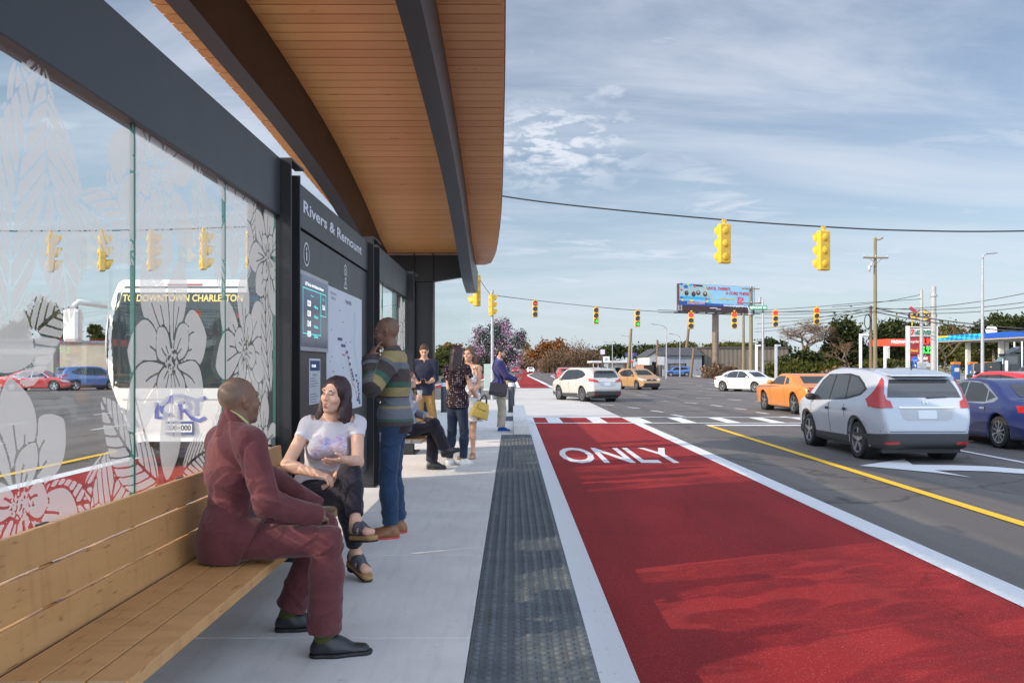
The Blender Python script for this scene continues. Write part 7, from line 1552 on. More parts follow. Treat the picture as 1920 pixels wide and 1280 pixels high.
MB().add([(q.x - .04, 81.94, zc - .12), (q.x + .04, 81.94, zc - .12), (q.x + .04, 81.94, zc), (q.x + .11, 81.94, zc), (q.x, 81.94, zc + .13), (q.x - .11, 81.94, zc), (q.x - .04, 81.94, zc)], [tuple(range(7))]).build('arrow', flat('sign_white', (.75, .78, .75), .5), s2, fix=False)
put_text(MB(), 'EVACUATION', (q.x, 81.94, at(0, 674.5, 82).z), (1, 0, 0), (0, 0, 1), .09).build('lettering', flat('sign_white', (.75, .78, .75), .5), s1, fix=False); put_text(MB(), 'ROUTE', (q.x, 81.94, at(0, 677.3, 82).z), (1, 0, 0), (0, 0, 1), .10).build('lettering', flat('sign_white', (.75, .78, .75), .5), s1, fix=False)
# canopy
zt, zb = 5.34, 4.53; o = thing('fuel_canopy', 'petrol station canopy with a blue and cyan fascia on pale columns', 'canopy', (66, 112, RD)); A_, B_ = Vector((56.2, 112)), Vector((57.0, 84)); d_ = (B_ - A_).normalized(); n_ = Vector((-d_.y, d_.x)); C_ = lambda u, w_, z: Vector((*(A_ + d_ * u + n_ * w_), z)); L_ = (B_ - A_).length
def boxuv(u0, u1, w0, w1, z0, z1): 
    m = MB(); m.add([C_(u0, w0, z0), C_(u1, w0, z0), C_(u1, w1, z0), C_(u0, w1, z0), C_(u0, w0, z1), C_(u1, w0, z1), C_(u1, w1, z1), C_(u0, w1, z1)], [(0, 3, 2, 1), (4, 5, 6, 7), (0, 1, 5, 4), (1, 2, 6, 5), (2, 3, 7, 6), (3, 0, 4, 7)]); return m
boxuv(.05, L_, .05, 9, zb - .02, zb + .15).build('soffit', flat('canopy_soffit', (.30, .28, .25), .6), o); fa = boxuv(0, L_, 0, 9.05, zb + .151, zt).build('fascia', flat('fascia_blue', (.012, .075, .36), .4), o)
ck = NT('fascia_checks'); v = ck.n('ShaderNodeTexChecker'); v.inputs['Scale'].default_value = 2.6; v.inputs['Color1'].default_value = (.02, .42, .68, 1); v.inputs['Color2'].default_value = (.012, .14, .46, 1); ck.l(ck.mapv(ck.obj(), (0, .5, 1), (R(35), 0, 0)), v.inputs['Vector']); ck.pbr(v.outputs['Color'], .4)
boxuv(.1, 10.5, -.02, -.004, zb + .16, zt - .01).build('checked_panel', ck.m, fa); boxuv(.02, 2.6, -.035, -.021, zt - .25, zt - .005).build('yellow_corner', YB, fa); q = C_(9.5, 1.5, zt + .35); m = MB(); m.cyl(q, q + Vector((-.12, -.2, .04)), .62, n=20); m.build('round_disc', WPT, o)
for u in (3., 10., 17.):
    for w_ in (2., 7.): boxuv(u, u + .45, w_, w_ + .45, RD, zb - .021).build('column', WPT, o)
m = boxuv(-7.5, -.3, 6, 12, 3.75, 4.72); o2 = thing('red_canopy', 'red canopy with white lettering left of the price sign', 'canopy', C_(-4, 9, RD)); 
a_ = at(1663.5, 0, 118).x; c1 = MB().box((a_, 118, at(0, 648, 118).z), (a_ + 5.5, 124, at(0, 635, 118).z)).build('fascia', flat('canopy_red', (.62, .075, .035), .5), o2); put_text(MB(), 'PROPANE', (a_ + 1.75, 117.98, at(0, 641, 118).z), (1, 0, 0), (0, 0, 1), .55, bold=.03).build('lettering', flat('sign_white', (.75, .78, .75), .5), c1, fix=False)
for u in (.5, 4.8): MB().box((a_ + u, 119, RD), (a_ + u + .3, 119.3, at(0, 648.2, 118).z)).build('column', WPT, o2)
PCOL = [flat('pump_blue', (.02, .08, .28), .4), flat('pump_orange', (.55, .18, .03), .4), flat('pump_red', (.4, .03, .04), .4)]
for k, u in enumerate((2.2, 6.0, 9.0)):
    q = C_(u, 1.2, RD); o = thing('fuel_pump', ('blue fuel pump by the left canopy column', 'blue fuel pump in the middle bay of the canopy', 'blue fuel pump behind the truck bonnet')[k], 'fuel pump', q, 'fuel pumps under the canopy'); MB().box((q.x - .45, q.y - .3, RD), (q.x + .45, q.y + .3, RD + 1.9)).build('pump_body', PCOL[0], o, bevel=.05); MB().box((q.x - .55, q.y - .35, RD + 1.901), (q.x + .55, q.y + .35, RD + 2.25)).build('pump_top', PCOL[1], o, bevel=.1); MB().box((q.x - .3, q.y - .32, RD + 1.0), (q.x + .3, q.y - .301, RD + 1.5)).build('pump_screen', PLATE, o)

# ---- lorry tractor
o = thing('lorry', 'black long-nosed lorry tractor with chrome grille and stacks under the canopy', 'lorry', (0, 0, 0)); BP = paint('lorry_black', (.008, .012, .016), 0, .3)
def prism_x(poly, w0, w1, nm, mt, par=None, bev=.04): return MB().prism(poly, lambda a_, b_: (w0, a_, b_), lambda a_, b_: (w1, a_, b_)).build(nm, mt, par or o, bevel=bev)
prism_x([(.9, 1.05), (3.35, .95), (3.38, 1.98), (.9, 2.18)], -.85, .85, 'bonnet', BP, bev=.10); cb = prism_x([(-1.0, .8), (.9, .8), (.92, 2.18), (.55, 2.95), (.2, 3.05), (-1.0, 3.05)], -1.02, 1.02, 'cab', BP, bev=.06)
sl_ = prism_x([(-3.4, .9), (-1.01, .9), (-1.01, 3.1), (.1, 3.12), (-.8, 3.75), (-3.4, 3.85)], -1.2, 1.2, 'sleeper', BP, bev=.05)
for sg in (-1, 1):
    prism_x([(-.55, 1.95), (.75, 1.95), (.45, 2.75), (-.55, 2.75)], sg * 1.021, sg * 1.026, 'window', CGLASS, cb, 0); MB().cyl((sg * 1.2, -.9, 1.0), (sg * 1.2, -.9, 4.3), .09, n=12).build('exhaust_stack', CHROME, o, smooth=40); MB().cyl((sg * 1.12, .55, 1.2), (sg * 1.12, .55, 2.3), .22, n=16).build('air_cleaner', CHROME, o, smooth=40); MB().cyl((sg * 1.0, -2.4, .75), (sg * 1.0, -1.0, .75), .33, n=16).build('fuel_tank', CHROME, o, smooth=40)
    MB().box((sg * 1.3 - .12, .9, 1.9), (sg * 1.3 + .12, 1.0, 2.5)).build('mirror', CHROME, o, bevel=.03); prism_x([(1.65, .8), (1.8, 1.25), (2.2, 1.42), (2.7, 1.35), (3.1, 1.0), (3.05, .8), (2.85, 1.05), (2.45, 1.18), (2.1, 1.12), (1.9, .8)], sg * .80, sg * 1.18, 'mudguard', BP, bev=.03)
    MB().box((sg * .7 - .17, 3.38, .95), (sg * .7 + .17, 3.5, 1.2)).build('headlamp', CLEARL, o, bevel=.04); MB().ell((sg * .87, 1.9, 1.62), (.04, .08, .08)).build('marker_lamp', AMBER, o)
    for wy in (2.35, -2.6, -3.9):
        axm = Matrix(((0, 0, sg), (0, 1, 0), (1, 0, 0))); tw = MB().lathe([(.30, .14), (.46, .15), (.51, .10), (.52, -.1), (.3, -.15)], (sg * 1.02, wy, .52), 28, axm).build('wheel', TYRE, o, smooth=50); MB().lathe([(0, .02), (.10, .06), (.12, .10), (.27, .12), (.31, .13)], (sg * 1.02, wy, .52), 20, axm).build('rim', CHROME, tw, smooth=40)
prism_x([(.95, 2.2), (.62, 2.85), (.63, 2.86), (.97, 2.21)], -.9, .9, 'windscreen', flat('pale_screen', (.10, .16, .17), .1), cb, 0); prism_x([(.5, 2.98), (.95, 2.86), (.95, 2.92), (.5, 3.06)], -1.0, 1.0, 'sun_visor', BP, bev=.01)
g_ = MB().box((-.45, 3.381, .75), (.45, 3.46, 2.0)).build('grille', CHROME, o, bevel=.03); m = MB()
for k in range(11): m.box((-.40 + .075 * k, 3.461, .82), (-.365 + .075 * k, 3.47, 1.92))
m.build('grille_bars', RIM, g_); MB().box((-1.2, 3.3, .40), (1.2, 3.75, .80)).build('bumper', CHROME, o, bevel=.04); MB().box((-.5, -5.2, .6), (.5, 3.2, .95)).build('chassis', RUB, o)
place(o, 52.4, 89.5, R(90 - 14))

# ============================================================ trees, shrubs, far buildings
def leaf_mat(name, cols, rough=.7, trans=.25):
    t = NT(name); g = t.n('ShaderNodeNewGeometry').outputs['Random Per Island']; n = len(cols); c = t.ramp(g, [(i / max(n - 1, 1), k) for i, k in enumerate(cols)])
    big = t.noise(t.obj(), .55, 3); c = t.mix(t.math('MULTIPLY', t.ramp(big, [(.38, (0, 0, 0)), (.62, (1, 1, 1))]), .4), c, tuple(x * .55 for x in cols[0]))
    d = t.n('ShaderNodeBsdfDiffuse'); t.l(c, d.inputs[0]); tl = t.n('ShaderNodeBsdfTranslucent'); t.l(c, tl.inputs[0]); m = t.n('ShaderNodeMixShader'); m.inputs[0].default_value = trans; t.l(d.outputs[0], m.inputs[1]); t.l(tl.outputs[0], m.inputs[2]); t.l(m.outputs[0], t.out.inputs[0]); return t.m
EVER = leaf_mat('evergreen_leaves', [(.022, .030, .012), (.045, .056, .022), (.075, .085, .032)]); OLIV = leaf_mat('olive_leaves', [(.05, .058, .018), (.09, .10, .03), (.13, .12, .04)]); RUST = leaf_mat('rust_leaves', [(.13, .05, .02), (.22, .09, .03), (.30, .15, .05)]); GOLD = leaf_mat('pale_gold_leaves', [(.28, .17, .08), (.38, .25, .13), (.24, .14, .07)])
DRYB = leaf_mat('dry_brown_twigs', [(.13, .082, .052), (.20, .13, .085), (.27, .18, .12)]); MYRT = leaf_mat('myrtle_leaves', [(.03, .05, .035), (.05, .075, .05), (.08, .10, .075)]); PINK = leaf_mat('pink_blossom', [(.34, .16, .28), (.46, .25, .38), (.56, .36, .48)]); BARK = M('bark', (.10, .07, .05), .9, scale=3, col2=(.17, .125, .09), stretch=(4, 4, .6), bump=.6); HEDGE = leaf_mat('hedge_leaves', [(.035, .045, .012), (.08, .09, .025), (.14, .125, .03)])
def leaves(blobs, n, size, seed, clumps=26, spread=.24, shell=.55, flat_=.0, asp=.6):
    r = np.random.RandomState(seed); V_ = []; w = np.array([b[1][0] * b[1][1] * b[1][2] for b in blobs]) ** .67; w /= w.sum(); out = []
    for (c, rad), k in zip(blobs, (w * n).astype(int)):
        c = np.array(c); rad = np.array(rad); m = max(4, int(clumps)); d = r.normal(size=(m, 3)); d /= np.linalg.norm(d, axis=1)[:, None]; q = d * (shell + (1 - shell) * r.rand(m, 1) ** .5) * r.uniform(.8, 1.12, (m, 1))
        cc = q[r.randint(0, m, k)] + r.normal(size=(k, 3)) * spread; out.append(c + cc * rad)
    P = np.concatenate(out); k = len(P); a = r.normal(size=(k, 3)); a /= np.linalg.norm(a, axis=1)[:, None]; b = r.normal(size=(k, 3)); b -= (b * a).sum(1)[:, None] * a; b /= np.linalg.norm(b, axis=1)[:, None]
    s = (size * r.uniform(.6, 1.3, k))[:, None]; a = a * s; b = b * s * asp; P[:, 2] = np.maximum(P[:, 2], RD + .05)
    V_ = np.stack([P - a, P - b, P + a, P + b], 1).reshape(-1, 3); return V_, np.arange(4 * k).reshape(-1, 4)
def mesh_np(name, v, f, mat, parent, org=None):
    o = origin_of(parent) if parent is not None else Vector(org); me = bpy.data.meshes.new(name); me.vertices.add(len(v)); me.vertices.foreach_set('co', (v - np.array(o)).astype(np.float32).ravel()); k = f.shape[1]
    me.loops.add(f.size); me.loops.foreach_set('vertex_index', f.astype(np.int32).ravel()); me.polygons.add(len(f)); me.polygons.foreach_set('loop_start', np.arange(0, f.size, k, dtype=np.int32)); me.update(calc_edges=True); me.materials.append(mat)
    ob = bpy.data.objects.new(name, me); COL.objects.link(ob)
    if parent is not None: ob.parent = parent
    else: ob.location = o
    return ob
def limbs(m, base, tops, r, seed):
    rr = random.Random(seed); base = Vector(base)
    for t in tops:
        t = Vector(t); k = base.lerp(t, .45) + Vector((rr.uniform(-.2, .2), rr.uniform(-.2, .2), .1)) * (t - base).length * .3; m.tube([base, k, t], r, 6, rs=[r, r * .6, r * .2])
def tree(label, x, Y, ytop, blobs, n, size, mat, seed, trunk=.2, group=None, asp=.6, clumps=26, spread=.24, name='tree', bloom=None, shell=.55, tz=None):
    """blobs in photo pixels (cx, cy, rx, ry) at distance Y"""
    k = Y / F; base = Vector(((x - 960) * k, Y, RD)); o = thing(name, label, 'tree', base, group); B = []
    for (cx, cy, rx, ry) in blobs: c = at(cx, cy, Y); B.append(((c.x, Y + (hash((cx, cy)) % 7 - 3) * .05 * rx * k, c.z), (rx * k, rx * k * .8, ry * k)))
    v, f = leaves(B, n, size, seed, clumps, spread, shell, asp=asp); mesh_np('crown', v, f, mat, o)
    if bloom: v, f = leaves(B, int(n * bloom[1]), size * .8, seed + 50, clumps, spread, .8, asp=.8); mesh_np('blossom', v, f, bloom[0], o)
    m = MB(); zt = min(b[0][2] - b[1][2] * .3 for b in B); fork = base.lerp(Vector((B[0][0][0], Y, zt)), .75); m.tube([base, base.lerp(fork, .5) + Vector((trunk * .4, 0, 0)), fork], trunk, 8, rs=[trunk * 1.3, trunk, trunk * .8]); limbs(m, fork, [b[0] for b in B] + [(b[0][0] + b[1][0] * .5, b[0][1], b[0][2] + b[1][2] * .5) for b in B], trunk * .55, seed); m.build('trunk', BARK, o, smooth=True); return o
tree('crape myrtle covered in pink blossom behind the slim signal pole', 947, 75, 595, [(932, 622, 22, 24), (905, 645, 20, 20), (962, 645, 20, 20), (935, 660, 30, 22), (900, 625, 12, 12), (975, 632, 11, 14), (915, 672, 24, 18), (958, 675, 20, 14), (945, 612, 12, 14)], 7000, .085, MYRT, 3, .10, bloom=(PINK, .62), clumps=16, spread=.26, name='crape_myrtle')
# autumn and dry growth down the road
tree('pale golden autumn tree at the far bend of the road', 986, 300, 648, [(988, 668, 12, 20), (982, 676, 8, 12), (996, 676, 10, 14)], 2600, .45, GOLD, 5, .3)
tree('rust orange autumn tree left of the big dry thicket', 1020, 260, 638, [(1030, 658, 20, 20), (1014, 668, 16, 18), (1046, 654, 16, 16), (1003, 674, 10, 16), (1058, 668, 14, 16)], 6000, .42, RUST, 6, .3)
tree('low bare brown tree behind the dry thicket', 1000, 240, 660, [(998, 682, 18, 8), (985, 684, 12, 6)], 1800, .3, DRYB, 9, .2)
def thicket(label, pts, Y, n, seed, mat=DRYB, group=None, leafn=0, name='bush', ln=1.0, th=.035, cat='bush'):
    """a dense mass of bare arching twigs: pts = (cx, ybottom, ytop, rx) in photo pixels"""
    r = np.random.RandomState(seed); k = Y / F; vs = []; fs = []; c0 = at(pts[0][0], pts[0][1], Y); o = thing(name, label, cat, (c0.x, Y, RD), group)
    for cx, y0, y1, rx in pts:
        for _ in range(n):
            a = r.uniform(-1, 1); b = r.uniform(-1, 1); base = at(cx + a * rx * .75, y0, Y); z0 = RD; h_ = (at(0, y1, Y).z - z0) * math.sqrt(max(.05, 1 - a * a * .85)) * r.uniform(.55, 1.08); p = np.array((base.x, Y + b * rx * k * .7, z0 + h_ * r.uniform(0, .55))); d = np.array((a * .5 + r.normal() * .5, r.normal() * .4, 1.)); L = h_ * r.uniform(.25, .5) * ln; w_ = th * r.uniform(.5, 1.2)
            for s_ in range(3):
                q = p + d / np.linalg.norm(d) * L / 2.2; sd = np.cross(d, r.normal(size=3)); sd = sd / (np.linalg.norm(sd) + 1e-6) * w_; o_ = len(vs); vs += [p - sd, p + sd, q + sd * .6, q - sd * .6]; fs.append((o_, o_ + 1, o_ + 2, o_ + 3)); p = q; d = d + np.array((r.normal() * .5, r.normal() * .4, -.28)); w_ *= .7
    v = np.array(vs); v[:, 2] = np.maximum(v[:, 2], RD); mesh_np('twigs', v, np.array(fs), mat, o)
    if leafn:
        B = [((at(cx, (y0 + y1) / 2, Y).x, Y, (at(0, y1, Y).z + RD) / 2), (rx * k * .9, rx * k * .6, (at(0, y1, Y).z - RD) * .45)) for cx, y0, y1, rx in pts]; v, f = leaves(B, leafn, .22, seed, 30, .3, .3); mesh_np('dry_leaves', v, f, mat, o)
    return o
thicket('large dry brown thicket behind the beige SUV', [(1060, 690, 645, 34), (1085, 690, 648, 34), (1105, 692, 652, 28), (1035, 690, 655, 26)], 215, 1500, 4, leafn=6500, th=.07)
thicket('dry brown bushes in front of the billboard column', [(1345, 700, 682, 22), (1370, 700, 684, 20), (1330, 702, 688, 16)], 122, 700, 5, leafn=1500, th=.03)
thicket('dry brown bush behind the orange car', [(1575, 705, 688, 22), (1550, 705, 694, 16)], 96, 500, 8, leafn=900, th=.025)
# bare tree
def bare(label, x, Y, ytop, w_, seed, mat=BARK, depth=6, r0=.3, name='bare_tree'):
    rr = random.Random(seed); k = Y / F; base = Vector(((x - 960) * k, Y, RD)); H_ = at(0, ytop, Y).z - RD; o = thing(name, label, 'tree', base); m = MB(); tw = MB()
    def grow(p, d, L, r, n):
        q = p + d * L; mid = p.lerp(q, .5) + Vector((rr.uniform(-1, 1), rr.uniform(-1, 1), rr.uniform(-.3, .6))) * L * .10; (m if n > 2 else tw).tube([p, mid, q], r, 5 if n > 2 else 3, rs=[r, r * .85, r * .65])
        if n == 0: return
        for i in range(3 if n > 1 else 4):
            dd = (d * .7 + Vector((rr.uniform(-1.25, 1.25) * w_, rr.uniform(-1, 1) * w_, rr.uniform(-.2, .5)))).normalized(); grow(p.lerp(q, rr.uniform(.65, 1)), dd, L * rr.uniform(.62, .8), r * .6, n - 1)
    grow(base, Vector((0, 0, 1)), H_ * .36, r0, depth); m.build('trunk', mat, o, smooth=True, fix=False); tw.build('crown', DRYB, o, fix=False); return o
bare('large bare spreading tree behind the two right red signals', 1508, 125, 566, 1.25, 11, depth=7, r0=.34); bare('bare tree right of the price sign, behind the blue canopy', 1772, 150, 592, .8, 12, depth=5, r0=.25); bare('leafless tree rising behind the low garage, left one', 1310, 165, 640, .9, 13, depth=5, r0=.2); bare('leafless tree rising behind the low garage, right one', 1335, 170, 640, .9, 14, depth=5, r0=.2); bare('thin bare tree at the left edge of the dark evergreens', 1590, 110, 625, .8, 15, depth=5, r0=.16)
# evergreens at the right
for k, (x, Y, bl, n, sz, mt, lab) in enumerate([
    (1578, 128, [(1585, 632, 26, 34), (1570, 660, 24, 26), (1600, 665, 24, 28)], 6500, .30, EVER, 'dark evergreen tree just right of the large bare tree'),
    (1510, 120, [(1510, 682, 34, 20), (1480, 688, 24, 16), (1540, 684, 26, 18)], 5000, .26, EVER, 'low dark evergreen mass under the large bare tree'),
    (1665, 132, [(1668, 626, 26, 28), (1655, 655, 24, 26), (1690, 640, 22, 28)], 5500, .30, EVER, 'dark evergreen tree behind the red canopy'),
    (1712, 150, [(1712, 625, 30, 16), (1700, 650, 30, 26)], 4200, .32, EVER, 'dark tree behind the price sign'),
    (1790, 165, [(1785, 640, 30, 30), (1800, 660, 34, 28), (1770, 660, 26, 24)], 5200, .33, OLIV, 'olive green tree behind the petrol canopy, left part'),
    (1862, 150, [(1862, 612, 32, 18), (1845, 630, 30, 18), (1885, 622, 30, 20)], 5600, .32, EVER, 'dark evergreen crown above the blue canopy'),
    (1910, 150, [(1912, 610, 28, 16), (1930, 620, 26, 22), (1905, 640, 40, 30)], 5000, .32, EVER, 'dark evergreen crown at the right picture edge'),
    (1840, 160, [(1840, 665, 46, 24), (1880, 665, 40, 24)], 4200, .34, OLIV, 'olive shrubs behind the lorry under the canopy'),
    (1640, 110, [(1640, 688, 26, 14), (1665, 690, 24, 13), (1690, 690, 22, 12)], 4200, .22, OLIV, 'green shrubs at the foot of the tall wooden pole')]):
    tree(lab, x, Y, 0, bl, n, sz, mt, 20 + k, .25)
# far tree line
for k, (x, Y, bl, n, mt, lab) in enumerate([(1150, 330, [(1148, 660, 26, 13), (1128, 668, 18, 11)], 3000, EVER, 'far dark tree group above the beige SUV, left part'), (1195, 330, [(1195, 658, 26, 13), (1220, 662, 20, 12)], 3000, EVER, 'far dark tree group behind the white gable'), (1262, 330, [(1255, 654, 28, 10), (1285, 652, 22, 9)], 2600, OLIV, 'far olive tree group over the garage roof'), (1365, 330, [(1350, 650, 30, 8), (1390, 650, 26, 8)], 2400, OLIV, 'far tree group over the ribbed metal wall'), (1440, 280, [(1438, 650, 22, 14), (1462, 655, 18, 12)], 2400, EVER, 'far dark tree right of the green street sign'),
    (838, 150, [(832, 672, 20, 18), (850, 664, 16, 14), (822, 688, 18, 14)], 4200, OLIV, 'olive green tree behind the dark-haired standing woman'), (878, 170, [(885, 672, 16, 18), (900, 684, 14, 14), (868, 690, 16, 14)], 3800, EVER, 'dark tree behind the smiling woman in white'), (862, 190, [(858, 655, 14, 10), (840, 652, 12, 8)], 1800, RUST, 'brownish tree top above the dark-haired woman'), (918, 200, [(920, 684, 16, 12), (935, 688, 14, 9)], 2400, EVER, 'dark shrub mass behind the pink blossom tree')]):
    tree(lab, x, Y, 0, bl, n, .5 if Y > 250 else .32, mt, 60 + k, .3)
# trees behind the glass
tree('dark round tree behind the glass, beside the low tan building', 122, 92, 0, [(118, 625, 26, 30), (128, 608, 20, 26), (110, 640, 24, 20)], 5200, .20, EVER, 81, .25); tree('airy tall tree behind the glass at the left', 80, 94, 0, [(82, 582, 20, 18), (58, 600, 16, 14), (100, 590, 14, 16), (74, 606, 22, 14)], 1700, .20, OLIV, 82, .22, clumps=14, spread=.3); tree('low tree behind the glass at the left edge', 30, 94, 0, [(32, 622, 22, 14), (10, 632, 18, 12)], 2200, .20, OLIV, 83, .2); tree('small tree behind the glass between bus and dark round tree', 176, 98, 0, [(178, 618, 10, 10), (186, 634, 14, 10)], 1200, .2, OLIV, 84, .18)
# verge growth
def scrub(label, pts, n, mat, seed, Y=None, size=.16, name='shrub_row'):
    r = np.random.RandomState(seed); B = []
    for (x0, y0, x1, y1, h_) in pts:
        a, b = gp(x0, y0), gp(x1, y1)
        for t in np.linspace(0, 1, 10): c = a.lerp(b, t); B.append(((c.x, c.y + .8, RD + h_ * .4), (abs(b.x - a.x) / 10 + .8, 1.2, h_ * .6)))
    v, f = leaves(B, n, size, seed, 10, .4, .3); o = mesh_np(name, v, f, mat, None, gp(pts[0][0], pts[0][1])); o['kind'] = 'stuff'; o['label'] = label; o['category'] = 'shrubs'; return o
scrub('strip of green undergrowth along the foot of the dry thicket', [(1000, 690.5, 1060, 693.6, 1.6), (1060, 693.6, 1130, 698, 1.5)], 4500, HEDGE, 90, size=.3, name='undergrowth'); scrub('green and yellow ivy bank below the dark trees', [(1440, 709, 1500, 711, 1.9), (1500, 711, 1580, 712, 2.0)], 5200, HEDGE, 91, size=.2, name='ivy_bank'); scrub('low green verge plants in front of the garage', [(1205, 699.5, 1272, 703.3, 1.0)], 2200, HEDGE, 92, size=.2, name='verge_plants')

# ============================================================ far buildings
def wallbox(x0, x1, ytop, Y, depth, z0=RD): a = at(x0, ytop, Y); b = at(x1, ytop, Y); return (a.x, Y, z0), (b.x, Y + depth, a.z)
GREYB = M('grey_metal_siding', (.17, .19, .22), .6, scale=1); DARKR = M('dark_roof_shingle', (.045, .047, .052), .85, scale=2, bump=.4); WSID = M('white_siding', (.62, .60, .55), .7, scale=1); 
rib = NT('ribbed_metal'); wv = rib.n('ShaderNodeTexWave', wave_type='BANDS', bands_direction='X'); wv.inputs['Scale'].default_value = .42; rib.l(rib.obj(), wv.inputs['Vector']); rc_2 = rib.mix(wv.outputs['Fac'], (.085, .072, .058), (.18, .155, .125)); rc_2 = rib.mix(rib.noise(rib.obj(), .3, 4), rc_2, (.11, .085, .065)); rib.pbr(rc_2, .6, bump=wv.outputs['Fac'], bstr=.6, bdist=.05)
lo, hi = wallbox(1320, 1478, 653, 150, 30); o = thing('warehouse', 'long brown ribbed metal warehouse wall behind the billboard', 'warehouse', ((lo[0] + hi[0]) / 2, 150, RD)); MB().box(lo, hi).build('wall', rib.m, o); MB().box((lo[0] - .2, 149.8, hi[2] + .002), (hi[0] + .2, 180.3, hi[2] + .3)).build('roof_edge', flat('roof_edge_brown', (.05, .042, .036), .6), o)
lo, hi = wallbox(1246, 1316, 666, 146, 14); o = thing('garage', 'low grey garage with dark roof and open work bays', 'garage', ((lo[0] + hi[0]) / 2, 146, RD)); g = MB(); zt = hi[2]
g.box((lo[0], 146, RD), (lo[0] + .6, 160, zt)); g.box((hi[0] - 2.6, 146, RD), (hi[0], 160, zt)); g.box((lo[0] + .601, 146, zt - 1.4), (hi[0] - 2.601, 160, zt)); g.box((lo[0] + .601, 159.5, RD), (hi[0] - 2.601, 160, zt - 1.41)); g.build('wall', GREYB, o)
m = MB(); m.prism([(145.4, zt + .003), (153, zt + 1.5), (160.6, zt + .003)], lambda a_, b_: (lo[0] - .5, a_, b_), lambda a_, b_: (hi[0] + .4, a_, b_)); m.build('roof', DARKR, o); MB().box((lo[0] + .62, 146.4, RD + .01), (hi[0] - 2.62, 146.5, zt - 1.42)).build('bay_shade_sheet', flat('painted_opening_shade', (.008, .008, .009), .9), o); MB().box((hi[0] - 6.8, 146.2, zt - 2.4), (hi[0] - 2.8, 146.3, zt - 1.42)).build('roller_door', flat('roller_grey', (.10, .10, .11), .6), o)  # black sheet across the open bay, the shade inside painted as colour
lo, hi = wallbox(1217, 1246, 667, 152, 14); o = thing('gabled_building', 'white gabled building with a dark doorway left of the garage', 'building', ((lo[0] + hi[0]) / 2, 152, RD)); xm = (lo[0] + hi[0]) / 2 + .6; m = MB(); pk_ = at(0, 655, 152).z; m.prism([(lo[0], RD), (hi[0], RD), (hi[0], hi[2]), (xm, pk_), (lo[0], hi[2])], lambda a_, b_: (a_, 152, b_), lambda a_, b_: (a_, 166, b_)); m.build('wall', WSID, o)
m = MB(); m.add([(lo[0] - .3, 151.7, hi[2] - .15), (xm, 151.7, pk_ + .12), (hi[0] + .3, 151.7, hi[2] - .15), (lo[0] - .3, 166.3, hi[2] - .15), (xm, 166.3, pk_ + .12), (hi[0] + .3, 166.3, hi[2] - .15), (lo[0] - .3, 151.7, hi[2] - .0), (xm, 151.7, pk_ + .3), (hi[0] + .3, 151.7, hi[2]), (lo[0] - .3, 166.3, hi[2]), (xm, 166.3, pk_ + .3), (hi[0] + .3, 166.3, hi[2])], [(0, 1, 4, 3), (1, 2, 5, 4), (6, 9, 10, 7), (7, 10, 11, 8), (0, 6, 7, 1), (1, 7, 8, 2), (3, 4, 10, 9), (4, 5, 11, 10), (0, 3, 9, 6), (2, 8, 11, 5)]); m.build('roof', DARKR, o); MB().box((lo[0] + .5, 151.93, RD), (lo[0] + 1.9, 151.99, RD + 2.5)).build('doorway', flat('painted_opening_shade', (.008, .008, .009), .9), o)
lo, hi = wallbox(1192, 1226, 684, 149, 1); tag(MB().box(lo, hi).build('fence', flat('fence_black', (.012, .012, .012), .8), None, org=(lo[0], 149, RD)), 'black screen fence in front of the white gabled building', 'fence')
o = thing('restaurant', 'low pale shop with a flat canopy above the beige SUV', 'shop', (at(1150, 0, 185).x, 185, RD)); lo, hi = wallbox(1150, 1172, 680, 185, 10); MB().box(lo, hi).build('wall', WSID, o); lo, hi = wallbox(1110, 1176, 676, 183, 12); MB().box((lo[0], lo[1], hi[2] - .45), hi).build('canopy', flat('shop_canopy', (.45, .46, .48), .5), o); lo, hi = wallbox(1172, 1178, 679, 184, 8); MB().box(lo, hi).build('pillar', flat('shop_orange', (.30, .075, .03), .6), o); lo, hi = wallbox(1154, 1164, 689, 184.9, .05); MB().box((lo[0], lo[1] - .0, RD), hi).build('doorway', flat('painted_opening_shade', (.008, .008, .009), .9), o)
for k in range(4): lo, hi = wallbox(1112 + 9 * k, 1113 + 9 * k, 678, 183.5, .2); MB().box(lo, hi).build('post', WPT, o)
def panel_sign(label, x0, y0, x1, y1, Y, col, txt=None, tcol=(.75, .78, .75), post=True, nm='roadside_sign', sz=None):
    a, b = at(x0, y0, Y), at(x1, y1, Y); o = thing(nm, label, 'sign', ((a.x + b.x) / 2, Y, RD)); s_ = MB().box((a.x, Y - .15, b.z), (b.x, Y + .15, a.z)).build('sign_board', flat('sign_%02x%02x%02x' % tuple(int(c * 255) for c in col), col, .5), o)
    if post: MB().cyl(((a.x + b.x) / 2, Y + .1, RD), ((a.x + b.x) / 2, Y + .1, b.z + .05), .2, n=8).build('post', flat('sign_post_dark', (.03, .03, .032), .6), o)
    if txt: put_text(MB(), txt, ((a.x + b.x) / 2, Y - .17, (a.z + b.z) / 2), (1, 0, 0), (0, 0, 1), sz or (a.z - b.z) * .6, bold=.02).build('lettering', flat('sign_t_%02x%02x%02x' % tuple(int(c * 255) for c in tcol), tcol, .5), s_, fix=False)
    return o
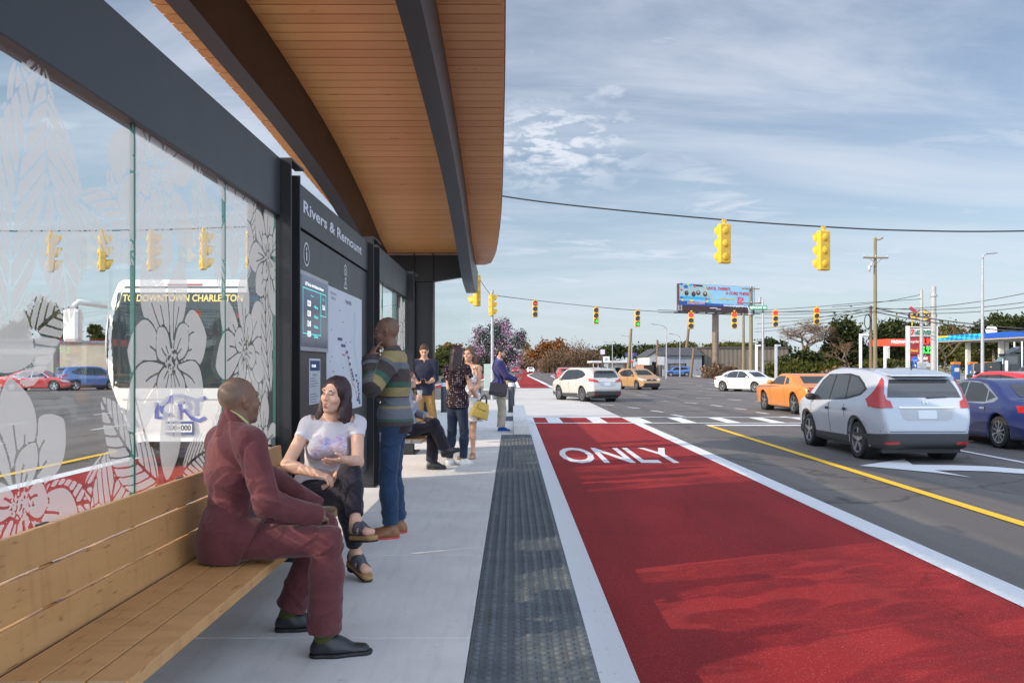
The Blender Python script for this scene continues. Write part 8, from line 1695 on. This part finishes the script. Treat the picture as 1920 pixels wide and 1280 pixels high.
panel_sign('tall bell-topped purple and white restaurant sign by the dry thicket', 1126, 655, 1134, 664, 180, (.50, .46, .52), None); panel_sign('white reader board under the bell-topped sign', 1131, 668, 1143, 679, 178, (.58, .58, .57), '///', (.1, .1, .12), False); panel_sign('dark blue distant billboard in front of the trees', 1172, 661, 1194, 668, 230, (.03, .03, .13), 'OPEN', (.35, .04, .10)); panel_sign('brown-red distant hoarding right of the dry thicket', 1101, 660, 1117, 670, 240, (.20, .08, .065)); panel_sign('small bright red sign beside the wooden pole', 1182, 676, 1188, 679.5, 160, (.6, .03, .03)); panel_sign('colourful poster board beside the black fence', 1192, 683, 1207, 696, 147, (.45, .22, .13), None, post=False); panel_sign('pale grey utility panel in front of the gabled building', 1233, 668, 1245, 684, 138, (.36, .37, .39)); 
o = thing('digger', 'small red digger arm parked in front of the garage', 'digger', gp(1283, 703.6)); q = gp(1283, 703.6); OR = flat('digger_red', (.55, .06, .03), .5); MB().tube([q + Vector((-1.2, 0, .3)), q + Vector((.3, 0, .9)), q + Vector((.9, 0, 2.2)), q + Vector((.5, 0, 3.0))], .16, 6).build('boom', OR, o); MB().obox(q + Vector((-.4, 0, .35)), (2.2, 1, .6)).build('base', OR, o, bevel=.1)
place(suv('blue SUV parked in the open garage bay', paint('garage_blue_paint', (.03, .10, .30)), 4.4, 1.8, 1.65, 'wide', 5, .06), 28.0, 142.5, R(80))
# buildings behind the glass
lo, hi = wallbox(112, 200, 643, 74, 14); o = thing('store', 'low tan store building seen through the glass beside the bus', 'building', ((lo[0] + hi[0]) / 2, 74, RD)); MB().box(lo, hi).build('wall', M('tan_stucco', (.32, .27, .21), .8, scale=1), o); MB().box((lo[0] - .2, 73.8, hi[2] + .002), (hi[0] + .2, 88.2, hi[2] + .18)).build('parapet', flat('parapet_blue', (.05, .07, .12), .5), o)
lo, hi = wallbox(-70, 100, 640, 80, 14); o = thing('store', 'long grey storefront seen through the glass at the left edge', 'building', ((lo[0] + hi[0]) / 2, 80, RD)); MB().box(lo, hi).build('wall', M('grey_stucco', (.27, .26, .25), .8, scale=1), o); MB().box((lo[0] - .2, 79.4, hi[2] + .002), (hi[0] + .2, 94, hi[2] + .25)).build('parapet', flat('parapet_dark', (.06, .06, .07), .5), o); MB().box((lo[0] + 2, 79.9, RD), (hi[0] - 2, 79.98, hi[2] - 1.2)).build('shop_window', CGL2, o)
